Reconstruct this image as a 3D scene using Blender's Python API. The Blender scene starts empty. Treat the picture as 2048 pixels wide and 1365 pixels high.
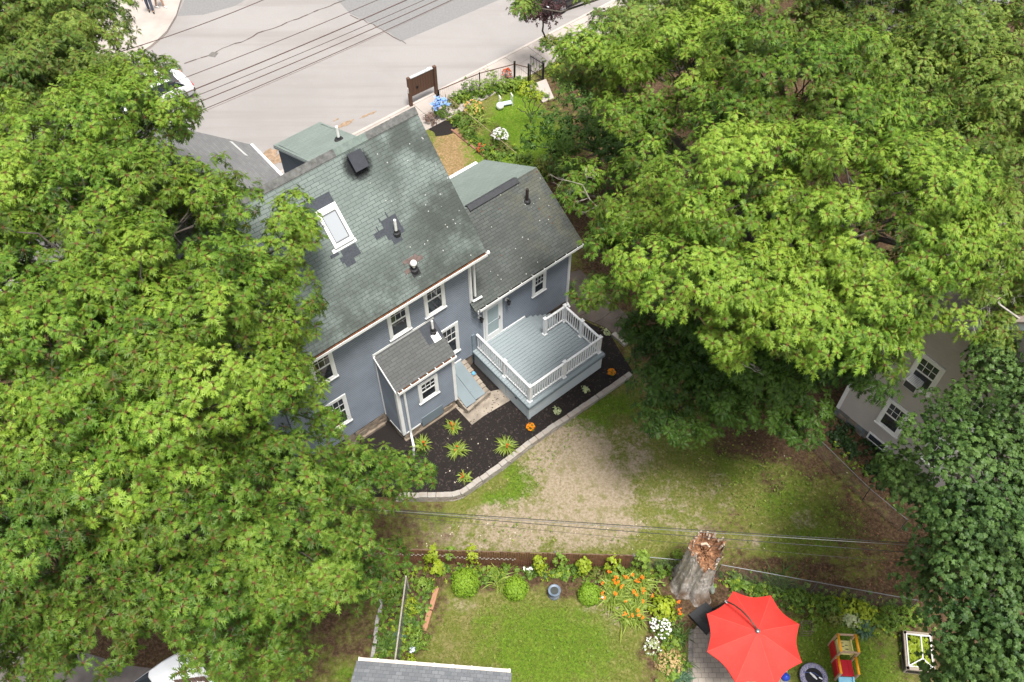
import bpy, bmesh, math, random
import numpy as np
from mathutils import Vector, Matrix
R_ = math.radians
scene = bpy.context.scene
COL = scene.collection

# ------------------------------------------------------------------ camera, sky, sun, exposure
CAM_H, CAM_F, CAM_PITCH, CAM_W, CAM_HH = 30.2, 1850.0, 53.6, 2048.0, 1365.0
cam_data = bpy.data.cameras.new('camera')
cam = bpy.data.objects.new('camera', cam_data)
COL.objects.link(cam)
cam.location = (0, 0, CAM_H)
cam.rotation_euler = (R_(90 - CAM_PITCH), 0, 0)
cam_data.sensor_width = 36.0
cam_data.lens = CAM_F / CAM_W * 36.0
cam_data.clip_start = 0.5
cam_data.clip_end = 1000
scene.camera = cam
scene.render.resolution_x, scene.render.resolution_y = 1024, 682

SUN_EL, SUN_AZ = 74.0, -62.0            # azimuth measured from +X towards +Y
world = bpy.data.worlds.new('World'); scene.world = world
world.use_nodes = True
wn = world.node_tree.nodes; wl = world.node_tree.links
wn.clear()
wo = wn.new('ShaderNodeOutputWorld'); bg = wn.new('ShaderNodeBackground')
sky = wn.new('ShaderNodeTexSky'); sky.sky_type = 'NISHITA'; sky.sun_disc = False
sky.sun_elevation = R_(SUN_EL); sky.sun_rotation = R_(90 - SUN_AZ)
sky.air_density = 1.0; sky.dust_density = 4.0; sky.ozone_density = 1.0
hs = wn.new('ShaderNodeHueSaturation'); hs.inputs['Saturation'].default_value = 0.28
wl.new(sky.outputs[0], hs.inputs['Color']); wl.new(hs.outputs[0], bg.inputs[0])
bg.inputs[1].default_value = 0.115
wl.new(bg.outputs[0], wo.inputs[0])
sun_d = bpy.data.lights.new('sun', 'SUN'); sun = bpy.data.objects.new('sun', sun_d)
COL.objects.link(sun)
sun_d.energy = 3.0; sun_d.angle = R_(14); sun_d.color = (1.0, 0.965, 0.91)
_sd = Vector((math.cos(R_(SUN_EL)) * math.cos(R_(SUN_AZ)), math.cos(R_(SUN_EL)) * math.sin(R_(SUN_AZ)), math.sin(R_(SUN_EL))))
sun.rotation_euler = _sd.to_track_quat('Z', 'Y').to_euler()
sun.location = _sd * 60
scene.view_settings.view_transform = 'Standard'
scene.view_settings.look = 'None'
scene.view_settings.gamma = 1.0
scene.view_settings.use_curve_mapping = False
scene.view_settings.exposure = 0.9
scene.cycles.max_bounces = 6
scene.cycles.diffuse_bounces = 3
scene.cycles.transmission_bounces = 4
scene.cycles.transparent_max_bounces = 4
scene.cycles.use_adaptive_sampling = True

# ------------------------------------------------------------------ measured frame
_cp, _sp = math.cos(R_(CAM_PITCH)), math.sin(R_(CAM_PITCH))
FW, RT, UP = Vector((0, _cp, -_sp)), Vector((1, 0, 0)), Vector((0, _sp, _cp))
YAW = R_(39.7)
UX = Vector((math.cos(YAW), math.sin(YAW), 0)); VX = Vector((-math.sin(YAW), math.cos(YAW), 0)); ZX = Vector((0, 0, 1))
def at(px, py, z=0.0):
    """surveyed point: where the sight line of a photo pixel meets the level z"""
    d = FW + RT * ((px - 1024) / CAM_F) - UP * ((py - 682.5) / CAM_F)
    return Vector((0, 0, CAM_H)) + d * ((z - CAM_H) / d.z)
def H(u, v, z): return UX * u + VX * v + ZX * z           # the street's own grid: u along it, v across it
def uv_of(p): return p.x * UX.x + p.y * UX.y, p.x * VX.x + p.y * VX.y
def sstep(x, a, b):
    t = min(1, max(0, (x - a) / (b - a))); return t * t * (3 - 2 * t)
def gz(p):
    u, v = uv_of(p)
    t = sstep(u, 9, 17) * sstep(v, 7, 11) * (1 - sstep(v, 22, 27))
    return -0.3 + 0.18 * t - 0.25 * sstep(v, 31.9, 32.0)
def gp(px, py, dz=0.0):
    z = -0.3
    for _ in range(4): p = at(px, py, z); z = gz(p)
    p.z = z + dz
    return p

# ------------------------------------------------------------------ objects and meshes
def sRGB(r, g, b):
    f = lambda c: (c / 12.92 if c <= 0.04045 else ((c + 0.055) / 1.055) ** 2.4)
    return (f(r / 255), f(g / 255), f(b / 255))
def props(o, label=None, cat=None, group=None, kind=None):
    if label: o['label'] = label
    if cat: o['category'] = cat
    if group: o['group'] = group
    if kind: o['kind'] = kind
    return o
_BASE = {}
def thing(name, loc, label, cat, group=None):
    o = bpy.data.objects.new(name, None); COL.objects.link(o)
    o.location = loc; o.empty_display_size = 0.2
    _BASE[o.name] = Vector(loc)
    return props(o, label, cat, group)
class MB:
    def __init__(s): s.v = []; s.f = []; s.uv = []; s.mi = []; s.cur = 0
    def poly(s, pts, uv=None):
        i = len(s.v); s.v.extend(Vector(p) for p in pts); s.f.append(list(range(i, i + len(pts))))
        s.uv.append(uv if uv else [(0, 0)] * len(pts)); s.mi.append(s.cur)
    def quad(s, a, b, c, d, uv=None): s.poly((a, b, c, d), uv)
    def obox(s, o, ax, ay, az):
        o, ax, ay, az = Vector(o), Vector(ax), Vector(ay), Vector(az)
        if ax.cross(ay).dot(az) < 0: o = o + ax; ax = -ax
        c = [o, o + ax, o + ax + ay, o + ay]; t = [p + az for p in c]
        lx, ly, lz = ax.length, ay.length, az.length
        s.quad(c[3], c[2], c[1], c[0], [(0, ly), (lx, ly), (lx, 0), (0, 0)])
        s.quad(*t, [(0, 0), (lx, 0), (lx, ly), (0, ly)])
        for k in range(4):
            l = lx if k % 2 == 0 else ly
            s.quad(c[k], c[(k + 1) % 4], t[(k + 1) % 4], t[k], [(0, 0), (l, 0), (l, lz), (0, lz)])
    def hbox(s, u0, u1, v0, v1, z0, z1): s.obox(H(u0, v0, z0), UX * (u1 - u0), VX * (v1 - v0), ZX * (z1 - z0))
    def cbox(s, c, ax, sx, sy, sz):      # upright box centred on c in plan, long axis ax
        ax = Vector((ax[0], ax[1], 0)).normalized(); ay = Vector((-ax.y, ax.x, 0))
        s.obox(Vector(c) - ax * sx / 2 - ay * sy / 2, ax * sx, ay * sy, ZX * sz)
    def beam(s, a, b, w, h, up=ZX):      # square bar from a to b
        a, b = Vector(a), Vector(b); d = (b - a); x = d.normalized()
        y = up.cross(x)
        if y.length < 1e-4: y = Vector((1, 0, 0)).cross(x)
        y.normalize(); z = x.cross(y)
        s.obox(a - y * w / 2 - z * h / 2, d, y * w, z * h)
    def tube(s, pts, rad, n=8, cap=True):
        pts = [Vector(p) for p in pts]
        if not hasattr(rad, '__len__'): rad = [rad] * len(pts)
        i0 = len(s.v); up = Vector((0.13, 0.21, 1)).normalized()
        for k, p in enumerate(pts):
            d = (pts[min(k + 1, len(pts) - 1)] - pts[max(k - 1, 0)]).normalized()
            x = up.cross(d)
            if x.length < 1e-3: x = Vector((1, 0, 0)).cross(d)
            x.normalize(); y = d.cross(x)
            for j in range(n):
                a = 2 * math.pi * j / n
                s.v.append(p + (x * math.cos(a) + y * math.sin(a)) * rad[k])
        for k in range(len(pts) - 1):
            for j in range(n):
                a = i0 + k * n + j; b = i0 + k * n + (j + 1) % n
                s.f.append([a, b, b + n, a + n]); s.uv.append([(j / n, k), ((j + 1) / n, k), ((j + 1) / n, k + 1), (j / n, k + 1)]); s.mi.append(s.cur)
        if cap:
            s.f.append([i0 + j for j in range(n)][::-1]); s.uv.append([(0, 0)] * n); s.mi.append(s.cur)
            e = i0 + (len(pts) - 1) * n
            s.f.append([e + j for j in range(n)]); s.uv.append([(0, 0)] * n); s.mi.append(s.cur)
    def lathe(s, c, prof, n=20, sx=1, sy=1):    # prof: (radius, z) from bottom to top
        c = Vector(c); i0 = len(s.v)
        for r, z in prof:
            for j in range(n):
                a = 2 * math.pi * j / n
                s.v.append(c + Vector((math.cos(a) * r * sx, math.sin(a) * r * sy, z)))
        for k in range(len(prof) - 1):
            for j in range(n):
                a = i0 + k * n + j; b = i0 + k * n + (j + 1) % n
                s.f.append([a, b, b + n, a + n]); s.uv.append([(0, 0)] * 4); s.mi.append(s.cur)
        s.f.append([i0 + j for j in range(n)][::-1]); s.uv.append([(0, 0)] * n); s.mi.append(s.cur)
        e = i0 + (len(prof) - 1) * n
        s.f.append([e + j for j in range(n)]); s.uv.append([(0, 0)] * n); s.mi.append(s.cur)
    def prism(s, pts, z0, z1):           # outline (counter-clockwise) between two levels
        a = [Vector((p[0], p[1], z0)) for p in pts]; b = [Vector((p[0], p[1], z1)) for p in pts]
        area = sum(a[i].x * a[(i + 1) % len(a)].y - a[(i + 1) % len(a)].x * a[i].y for i in range(len(a)))
        if area < 0: a.reverse(); b.reverse()
        uvs = [(p.x, p.y) for p in b]
        s.poly(b, uvs); s.poly(a[::-1])
        for i in range(len(a)):
            j = (i + 1) % len(a); l = (a[j] - a[i]).length
            s.quad(a[i], a[j], b[j], b[i], [(0, 0), (l, 0), (l, z1 - z0), (0, z1 - z0)])
    def build(s, name, mats, parent=None, smooth=False, loc=None, bevel=0.0):
        if parent is not None: base = _BASE[parent.name]
        elif loc is not None: base = Vector(loc)
        else:
            xs = [p.x for p in s.v]; ys = [p.y for p in s.v]; zs = [p.z for p in s.v]
            base = Vector(((min(xs) + max(xs)) / 2, (min(ys) + max(ys)) / 2, min(zs)))
        me = bpy.data.meshes.new(name)
        me.from_pydata([p - base for p in s.v], [], s.f)
        ul = me.uv_layers.new(name='UVMap')
        flat = [c for f in s.uv for q in f for c in q]
        if len(flat) == len(me.loops) * 2: ul.data.foreach_set('uv', flat)
        if not isinstance(mats, (list, tuple)): mats = [mats]
        for m in mats: me.materials.append(m)
        if len(mats) > 1: me.polygons.foreach_set('material_index', s.mi)
        if smooth: me.polygons.foreach_set('use_smooth', [True] * len(me.polygons))
        me.update()
        o = bpy.data.objects.new(name, me); COL.objects.link(o)
        if parent is not None: o.parent = parent
        else: o.location = base
        _BASE[o.name] = base
        if bevel > 0:
            b = o.modifiers.new('bevel', 'BEVEL'); b.width = bevel; b.segments = 2; b.limit_method = 'ANGLE'
        return o
def copy_thing(o, loc, label=None, rotz=None):
    c = o.copy(); COL.objects.link(c); c.location = loc
    if label: c['label'] = label
    if rotz is not None: c.rotation_euler = (0, 0, rotz)
    _BASE[c.name] = Vector(loc)
    for ch in o.children:
        d = ch.copy(); COL.objects.link(d); d.parent = c
        for g in ch.children:
            e = g.copy(); COL.objects.link(e); e.parent = d
    return c
def np_mesh(name, V, T, mat, parent=None, loc=(0, 0, 0), colors=None, smooth=False):
    base = _BASE[parent.name] if parent is not None else Vector(loc)
    V = (V - np.array(base, dtype=np.float64)).astype(np.float32)
    me = bpy.data.meshes.new(name)
    me.vertices.add(len(V)); me.vertices.foreach_set('co', V.ravel())
    me.loops.add(T.size); me.loops.foreach_set('vertex_index', T.astype(np.int32).ravel())
    k = T.shape[1]
    me.polygons.add(len(T)); me.polygons.foreach_set('loop_start', np.arange(0, T.size, k, dtype=np.int32))
    if colors is not None:
        ca = me.color_attributes.new('tint', 'FLOAT_COLOR', 'POINT')
        ca.data.foreach_set('color', colors.astype(np.float32).ravel())
    me.materials.append(mat)
    me.update(calc_edges=True); me.validate()
    if smooth: me.polygons.foreach_set('use_smooth', [True] * len(me.polygons))
    o = bpy.data.objects.new(name, me); COL.objects.link(o)
    if parent is not None: o.parent = parent
    else: o.location = base
    _BASE[o.name] = base
    return o

# ------------------------------------------------------------------ materials
class NT:
    def __init__(s, name):
        s.m = bpy.data.materials.new(name); s.m.use_nodes = True
        s.n = s.m.node_tree.nodes; s.l = s.m.node_tree.links; s.n.clear()
        s.out = s.n.new('ShaderNodeOutputMaterial'); s.p = s.n.new('ShaderNodeBsdfPrincipled')
        s.l.new(s.p.outputs[0], s.out.inputs[0])
        s.p.inputs['Specular IOR Level'].default_value = 0.3
    def node(s, t, **kw):
        n = s.n.new(t)
        for k, v in kw.items(): setattr(n, k, v)
        return n
    def link(s, a, b): s.l.new(a, b)
    def coord(s, which='Object'):
        return s.node('ShaderNodeTexCoord').outputs[which]
    def noise(s, vec, scale, detail=4, rough=0.6):
        n = s.node('ShaderNodeTexNoise'); n.inputs['Scale'].default_value = scale
        n.inputs['Detail'].default_value = detail; n.inputs['Roughness'].default_value = rough
        s.link(vec, n.inputs['Vector']); return n.outputs['Fac']
    def ramp(s, fac, stops):
        r = s.node('ShaderNodeValToRGB'); e = r.color_ramp.elements
        while len(e) < len(stops): e.new(0.5)
        for k, (p, c) in enumerate(stops):
            e[k].position = p; e[k].color = tuple(c) + (1,) if hasattr(c, '__len__') else (c, c, c, 1)
        s.link(fac, r.inputs[0]); return r.outputs[0]
    def mix(s, fac, a, b, mode='MIX'):
        m = s.node('ShaderNodeMix', data_type='RGBA', blend_type=mode)
        for k, v in ((0, fac), (6, a), (7, b)):
            if hasattr(v, 'is_linked'): s.link(v, m.inputs[k])
            elif k == 0: m.inputs[k].default_value = v
            else: m.inputs[k].default_value = tuple(v) + (1,)
        return m.outputs[2]
    def math(s, op, a, b=0.0, clamp=False):
        m = s.node('ShaderNodeMath', operation=op, use_clamp=clamp)
        for k, v in ((0, a), (1, b)):
            if hasattr(v, 'is_linked'): s.link(v, m.inputs[k])
            else: m.inputs[k].default_value = v
        return m.outputs[0]
    def maprange(s, v, a, b, c=0.0, d=1.0):
        m = s.node('ShaderNodeMapRange', interpolation_type='SMOOTHSTEP'); s.link(v, m.inputs[0])
        for k, x in zip((1, 2, 3, 4), (a, b, c, d)): m.inputs[k].default_value = x
        return m.outputs[0]
    def bump(s, h, strength=0.3, dist=0.02):
        b = s.node('ShaderNodeBump'); b.inputs['Strength'].default_value = strength; b.inputs['Distance'].default_value = dist
        s.link(h, b.inputs['Height']); s.link(b.outputs[0], s.p.inputs['Normal'])
    def base(s, c):
        if hasattr(c, 'is_linked'): s.link(c, s.p.inputs['Base Color'])
        else: s.p.inputs['Base Color'].default_value = tuple(c) + (1,)
    def rough(s, r): s.p.inputs['Roughness'].default_value = r
def M(name, col, rough=0.7, var=0.18, scale=6.0, bump=0.0, bscale=40.0, metal=0.0, spec=0.3, col2=None):
    t = NT(name); c = t.coord()
    n = t.noise(c, scale, 5)
    a = tuple(x * (1 - var) for x in col); b = tuple(min(0.95, x * (1 + var)) for x in (col2 or col))
    t.base(t.ramp(n, [(0.3, a), (0.7, b)])); t.rough(rough)
    t.p.inputs['Metallic'].default_value = metal; t.p.inputs['Specular IOR Level'].default_value = spec
    if bump > 0: t.bump(t.noise(c, bscale, 3), bump, 0.02)
    return t.m
def shingle(name, c1, c2, mortar, w=0.30, h=0.12, stain=None, lichen=0.0, mode=None):
    t = NT(name); uv = t.coord('UV')
    br = t.node('ShaderNodeTexBrick'); br.offset = 0.5
    br.inputs['Scale'].default_value = 1; br.inputs['Mortar Size'].default_value = 0.0085
    br.inputs['Mortar Smooth'].default_value = 0.3; br.inputs['Brick Width'].default_value = w; br.inputs['Row Height'].default_value = h
    br.inputs['Color1'].default_value = tuple(c1) + (1,); br.inputs['Color2'].default_value = tuple(c2) + (1,)
    br.inputs['Mortar'].default_value = tuple(mortar) + (1,); br.inputs['Bias'].default_value = 0.0
    wob = t.noise(uv, 2.2, 2); 
    mp = t.node('ShaderNodeVectorMath', operation='ADD'); cmb = t.node('ShaderNodeCombineXYZ')
    t.link(t.math('MULTIPLY', t.math('SUBTRACT', wob, 0.5), 0.05), cmb.inputs[0]); t.link(t.math('MULTIPLY', t.math('SUBTRACT', wob, 0.5), 0.03), cmb.inputs[1])
    t.link(uv, mp.inputs[0]); t.link(cmb.outputs[0], mp.inputs[1]); t.link(mp.outputs[0], br.inputs['Vector'])
    col = br.outputs['Color']
    big = t.noise(uv, 0.9, 6, 0.65)
    col = t.mix(t.maprange(big, 0.3, 0.75, 0.0, 0.5), col, tuple(x * 0.62 for x in c1))
    gr = t.noise(uv, 70, 2)
    col = t.mix(t.maprange(gr, 0.3, 0.7, 0.0, 0.3), col, tuple(min(1, x * 1.5) for x in c2))
    sx = t.node('ShaderNodeSeparateXYZ'); t.link(uv, sx.inputs[0])
    if stain and not mode:
        n0 = t.noise(uv, 1.1, 6, .7); low = t.math('MULTIPLY', t.maprange(sx.outputs[1], 3.4, .2), t.maprange(n0, .3, .62)); col = t.mix(t.math('MULTIPLY', low, .8), col, stain[3])
    if stain:
        u0, u1, amt, sc = stain
        msk = t.maprange(sx.outputs[0], u0, u1)
        n2 = t.maprange(t.noise(uv, 0.8, 5, 0.6), 0.35, 0.6)
        f = t.math('MULTIPLY', t.math('MULTIPLY', msk, n2), amt)
        col = t.mix(f, col, sc)
        if lichen:
            vo = t.node('ShaderNodeTexVoronoi'); vo.inputs['Scale'].default_value = 6.0; t.link(uv, vo.inputs['Vector'])
            sp = t.math('LESS_THAN', vo.outputs['Distance'], 0.13)
            sep = t.node('ShaderNodeSeparateColor'); t.link(vo.outputs['Color'], sep.inputs[0])
            on = t.math('LESS_THAN', sep.outputs[0], lichen)
            col = t.mix(t.math('MULTIPLY', t.math('MULTIPLY', sp, on), t.maprange(sx.outputs[0], u0 - 0.2, u0 + 1.2)), col, (0.40, 0.395, 0.36))
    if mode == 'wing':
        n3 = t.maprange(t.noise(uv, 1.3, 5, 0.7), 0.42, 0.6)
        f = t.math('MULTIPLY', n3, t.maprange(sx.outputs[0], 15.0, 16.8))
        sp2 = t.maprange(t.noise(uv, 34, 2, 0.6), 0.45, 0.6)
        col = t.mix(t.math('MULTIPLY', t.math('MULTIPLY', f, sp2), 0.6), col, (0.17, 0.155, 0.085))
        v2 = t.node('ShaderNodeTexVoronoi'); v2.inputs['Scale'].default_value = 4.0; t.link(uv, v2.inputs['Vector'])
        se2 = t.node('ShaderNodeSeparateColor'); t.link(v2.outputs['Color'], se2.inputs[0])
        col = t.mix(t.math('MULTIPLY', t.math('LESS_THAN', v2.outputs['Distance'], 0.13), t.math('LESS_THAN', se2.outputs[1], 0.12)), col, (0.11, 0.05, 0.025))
    t.base(col); t.rough(0.92)
    t.bump(t.math('ADD', t.math('MULTIPLY', br.outputs['Fac'], -1.0), t.math('MULTIPLY', gr, 0.25)), 0.55, 0.012)
    return t.m
def wood(name, c1, c2, sx=1.0, sy=14.0, rough=0.75, which='UV'):
    t = NT(name); uv = t.coord(which)
    mp = t.node('ShaderNodeMapping'); mp.inputs['Scale'].default_value = (sx, sy, sy); t.link(uv, mp.inputs[0])
    n = t.noise(mp.outputs[0], 3.0, 5, 0.65)
    t.base(t.ramp(n, [(0.3, c1), (0.7, c2)])); t.rough(rough)
    t.bump(n, 0.2, 0.01)
    return t.m
def glass_mat(name, col=(0.012, 0.015, 0.018), rough=0.04):
    t = NT(name); c = t.coord()
    n = t.noise(c, 1.6, 4)
    t.base(t.ramp(n, [(0.35, col), (0.7, tuple(x * 4 + 0.01 for x in col))])); t.rough(rough)
    t.p.inputs['Specular IOR Level'].default_value = 0.6
    return t.m
def leaf_mat(name, dark, light, mid=None, stem=(0.17, 0.06, 0.032), trans=0.2, rough=0.5, yellow=None):
    """tint.r picks the shade of a leaf, tint.g marks the reddish stalk and twig end"""
    t = NT(name)
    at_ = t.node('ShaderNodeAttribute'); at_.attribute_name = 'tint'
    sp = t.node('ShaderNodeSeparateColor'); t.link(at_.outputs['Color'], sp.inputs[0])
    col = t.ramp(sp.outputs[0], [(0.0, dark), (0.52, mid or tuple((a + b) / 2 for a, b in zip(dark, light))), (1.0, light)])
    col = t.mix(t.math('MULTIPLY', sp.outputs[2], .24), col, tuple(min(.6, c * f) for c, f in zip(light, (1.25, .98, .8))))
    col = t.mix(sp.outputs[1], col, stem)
    t.base(col); t.rough(rough); t.p.inputs['Specular IOR Level'].default_value = 0.25
    tr = t.node('ShaderNodeBsdfTranslucent')
    hv = t.node('ShaderNodeHueSaturation'); hv.inputs['Hue'].default_value = 0.495; hv.inputs['Value'].default_value = 1.15
    t.link(col, hv.inputs['Color']); t.link(hv.outputs[0], tr.inputs[0])
    mx = t.node('ShaderNodeMixShader'); mx.inputs[0].default_value = trans
    t.link(t.p.outputs[0], mx.inputs[1]); t.link(tr.outputs[0], mx.inputs[2]); t.link(mx.outputs[0], t.out.inputs[0])
    return t.m
WHITE = M('white_paint', (0.76, 0.76, 0.745), 0.5, 0.09, 2.2)
GUTTER_DIRT = M('gutter_leaf_litter', (0.13, 0.055, 0.025), 0.9, 0.45, 14.0, 0.4)
DARKMETAL = M('black_metal', (0.012, 0.012, 0.013), 0.45, 0.1)
GREYMETAL = M('galvanised_steel', (0.19, 0.195, 0.20), 0.4, 0.15, 5.0, metal=0.6)
BARK = M('oak_bark', (0.085, 0.072, 0.06), 0.95, 0.4, 9.0, 0.6, 25)
DEADBARK = M('bleached_dead_wood', (0.38, 0.35, 0.315), 0.9, 0.2, 9.0, 0.4, 30)
GLASS = glass_mat('window_glass')
STONE = M('rubble_stone', (0.23, 0.185, 0.14), 0.95, 0.4, 3.2, 0.7, 9)
CONCRETE = M('weathered_concrete', (0.27, 0.23, 0.185), 0.95, 0.35, 2.5, 0.3, 30)
# ================================================================== THE SETTING
def ground_sheet():
    def axis(lo, hi, a, b, st):
        return np.concatenate([np.linspace(lo, a, 12)[:-1], np.arange(a, b, st), np.linspace(b, hi, 12)])
    xs = axis(-220, 220, -34, 40, 0.25); ys = axis(-160, 320, 0, 50, 0.25)
    X, Y = np.meshgrid(xs, ys)
    U = X * UX.x + Y * UX.y; Vv = X * VX.x + Y * VX.y
    ss = lambda x, a, b: (lambda t: t * t * (3 - 2 * t))(np.clip((x - a) / (b - a), 0, 1))
    Z = -0.3 + 0.18 * ss(U, 9, 17) * ss(Vv, 7, 11) * (1 - ss(Vv, 22, 27)) - 0.25 * ss(Vv, 31.1, 31.5)
    rs = np.random.RandomState(3)
    C = np.zeros(X.shape + (4,)); C[..., 3] = 1
    # (pixel, half sizes in metres, channel, strength): where the turf is worn, lush or bare
    blobs = [
        # tan worn soil in the back yard
        (1150, 940, 1.6, 1.7, 0, 1.0), (1200, 985, 1.3, 1.2, 0, .8), (1060, 1045, 2.0, .8, 0, .8), (1180, 1050, 1.8, .7, 0, .85), (930, 1070, 1.6, .45, 0, .42),
        (1060, 1088, 3.0, .3, 0, .6), (1260, 920, .9, 1.1, 0, .5), (1300, 760, .8, .7, 0, .4), (840, 1050, .6, .3, 0, .36), (1400, 1045, .9, .6, 0, .35), (1330, 985, 1.2, .8, 0, .25),
        (1080, 950, .5, .4, 0, .5), (1000, 1020, .6, .35, 0, .5),
        # lush strips
        (1225, 815, .9, .45, 1, .8), (1170, 855, .8, .45, 1, .9), (1110, 905, .45, .5, 1, .95), (1050, 965, .5, .55, 1, .9), (1005, 1000, .7, .4, 1, .8), (1020, 940, .4, .4, 1, .6),
        (1480, 930, .9, .9, 1, .42), (1570, 1010, .9, .7, 1, .45), (1650, 1075, 1.3, .6, 1, .55), (1700, 1050, .7, .6, 1, .55), (1570, 1095, .9, .4, 1, .42), (1340, 830, .8, .5, 1, .45), (1390, 1055, .9, .5, 0, .42), (1330, 1000, .9, .8, 0, .36), (1440, 990, .5, .9, 0, .34), (1470, 1085, .9, .3, 0, .3), (1300, 880, .7, .7, 0, .3), (1540, 960, .5, .5, 2, .4), (1610, 1040, .5, .4, 0, .3), (1660, 1020, .6, .4, 1, .5), (1600, 960, .5, .4, 1, .45), (1420, 900, .6, .4, 1, .45), (1450, 830, 1, .8, 1, .4), (870, 1040, .5, .3, 1, .5),
        # bare brown earth, and dark ground painted in for the oaks' canopy shade
        (1725, 985, .7, 1.3, 2, .7), (1780, 1060, .9, 1.2, 2, .8), (1560, 885, 2.4, .8, 2, .9), (1500, 850, 1.8, 1.0, 2, .8), (1650, 920, 1.5, .9, 2, .8), (1830, 1150, 1.6, 1.0, 2, .8),
        (1560, 1135, 2.6, .35, 2, .75), (1420, 1110, 1.2, .5, 2, .55), (1700, 1180, 2.4, .4, 2, .9), (1290, 640, 1.2, .8, 2, .8), (1210, 540, 1.2, 1.6, 2, .8), (1260, 590, 1, 1, 2, .7), (1450, 1050, .8, .6, 2, .4),
        (1000, 1150, 5.2, .45, 2, .8), (1230, 1165, 1.6, .6, 2, .85), (1330, 1230, .8, 1.4, 2, .85), (1420, 1190, 1.4, .8, 2, .9), (1600, 1200, 2.6, .6, 2, .7), (1150, 1185, 1.0, .3, 2, .7), (855, 1190, .6, 1.2, 2, .75), (800, 1250, .7, 2.0, 2, .75), (1230, 1215, 1.0, .25, 0, .4),
        (680, 1270, .9, 1.0, 2, .55), (640, 1220, 1, 1, 2, .8), (300, 900, 9, 12, 2, .9), (300, 1250, 5, 3, 2, .9), (1500, 600, 6, 5, 2, .9), (1700, 750, 5, 4, 2, .9), (1950, 1100, 4, 5, 2, .9), (1450, 250, 6, 6, 2, 1), (1700, 300, 6, 7, 2, 1), (1900, 200, 6, 7, 2, 1), (1300, 150, 5, 5, 2, 1), (1600, 60, 9, 6, 2, 1), (1900, 60, 8, 6, 2, 1), (1200, 400, 3, 3, 2, .9), (1750, 930, .8, 1.5, 2, 1),
        # lower yard lawn
        (1090, 1290, 1.9, 1.2, 1, .85), (1010, 1250, .9, .6, 1, .55), (1180, 1320, 1.2, .8, 1, .6), (690, 1350, .4, .3, 1, .9), (1300, 1330, .4, .9, 2, .5), (910, 1210, .7, .3, 0, .25), (1240, 1250, .6, .5, 0, .22),
        (1700, 1310, 1.6, 1.2, 1, .85), (1620, 1290, 1.3, 1.0, 1, .65), (1560, 1210, 1.4, .5, 1, .4),
        # front garden
        (1030, 240, 1.2, 1.5, 1, 1), (1060, 210, 1.2, 1.6, 1, .9), (1000, 300, 1.5, 1.6, 1, .8), (1080, 290, 1.4, 2.2, 1, .8), (1100, 340, 1.4, 1.5, 1, .5), (930, 300, 1.0, 1.7, 3, 1), (900, 320, .9, 1.6, 3, .9), (965, 330, .5, 1.0, 3, .8),
        (990, 290, .35, 1.4, 2, .6), (940, 235, .5, 1.2, 2, .7),
    ]
    A = [np.zeros(X.shape) for _ in range(4)]
    for px, py, rx, ry, ch, st in blobs:
        p = at(px, py, -0.3)
        d = ((X - p.x) / (rx * 1.25)) ** 2 + ((Y - p.y) / (ry * 1.25)) ** 2
        A[ch] = np.maximum(A[ch], st * np.clip(1.25 - d, 0, 1) ** 0.8)
    V = np.stack([X, Y, Z], -1).reshape(-1, 3)
    h, w = X.shape
    i = np.arange(h * w).reshape(h, w)
    Q = np.stack([i[:-1, :-1], i[:-1, 1:], i[1:, 1:], i[1:, :-1]], -1).reshape(-1, 4)
    col = np.stack([A[0], A[1], A[2], A[3]], -1).reshape(-1, 4)
    t = NT('turf_and_earth'); c = t.coord()
    a = t.node('ShaderNodeAttribute'); a.attribute_name = 'tint'
    s = t.node('ShaderNodeSeparateColor'); t.link(a.outputs['Color'], s.inputs[0])
    n1 = t.noise(c, 1.1, 7, 0.7); n2 = t.noise(c, 4.2, 5, 0.7); n3 = t.noise(c, 11.0, 6, 0.75); n4 = t.noise(c, 3.0, 6, 0.7)
    turf = t.ramp(n3, [(0.3, (0.060, 0.064, 0.013)), (0.48, (0.122, 0.130, 0.030)), (0.66, (0.24, 0.212, 0.09))])
    turf = t.mix(t.maprange(n4, 0.38, 0.66, 0, .7), turf, (0.095, 0.125, 0.018))
    turf = t.mix(t.maprange(n1, 0.5, 0.72, 0, .65), turf, (0.215, 0.165, 0.085))
    tan = t.ramp(n3, [(0.3, (0.16, 0.125, 0.060)), (0.5, (0.275, 0.222, 0.158)), (0.7, (0.35, 0.29, 0.215))])
    lush = t.ramp(n3, [(0.3, (0.035, 0.078, 0.006)), (0.5, (0.085, 0.155, 0.012)), (0.7, (0.165, 0.24, 0.03))])
    tan = t.mix(t.maprange(n4, .47, .66, 0, .75), tan, (0.155, 0.145, 0.055))
    lush = t.mix(t.maprange(n2, 0.45, 0.7, 0, .6), lush, (0.12, 0.15, 0.022))
    dirt = t.ramp(n3, [(0.3, (0.022, 0.014, 0.009)), (0.5, (0.070, 0.043, 0.025)), (0.7, (0.16, 0.105, 0.065))])
    red = t.ramp(n3, [(0.3, (0.11, 0.095, 0.025)), (0.5, (0.23, 0.155, 0.075)), (0.7, (0.38, 0.25, 0.145))])
    nn = t.math('ADD', t.math('MULTIPLY', t.math('SUBTRACT', n1, .5), 1.7), t.math('MULTIPLY', t.math('SUBTRACT', n2, .5), 1.9))
    nn = t.math('ADD', nn, t.math('MULTIPLY', t.math('SUBTRACT', n3, .5), 0.9))
    def msk(o): return t.maprange(t.math('ADD', o, t.math('MULTIPLY', nn, t.maprange(o, 0.0, 0.25))), 0.12, 0.80)
    k = t.mix(msk(a.outputs['Alpha']), turf, red)
    k = t.mix(msk(s.outputs[1]), k, lush); k = t.mix(msk(s.outputs[0]), k, tan); k = t.mix(msk(s.outputs[2]), k, dirt)
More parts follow.
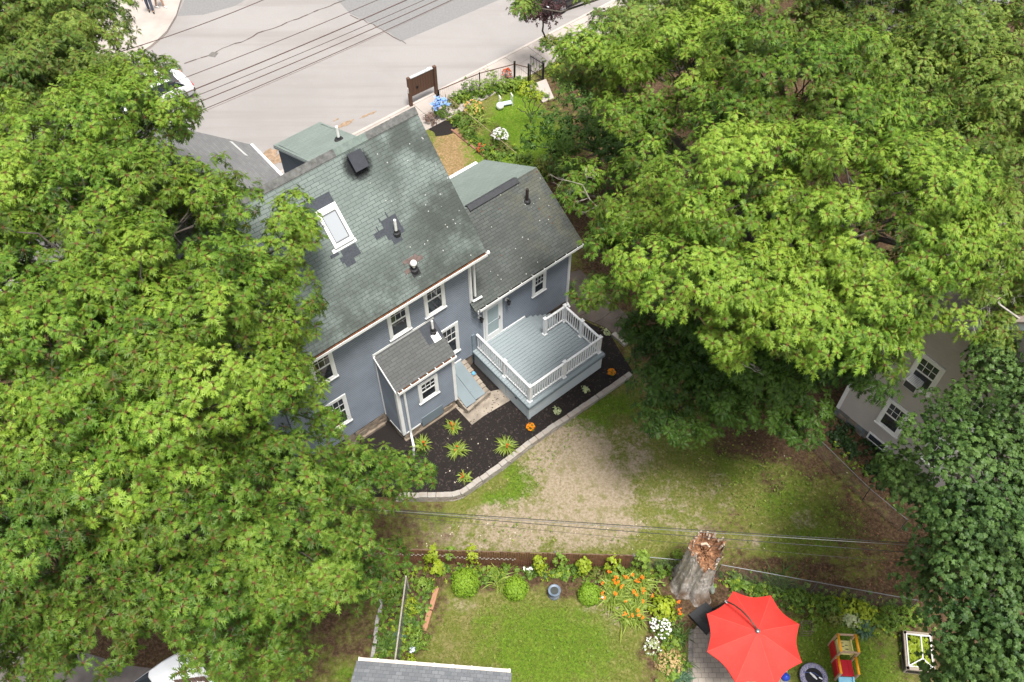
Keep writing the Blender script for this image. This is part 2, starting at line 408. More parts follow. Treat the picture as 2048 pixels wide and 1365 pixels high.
    t.base(k); t.rough(0.95); t.bump(t.math('ADD', n3, t.math('MULTIPLY', n2, .6)), 0.8, 0.03)
    t.p.inputs['Specular IOR Level'].default_value = 0.1
    o = np_mesh('ground', V, Q, t.m, None, (0, 0, 0), col)
    props(o, kind='structure')
    return A, X, Y
COVER, GX, GY = ground_sheet()
def cover_at(x, y, ch):
    j = int(np.clip(np.searchsorted(GX[0], x) - 1, 0, GX.shape[1] - 1)); i = int(np.clip(np.searchsorted(GY[:, 0], y) - 1, 0, GX.shape[0] - 1))
    return COVER[ch][i, j]

def sheet(name, pts, z, mat, thick=0.05):
    m = MB(); m.prism(pts, z - thick, z); return props(m.build(name, mat), kind='structure')
# ---- road
t = NT('pale_worn_asphalt'); c = t.coord()
n1 = t.noise(c, 0.16, 6, 0.6); n2 = t.noise(c, 45, 2, 0.8)
mp = t.node('ShaderNodeMapping'); mp.inputs['Rotation'].default_value = (0, 0, -YAW); mp.inputs['Scale'].default_value = (0.05, 0.9, 1); t.link(c, mp.inputs[0])
n3 = t.noise(mp.outputs[0], 1.0, 4, 0.6)
k = t.ramp(n2, [(0.3, (0.245, 0.228, 0.218)), (0.7, (0.30, 0.282, 0.27))])
k = t.mix(t.maprange(n1, 0.4, 0.68, 0, .55), k, (0.22, 0.204, 0.195)); k = t.mix(t.maprange(n3, 0.48, 0.68, 0, .5), k, (0.21, 0.19, 0.18))
sand = t.maprange(t.noise(c, 0.7, 6, 0.7), 0.6, 0.75, 0, .5); k = t.mix(sand, k, (0.33, 0.30, 0.28))
t.base(k); t.rough(0.95); t.bump(n2, 0.25, 0.01); ROADM = t.m
m = MB(); m.prism([H(-70, 32.0, 0), H(120, 32.0, 0), H(120, 130, 0), H(-70, 130, 0)], -0.47, -0.42); props(m.build('road', ROADM), kind='structure')
PATCHM = M('newer_grey_asphalt', (0.19, 0.186, 0.183), 0.95, 0.1, 9, 0.4, 60)
m = MB()
m.prism([at(672, -3, -.416), at(700, 28, -.416), at(745, 48, -.416), at(782, 68, -.416), at(800, 84, -.416), at(905, 40, -.416), at(1005, -3, -.416)], -0.43, -0.416)
m.prism([at(355, 32, -.416), at(405, 30, -.416), at(470, 12, -.416), at(500, -6, -.416), at(372, -6, -.416)], -0.43, -0.416)
props(m.build('road_patch', PATCHM), kind='structure')
CRACK = M('tar_crack', (0.085, 0.06, 0.052), 0.8, 0.3)
rng = random.Random(5)
def ribbon(m, pts, w, z, jit=0.0):
    pts = [Vector((p.x, p.y, z)) for p in pts]
    fine = []
    for a, b in zip(pts, pts[1:]):
        n = max(2, int((b - a).length / 0.3))
        fine += [a.lerp(b, i / n) + Vector((rng.uniform(-jit, jit), rng.uniform(-jit, jit), 0)) for i in range(n)]
    fine.append(pts[-1])
    for k in range(len(fine) - 1):
        a, b = fine[k], fine[k + 1]; d = (b - a).normalized(); s = Vector((-d.y, d.x, 0)); w0 = w * rng.uniform(.5, 1.2)
        m.quad(a - s * w0 / 2, b - s * w0 / 2, b + s * w0 / 2, a + s * w0 / 2)
m = MB(); ribbon(m, [at(*p, -.412) for p in ((368, 128), (415, 112), (445, 97), (482, 84), (528, 62), (548, 58), (575, 46), (606, 33), (660, 12), (700, -6))], 0.07, -.412, .05)
ribbon(m, [at(*p, -.412) for p in ((700, 30), (745, 49), (780, 70), (812, 88))], 0.05, -.412, .05)
props(m.build('road_crack', CRACK), kind='structure')
m = MB(); m.prism([at(*p, -.41) for p in ((415, 112), (424, 104), (437, 106), (430, 115))], -0.43, -0.41)
props(m.build('utility_cover', M('cast_iron_cover', (0.14, 0.13, 0.12), 0.8, .4, 30)), 'small square utility cover set into the road near the far kerb', 'utility cover')
SAND = M('roadside_sand', (0.27, 0.19, 0.125), 0.95, 0.35, 5.0)
def blob_outline(c, rx, ry, n=22, rot=YAW, seed=0, irr=.3):
    r = random.Random(seed); out = []
    for i in range(n):
        a = 2 * math.pi * i / n; k = 1 + r.uniform(-irr, irr)
        x, y = math.cos(a) * rx * k, math.sin(a) * ry * k
        out.append(Vector((c.x + x * math.cos(rot) - y * math.sin(rot), c.y + x * math.sin(rot) + y * math.cos(rot), 0)))
    return out
m = MB()
for i, (px, py, rx, ry) in enumerate(((690, 248, .45, .13), (730, 232, .28, .07), (540, 308, .5, .3), (556, 318, .4, .3), (745, 226, .25, .06), (672, 240, .15, .05))):
    m.prism(blob_outline(at(px, py, -.41), rx, ry, seed=i), -.43, -.411 + i * .0005)
props(m.build('roadside_grit', SAND), kind='structure')
# ---- pavements
SLAB = M('pale_concrete_paving', (0.365, 0.322, 0.288), 0.9, 0.14, 0.9, 0.2, 50)
m = MB()
u = -40.0
while u < 90:
    m.hbox(u, u + 1.48, 30.98, 31.84, -0.5, -0.27); m.hbox(u, u + 1.48, 29.9, 30.965, -0.5, -0.268); u += 1.5
m.prism([at(*p, -.262) for p in ((1056, 172), (1092, 158), (1108, 196), (1086, 205))], -0.4, -0.262)
props(m.build('pavement', SLAB), kind='structure')
m = MB(); u = -40.0
while u < 90: m.hbox(u, u + 2.39, 31.855, 32.0, -0.55, -0.262); u += 2.4
props(m.build('kerb', M('granite_kerb', (0.43, 0.38, 0.34), 0.85, 0.12, 2.0)), kind='structure')
m = MB()
m.prism([at(*p, -.27) for p in ((368, -90), (364, -10), (352, 30), (333, 62), (312, 82), (300, 92), (262, 116), (60, 216), (-400, 440), (-700, 100), (-300, -150))], -0.5, -0.27)
props(m.build('far_pavement', SLAB), kind='structure')
# ---- back yard paths, pads, beds
PATHM = M('old_dirty_asphalt', (0.105, 0.085, 0.072), 0.95, 0.3, 1.8, 0.5, 40)
sheet('path', [at(*p, -.09) for p in ((1128, 578), (1140, 545), (1160, 540), (1215, 590), (1262, 640), (1268, 668), (1246, 682), (1212, 656), (1150, 630), (1120, 640), (1095, 625))], -0.09, PATHM, .1)
m = MB(); ribbon(m, [at(*p, -.086) for p in ((1186, 592), (1184, 605), (1180, 622), (1160, 632))], .03, -.0865, .02); ribbon(m, [at(*p, -.086) for p in ((1222, 624), (1200, 640), (1186, 648))], .025, -.0865, .02)
props(m.build('path_crack', M('dark_crack', (0.03, 0.022, 0.018))), kind='structure')
t = NT('black_bark_mulch'); c = t.coord()
n1 = t.noise(c, 42, 3, 0.8); n2 = t.noise(c, 2.5, 4)
t.base(t.mix(t.maprange(n1, .66, .8), t.ramp(n1, [(0.3, (0.006, 0.005, 0.005)), (0.6, (0.027, 0.021, 0.019)), (0.8, (0.05, 0.038, 0.033))]), (0.085, 0.062, 0.052))); t.rough(0.95); t.bump(n1, 1.0, 0.04); MULCH = t.m
bed_px = [(560, 990), (812, 986), (905, 984), (938, 970), (1000, 926), (1060, 880), (1160, 812), (1266, 744), (1238, 700), (1218, 664), (1165, 640), (1030, 600), (900, 680), (760, 760), (560, 880)]
sheet('mulch_bed', [at(px, py, 0) for px, py in bed_px], 0.0, MULCH, .45)
m = MB()
rs = random.Random(11)
fx = [at(px, py, 0) for px, py in bed_px[1:9]]
for k in range(4200):      # loose bark chips
    px, py = rs.uniform(690, 1270), rs.uniform(640, 985)
    p = at(px, py, 0.0); u, v = uv_of(p)
    inside = False; poly = bed_px
    for i in range(len(poly)):
        (x1, y1), (x2, y2) = poly[i], poly[(i + 1) % len(poly)]
        if (y1 > py) != (y2 > py) and px < (x2 - x1) * (py - y1) / (y2 - y1) + x1: inside = not inside
    if not inside or v > 16.0: continue
    a = rs.uniform(0, 6.28); d = Vector((math.cos(a), math.sin(a), rs.uniform(-.3, .5))) * rs.uniform(.02, .055)
    s = Vector((-math.sin(a), math.cos(a), rs.uniform(-.3, .3))) * rs.uniform(.008, .02)
    q = p + Vector((0, 0, rs.uniform(.004, .02)))
    m.quad(q - d - s, q + d - s, q + d + s, q - d + s)
props(m.build('mulch_chips', M('bark_chip', (0.05, 0.037, 0.031), .9, .5, 9)), 'loose dark bark chips scattered over the planting bed', 'mulch', kind='stuff')
sheet('front_mulch', blob_outline(gp(885, 254), .85, .55, seed=4, rot=0.2), -0.285, MULCH, .1)
sheet('concrete_pad', [at(*p, .014) for p in ((903, 806), (930, 822), (968, 786), (1004, 778), (1022, 800), (968, 832), (944, 850))], 0.014, CONCRETE, .1)
# driveway under the left trees
sheet('driveway', [at(*p, -.27) for p in ((-400, 1270), (120, 1290), (250, 1330), (360, 1345), (420, 1420), (400, 1700), (-500, 1700))], -0.27, M('dark_driveway', (0.12, 0.105, 0.098), .95, .3, 1.5, .4, 40), .06)
# patio of pavers under the parasol
t = NT('concrete_pavers'); c = t.coord('UV')
br = t.node('ShaderNodeTexBrick'); br.offset = .5
for k_, v_ in (('Scale', 1), ('Mortar Size', .006), ('Brick Width', .24), ('Row Height', .16), ('Mortar Smooth', .2)): br.inputs[k_].default_value = v_
br.inputs['Color1'].default_value = (.255, .225, .19, 1); br.inputs['Color2'].default_value = (.33, .295, .25, 1); br.inputs['Mortar'].default_value = (.10, .09, .075, 1)
t.link(c, br.inputs['Vector']); t.base(t.mix(t.maprange(t.noise(c, 3, 5), .3, .7, 0, .4), br.outputs[0], (.21, .18, .15))); t.rough(.9); t.bump(t.math('MULTIPLY', br.outputs['Fac'], -1), .5, .01)
sheet('patio', [at(*p, -.25) for p in ((1387, 1262), (1400, 1240), (1560, 1240), (1578, 1360), (1585, 1480), (1384, 1480))], -0.25, t.m, .1)
BORDER = M('dark_paver_border', (.17, .155, .14), .9, .25, 6)
m = MB(); a, b = at(1388, 1258, -.25), at(1384, 1480, -.25); n = 26
for i in range(n):
    p = a.lerp(b, i / n); q = a.lerp(b, (i + .95) / n); m.beam(p + Vector((-.09, 0, -.03)), q + Vector((-.09, 0, -.03)), .17, .07)
props(m.build('patio_border', BORDER), kind='structure')
# ================================================================== THE BLUE HOUSE (grid coordinates u, v, z)
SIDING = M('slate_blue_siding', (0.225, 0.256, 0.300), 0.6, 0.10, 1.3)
JOINT = M('dusty_board_joint', (0.168, 0.192, 0.228), 0.8, 0.15, 1.3)  # darker groove tone paints the shade line between boards
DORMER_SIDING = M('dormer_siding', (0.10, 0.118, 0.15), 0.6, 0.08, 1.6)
ROOF = shingle('mossy_green_shingles', (0.138, 0.167, 0.153), (0.180, 0.212, 0.195), (0.032, 0.038, 0.037), stain=(9.6, 11.8, 0.85, (0.048, 0.055, 0.048)), lichen=.2)
ROOF_PALE = shingle('pale_green_shingles', (0.165, 0.20, 0.178), (0.198, 0.233, 0.207), (0.12, 0.145, 0.13), w=.3, h=.14)  # paler copy for the far slopes, painting in grazing haze
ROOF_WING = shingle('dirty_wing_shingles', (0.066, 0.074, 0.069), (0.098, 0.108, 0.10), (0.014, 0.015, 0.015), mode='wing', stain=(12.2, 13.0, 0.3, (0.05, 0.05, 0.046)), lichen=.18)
ROOF_BUMP = shingle('grey_porch_shingles', (0.085, 0.088, 0.087), (0.112, 0.114, 0.111), (0.035, 0.036, 0.037))
SLATE_PATCH = M('new_dark_shingle', (0.052, 0.058, 0.068), .85, .25, 18, .3, 60)
RIDGECAP = M('weathered_ridge_shingle', (0.125, 0.125, 0.118), .95, .35, 7, .5, 50)
RIDGECAP_NEW = M('green_ridge_shingle', (0.155, 0.19, 0.168), .95, .2, 7, .4, 50)
PVC = M('white_plastic_pipe', (.78, .77, .74), .5, .06)
BOOT = M('black_rubber_flashing', (.022, .022, .024), .6, .2)
house = thing('blue_house', H(8.5, 20.5, -.3), 'slate blue clapboard house with green shingle roof and white trim', 'house')

def lap_wall(m, o, a, n, prof, z0, z1, e=0.105, out=.034):
    """lapped boards on the wall through o along a, facing n; prof(z) gives the span of the wall at height z"""
    z = z0
    while z < z1 - 1e-6:
        t = min(z + e, z1); (s0, s1), (t0, t1) = prof(z), prof(t)
        if s1 - s0 > .02:
            b0, b1 = o + a * s0 + n * out + ZX * z, o + a * s1 + n * out + ZX * z
            zm = z + (t - z) * .58; (q0, q1) = prof(zm); m0, m1 = o + a * q0 + n * (out - .001) + ZX * zm, o + a * q1 + n * (out - .001) + ZX * zm
            c1, c0 = o + a * max(t1, t0) + n * .002 + ZX * t, o + a * t0 + n * .002 + ZX * t
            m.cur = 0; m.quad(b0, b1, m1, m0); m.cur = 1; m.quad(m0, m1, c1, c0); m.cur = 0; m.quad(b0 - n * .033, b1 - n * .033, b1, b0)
        z = t
def span(a, b): return lambda z: (a, b)
BACK = -VX                          # the side the camera sees
W = 17.25
m = MB()                            # clapboards: rear wall, left gable, right gable, front, and the cross dormer
lap_wall(m, VX * W, UX, BACK, span(4.6, 12.38), .70, 6.45)
m2p = lambda v0, v1, ze, zr, vm: (lambda z: (v0, v1) if z <= ze else (v0 + (vm - v0) * min(1, (z - ze) / (zr - ze)), v1 - (v1 - vm) * min(1, (z - ze) / (zr - ze))))
lap_wall(m, UX * 4.6 + VX * 0, VX, -UX, m2p(W, 23.85, 6.5, 10.2, 20.54), .4, 10.1)
lap_wall(m, UX * 12.4, VX, UX, m2p(W, 23.85, 6.5, 10.2, 20.54), .4, 10.1)
lap_wall(m, VX * 23.85, UX, VX, span(4.6, 12.4), .0, 6.6)
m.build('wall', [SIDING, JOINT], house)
m = MB(); m.hbox(4.62, 12.36, W + .05, 23.8, -.3, 6.4); m.build('wall_core', SIDING, house)
# --- main roof
def roof_plane(m, u0, u1, v0, z0, v1, z1, th=.09):
    a, b, c, d = H(u0, v0, z0), H(u1, v0, z0), H(u1, v1, z1), H(u0, v1, z1)
    n = (b - a).cross(d - a).normalized(); n = n if n.z > 0 else -n; L = (d - a).length
    m.quad(a, b, c, d, [(u0, 0), (u1, 0), (u1, L), (u0, L)])
    a2, b2, c2, d2 = [p - n * th for p in (a, b, c, d)]
    m.quad(d2, c2, b2, a2); m.quad(a2, b2, b, a); m.quad(b2, c2, c, b); m.quad(d2, a2, a, d)
    return n
EV, EZ, RV, RZ = 16.93, 6.52, 20.54, 10.42
SL = (RZ - EZ) / (RV - EV)
m = MB(); RN = roof_plane(m, 4.2, 12.91, EV, EZ, RV, RZ); roofo = m.build('roof', ROOF, house)
m = MB(); roof_plane(m, 4.2, 12.91, 24.15, EZ, RV, RZ); m.build('roof', ROOF_PALE, house)
def mroof(u, v, lift=0.0): return H(u, v, EZ + (v - EV) * SL) + RN * lift
def on_roof(m, u0, u1, v0, v1, h):     # a flat shape lying on the rear slope
    a, b, c, d = mroof(u0, v0), mroof(u1, v0), mroof(u1, v1), mroof(u0, v1)
    m.obox(a, b - a, d - a, RN * h)
m = MB(); q = 4.2
seg = [(4.2, 9.75, RIDGECAP), (9.75, 10.95, RIDGECAP_NEW), (10.95, 12.93, RIDGECAP)]
for a, b, mt in seg:
    m = MB(); u = a
    while u < b - .01:
        e = min(u + .2, b); lift = .03
        for sgn in (-1, 1):
            p0 = H(u, RV, RZ + .035 + lift * .3); p1 = H(e, RV, RZ + .035)
            q0 = H(u, RV + sgn * .17, RZ + .03 - .17 * SL + .012); q1 = H(e, RV + sgn * .17, RZ + .03 - .17 * SL)
            m.quad(*((p0, p1, q1, q0) if sgn > 0 else (q0, q1, p1, p0)))
            r0, r1 = q0 - ZX * .04, q1 - ZX * .04
            m.quad(*((q0, q1, r1, r0) if sgn > 0 else (r0, r1, q1, q0)))
        u = e
    m.build('ridge_cap', mt, house)
# rake boards and fascia
def rake(m, u, v0, z0, v1, z1, w=.03, d=.17):
    a, b = H(u, v0, z0 - .1 - d), H(u, v1, z1 - .1 - d); m.obox(a, UX * w, b - a, ZX * d)
for args in ((12.87, EV, EZ, RV, RZ), (12.87, 24.15, EZ, RV, RZ), (4.2, EV, EZ, RV, RZ), (4.2, 24.15, EZ, RV, RZ)): m = MB(); rake(m, *args); m.build('rake_board', WHITE, house)
m = MB(); m.hbox(4.3, 12.86, 16.99, 17.03, 6.24, 6.46); m.hbox(4.3, 12.86, 17.03, 17.24, 6.25, 6.28); m.build('fascia', WHITE, house)
def gutter(u0, u1, v_in, v_out, z, straps=0, parent=house, dirt=GUTTER_DIRT):
    m = MB(); m.hbox(u0, u1, v_out, v_out + .022, z - .11, z + .005); m.hbox(u0, u1, v_out + .022, v_in, z - .12, z - .1)
    m.hbox(u0 - .02, u0, v_out, v_in, z - .12, z + .005); m.hbox(u1, u1 + .02, v_out, v_in, z - .12, z + .005)
    g = m.build('gutter', WHITE, parent); _BASE[g.name] = _BASE[parent.name]
    m = MB(); n = int((u1 - u0) / .12); r = random.Random(int(u0 * 100))
    prev = z - .05
    for i in range(n):
        a, b = u0 + (u1 - u0) * i / n, u0 + (u1 - u0) * (i + 1) / n; nz = z - .045 + r.uniform(-.02, .02)
        m.quad(H(a, v_out + .022, prev), H(b, v_out + .022, nz), H(b, v_in, nz + .01), H(a, v_in, prev + .01)); prev = nz
    m.build('leaf_litter', dirt, g)
    for i in range(straps):
        u = u0 + (u1 - u0) * (i + .5) / straps
        m = MB(); m.hbox(u - .015, u + .015, v_out - .004, v_in, z + .007, z + .016); m.build('gutter_strap', WHITE, g)
    return g
gutter(4.25, 12.88, 16.99, 16.83, 6.49)
m = MB(); m.lathe(H(12.94, 16.86, 6.46), [(.06, 0), (.07, .04), (.05, .1), (.02, .13)], 8); m.build('gutter_end_cap', WHITE, house)
# --- foundation
m = MB(); rs = random.Random(2)
m.hbox(4.65, 12.3, W + .02, W + .3, -.4, .70)
for i in range(90):                 # rough parged stones standing a little proud
    u = rs.uniform(4.7, 8.1); z = rs.uniform(-.1, .5); m.obox(H(u, W - rs.uniform(.0, .03), z), UX * rs.uniform(.15, .4), VX * .1, ZX * rs.uniform(.1, .2))
m.hbox(4.6, 8.0, W - .10, W + .02, -.2, .12)
m.build('foundation', STONE, house)
m = MB(); m.hbox(5.75, 6.85, W - .012, W + .05, .42, .70); m.build('basement_window', M('dusty_basement_pane', (.06, .055, .045), .4, .3), house)

def window(o, a, n, w, h, parent=house, cols=3, rows=2, trim=.115, ac=False, grid=True):
    """double-hung window: white casing, two sashes, divided upper light. o is its lower left corner on the wall"""
    o = Vector(o) + n * .022; m = MB()
    def bar(s0, s1, z0, z1, d0, d1, mm): mm.obox(o + a * s0 + ZX * z0 + n * d0, a * (s1 - s0), n * (d1 - d0), ZX * (z1 - z0))
    bar(0, trim, .0, h, 0, .045, m); bar(w - trim, w, 0, h, 0, .045, m); bar(trim, w - trim, h - trim, h, 0, .045, m)
    bar(-.03, w + .03, -.045, .0, 0, .075, m); bar(trim, w - trim, 0, trim * .7, 0, .05, m)
    bar(.035, .055, .02, h - .02, .045, .055, m); bar(w - .055, w - .035, .02, h - .02, .045, .055, m)
    win = m.build('window', WHITE, parent, bevel=0); 
    m = MB(); i0, i1, j0, j1 = trim, w - trim, trim * .7, h - trim; jm = (j0 + j1) / 2; f = .035
    for (z0, z1, d) in ((j0, jm, .016), (jm, j1, .022)):
        bar(i0, i0 + f, z0, z1, d, d + .018, m); bar(i1 - f, i1, z0, z1, d, d + .018, m)
        bar(i0 + f, i1 - f, z0, z0 + f, d, d + .018, m); bar(i0 + f, i1 - f, z1 - f, z1, d, d + .018, m)
    if grid:
        for k in range(1, cols): x = i0 + (i1 - i0) * k / cols; bar(x - .009, x + .009, jm + f, j1 - f, .026, .036, m)
        for k in range(1, rows): z = jm + (j1 - jm) * k / rows; bar(i0 + f, i1 - f, z - .009, z + .009, .0262, .0362, m)
    m.build('sash', WHITE, win)
    m = MB(); p = o + n * .02; 
    m.quad(p + a * i0 + ZX * j0 - n * .002, p + a * i1 + ZX * j0 - n * .002, p + a * i1 + ZX * jm - n * .002, p + a * i0 + ZX * jm - n * .002)
    p = o + n * .025
    m.quad(p + a * i0 + ZX * jm, p + a * i1 + ZX * jm, p + a * i1 + ZX * j1, p + a * i0 + ZX * j1)
    m.build('pane', GLASS, win)
    return win
def rear_window(u0, z0, w, h, v=W, **k): return window(H(u0, v, z0), UX, BACK, w, h, **k)
rear_window(10.36, 4.62, .88, 1.62); rear_window(8.85, 4.62, .88, 1.62); rear_window(5.80, 4.55, .88, 1.68)
rear_window(5.88, 1.65, .88, 1.68); rear_window(10.83, 1.60, .86, 1.76)
rear_window(15.31, 1.90, .70, 1.18)
# --- corner boards and downspouts
def pipe(pts, parent, name='downspout', r=.04, mat=WHITE, n=8):
    m = MB(); m.tube(pts, r, n); return m.build(name, mat, parent, smooth=False)
m = MB(); m.hbox(12.30, 12.42, W - .045, W + .1, 3.9, 6.25); m.build('corner_board', WHITE, house)
m = MB(); m.hbox(12.50, 12.57, W - .09, W - .02, 4.15, 6.3); m.build('downspout', WHITE, house)
pipe([H(12.35, W - .07, 6.2), H(12.36, W - .07, 4.05), H(12.42, W - .08, 3.95), H(12.78, W - .15, 4.02)], house, r=.045)
# --- right wing
WZ, WRV, WRZ, WEV = 3.70, 19.75, 5.57, 16.9
WS = (WRZ - WZ) / (WRV - WEV)
m = MB(); lap_wall(m, VX * W, UX, BACK, span(12.38, 17.27), .14, 3.72)
lap_wall(m, UX * 17.27, VX, UX, m2p(W, 22.7, 3.7, 5.4, WRV), .1, 5.3); lap_wall(m, VX * 22.7, UX, VX, span(12.4, 17.27), .1, 3.7)
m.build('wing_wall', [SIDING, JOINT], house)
m = MB(); m.hbox(12.4, 17.2, W + .04, 22.65, -.35, 3.55); m.build('wing_core', SIDING, house)
m = MB(); WN = roof_plane(m, 12.3, 17.62, WEV, WZ, WRV, WRZ); wroof = m.build('wing_roof', ROOF_WING, house)
m = MB(); roof_plane(m, 12.3, 17.62, 23.05, 3.63, WRV, WRZ); m.build('wing_roof', ROOF_PALE, house)
m = MB()
for sgn, mm in ((-1, m), (1, m)):
    v1 = WRV + sgn * .17; p = [H(14.25, WRV, WRZ + .08), H(16.62, WRV, WRZ + .08), H(16.62, v1, WRZ + .07 - .17 * WS), H(14.25, v1, WRZ + .07 - .17 * WS)]
    mm.quad(*(p if sgn > 0 else p[::-1])); q = [p[3], p[2], p[2] - ZX * .09, p[3] - ZX * .09]; mm.quad(*q)
    mm.quad(p[1], p[2], p[2] - ZX * .09, p[1] - ZX * .09); mm.quad(p[0], p[3], p[3] - ZX * .09, p[0] - ZX * .09)
m.build('ridge_vent', M('charcoal_ridge_vent', (.045, .047, .052), .7, .15), house)
for args in ((17.58, WEV, WZ, WRV, WRZ), (17.58, 23.05, 3.63, WRV, WRZ), (12.43, WEV, WZ, 17.2, WZ + .3 * WS, .03, .2)): m = MB(); rake(m, *args); m.build('rake_board', WHITE, house)
m = MB(); m.hbox(12.5, 17.55, 17.0, 17.03, 3.42, 3.63); m.hbox(12.5, 17.55, 17.03, 17.23, 3.42, 3.45); m.build('fascia', WHITE, house)
WDIRT = M('wet_black_litter', (.028, .02, .016), .9, .5, 14, .4)
gutter(12.52, 17.58, 16.99, 16.85, 3.66, 9, dirt=WDIRT)
m = MB(); m.hbox(12.95, 17.3, 23.05, 23.2, 3.5, 3.62); m.build('gutter', WHITE, house)
pipe([H(17.26, 16.93, 3.5), H(17.24, W - .07, 3.3), H(17.24, W - .07, .1), H(17.2, W - .3, -.02)], house, r=.045)
m = MB(); m.hbox(17.19, 17.31, W - .045, W + .1, .16, 3.45); m.build('corner_board', WHITE, house)
m = MB(); m.hbox(12.6, 17.22, W + .03, W + .3, -.4, .16); rs = random.Random(8)
for i in range(60): m.obox(H(rs.uniform(15, 17.0), W + rs.uniform(-.06, .0), rs.uniform(-.2, .0)), UX * rs.uniform(.12, .3), VX * .12, ZX * rs.uniform(.08, .16))
m.build('wing_foundation', M('dark_rubble', (.075, .058, .044), .95, .5, 5, .7, 12), house)
# --- back door and lamps
m = MB(); dz = .955
m.hbox(12.86, 12.94, W - .045, W, dz, 3.12); m.hbox(13.73, 13.81, W - .045, W, dz, 3.12); m.hbox(12.94, 13.73, W - .045, W, 3.02, 3.12); m.hbox(12.84, 13.83, W - .06, W, dz - .01, dz + .03)
m.build('door_frame', WHITE, house)
m = MB(); F0 = W - .055
m.hbox(12.95, 13.07, F0, W, dz + .04, 3.0); m.hbox(13.60, 13.72, F0, W, dz + .04, 3.0); m.hbox(13.07, 13.60, F0, W, 2.85, 3.0); m.hbox(13.07, 13.60, F0, W, dz + .04, dz + .33)
door = m.build('storm_door', WHITE, house)
m = MB(); m.quad(H(13.07, F0 + .02, dz + .33), H(13.60, F0 + .02, dz + .33), H(13.60, F0 + .02, 2.85), H(13.07, F0 + .02, 2.85))
m.build('door_pane', M('pale_storm_glass', (.33, .40, .41), .25, .06, 2), door)
m = MB(); m.hbox(13.07, 13.60, F0 + .004, F0 + .019, 1.96, 1.99); m.build('door_bar', M('grey_door_bar', (.42, .48, .49), .5), door)
m = MB(); m.hbox(13.635, 13.675, F0 - .012, F0, 1.9, 2.08); m.tube([H(13.655, F0 - .05, 1.99), H(13.56, F0 - .05, 1.99)], .012, 6); m.tube([H(13.655, F0, 1.99), H(13.655, F0 - .05, 1.99)], .012, 6)
m.build('door_handle', GREYMETAL, door)
for u in (14.02, 12.70):
    m = MB(); c = H(u, W - .03, 2.78); m.tube([c, c - VX * .035], .085, 14); lamp = m.build('wall_lamp', WHITE, house)
    m = MB(); m.tube([c - VX * .035, c - VX * .1 + ZX * .02, c - VX * .15 - ZX * .02], [.02, .03, .03], 6)
    m.lathe(c - VX * .15 - ZX * .22, [(.03, 0), (.055, .03), (.065, .16), (.085, .19), (.03, .24)], 8); m.build('lantern', DARKMETAL, lamp)
# --- rear bump-out with lean-to roof
BU0, BU1, BV = 8.16, 10.62, 16.12
m = MB(); lap_wall(m, VX * BV, UX, BACK, span(BU0, BU1), .50, 3.36)
sl = lambda z: (BV + max(0, (z - 3.36) / .83), W); lap_wall(m, UX * BU0, VX, -UX, sl, .50, 4.2); lap_wall(m, UX * BU1, VX, UX, sl, .50, 4.2)
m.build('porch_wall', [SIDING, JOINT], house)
m = MB(); m.hbox(BU0 + .03, BU1 - .03, BV + .03, W, -.3, 3.2); m.build('porch_core', SIDING, house)
m = MB(); BN = roof_plane(m, BU0 - .05, BU1 + .06, 16.02, 3.42, W - .015, 4.30, .07); m.build('porch_roof', ROOF_BUMP, house)
m = MB(); m.hbox(BU0 - .08, BU1 + .06, W - .05, W - .002, 4.33, 4.43); m.obox(H(BU0 - .08, 16.02, 3.30), UX * .03, VX * 1.2 + ZX * .86, ZX * .13); m.build('porch_trim', WHITE, house)
m = MB(); m.obox(H(10.02, 16.65, 3.42 + .63 * .716) + BN * .004, UX * .66, VX * .57 + ZX * .57 * .716, BN * .01); m.build('roof_patch', SLATE_PATCH, house)
gutter(BU0 + .02, BU1 + .04, 16.06, 15.93, 3.41, 7)
m = MB(); m.hbox(BU0 - .02, BU0 + .09, BV - .045, BV + .0, .44, 3.3); m.hbox(BU0 - .045, BU0 - .0, BV - .03, BV + .1, .44, 3.3); m.build('corner_board', WHITE, house)
m = MB(); m.hbox(BU1 - .09, BU1 + .02, BV - .045, BV, .44, 3.3); m.hbox(BU1, BU1 + .045, BV - .03, BV + .1, .44, 3.3)
m.build('corner_board', WHITE, house)
m = MB(); m.hbox(BU0 - .06, BU0 - .005, W - .07, W - .03, .6, 4.3); m.build('corner_board', WHITE, house)
m = MB(); m.hbox(BU0 - .045, BU0 + .01, BV, W - .3, .44, .49); m.build('base_trim', WHITE, house)
m = MB(); m.hbox(BU0 + .1, BU0 + .75, BV - .045, BV, .44, .52); m.build('base_trim', WHITE, house)
pipe([H(8.42, 15.97, 3.3), H(8.42, BV - .07, 3.15), H(8.42, BV - .07, .45), H(8.38, BV - .15, .28), H(8.22, BV - .5, .16)], house, r=.045)
pipe([H(8.22, BV - .5, .16), H(7.86, BV - .95, .05)], house, 'downspout_extension', .05, M('dull_aluminium', (.3, .3, .3), .5, .1))
m = MB(); m.hbox(BU0 + .04, BU1 - .04, BV + .02, W, -.3, .5); rs = random.Random(21)
for i in range(110):
    u = rs.uniform(BU0, BU1 - .3); z = rs.uniform(-.2, .3); m.obox(H(u, BV + rs.uniform(-.03, .02), z), UX * rs.uniform(.12, .35), VX * .1, ZX * rs.uniform(.08, .16))
for i in range(40): v = rs.uniform(BV, W - .3); m.obox(H(BU0 + rs.uniform(-.01, .04), v, rs.uniform(-.2, .3)), UX * .1, VX * rs.uniform(.12, .3), ZX * rs.uniform(.08, .16))
m.hbox(BU0, BU1, BV - .07, BV + .05, -.2, .06)
m.build('porch_foundation', STONE, house)
m = MB(); m.hbox(8.98, 9.95, BV - .055, BV - .0, .22, .78); m.build('access_panel', M('blue_grey_panel', (.165, .20, .225), .7, .08, 2), house)
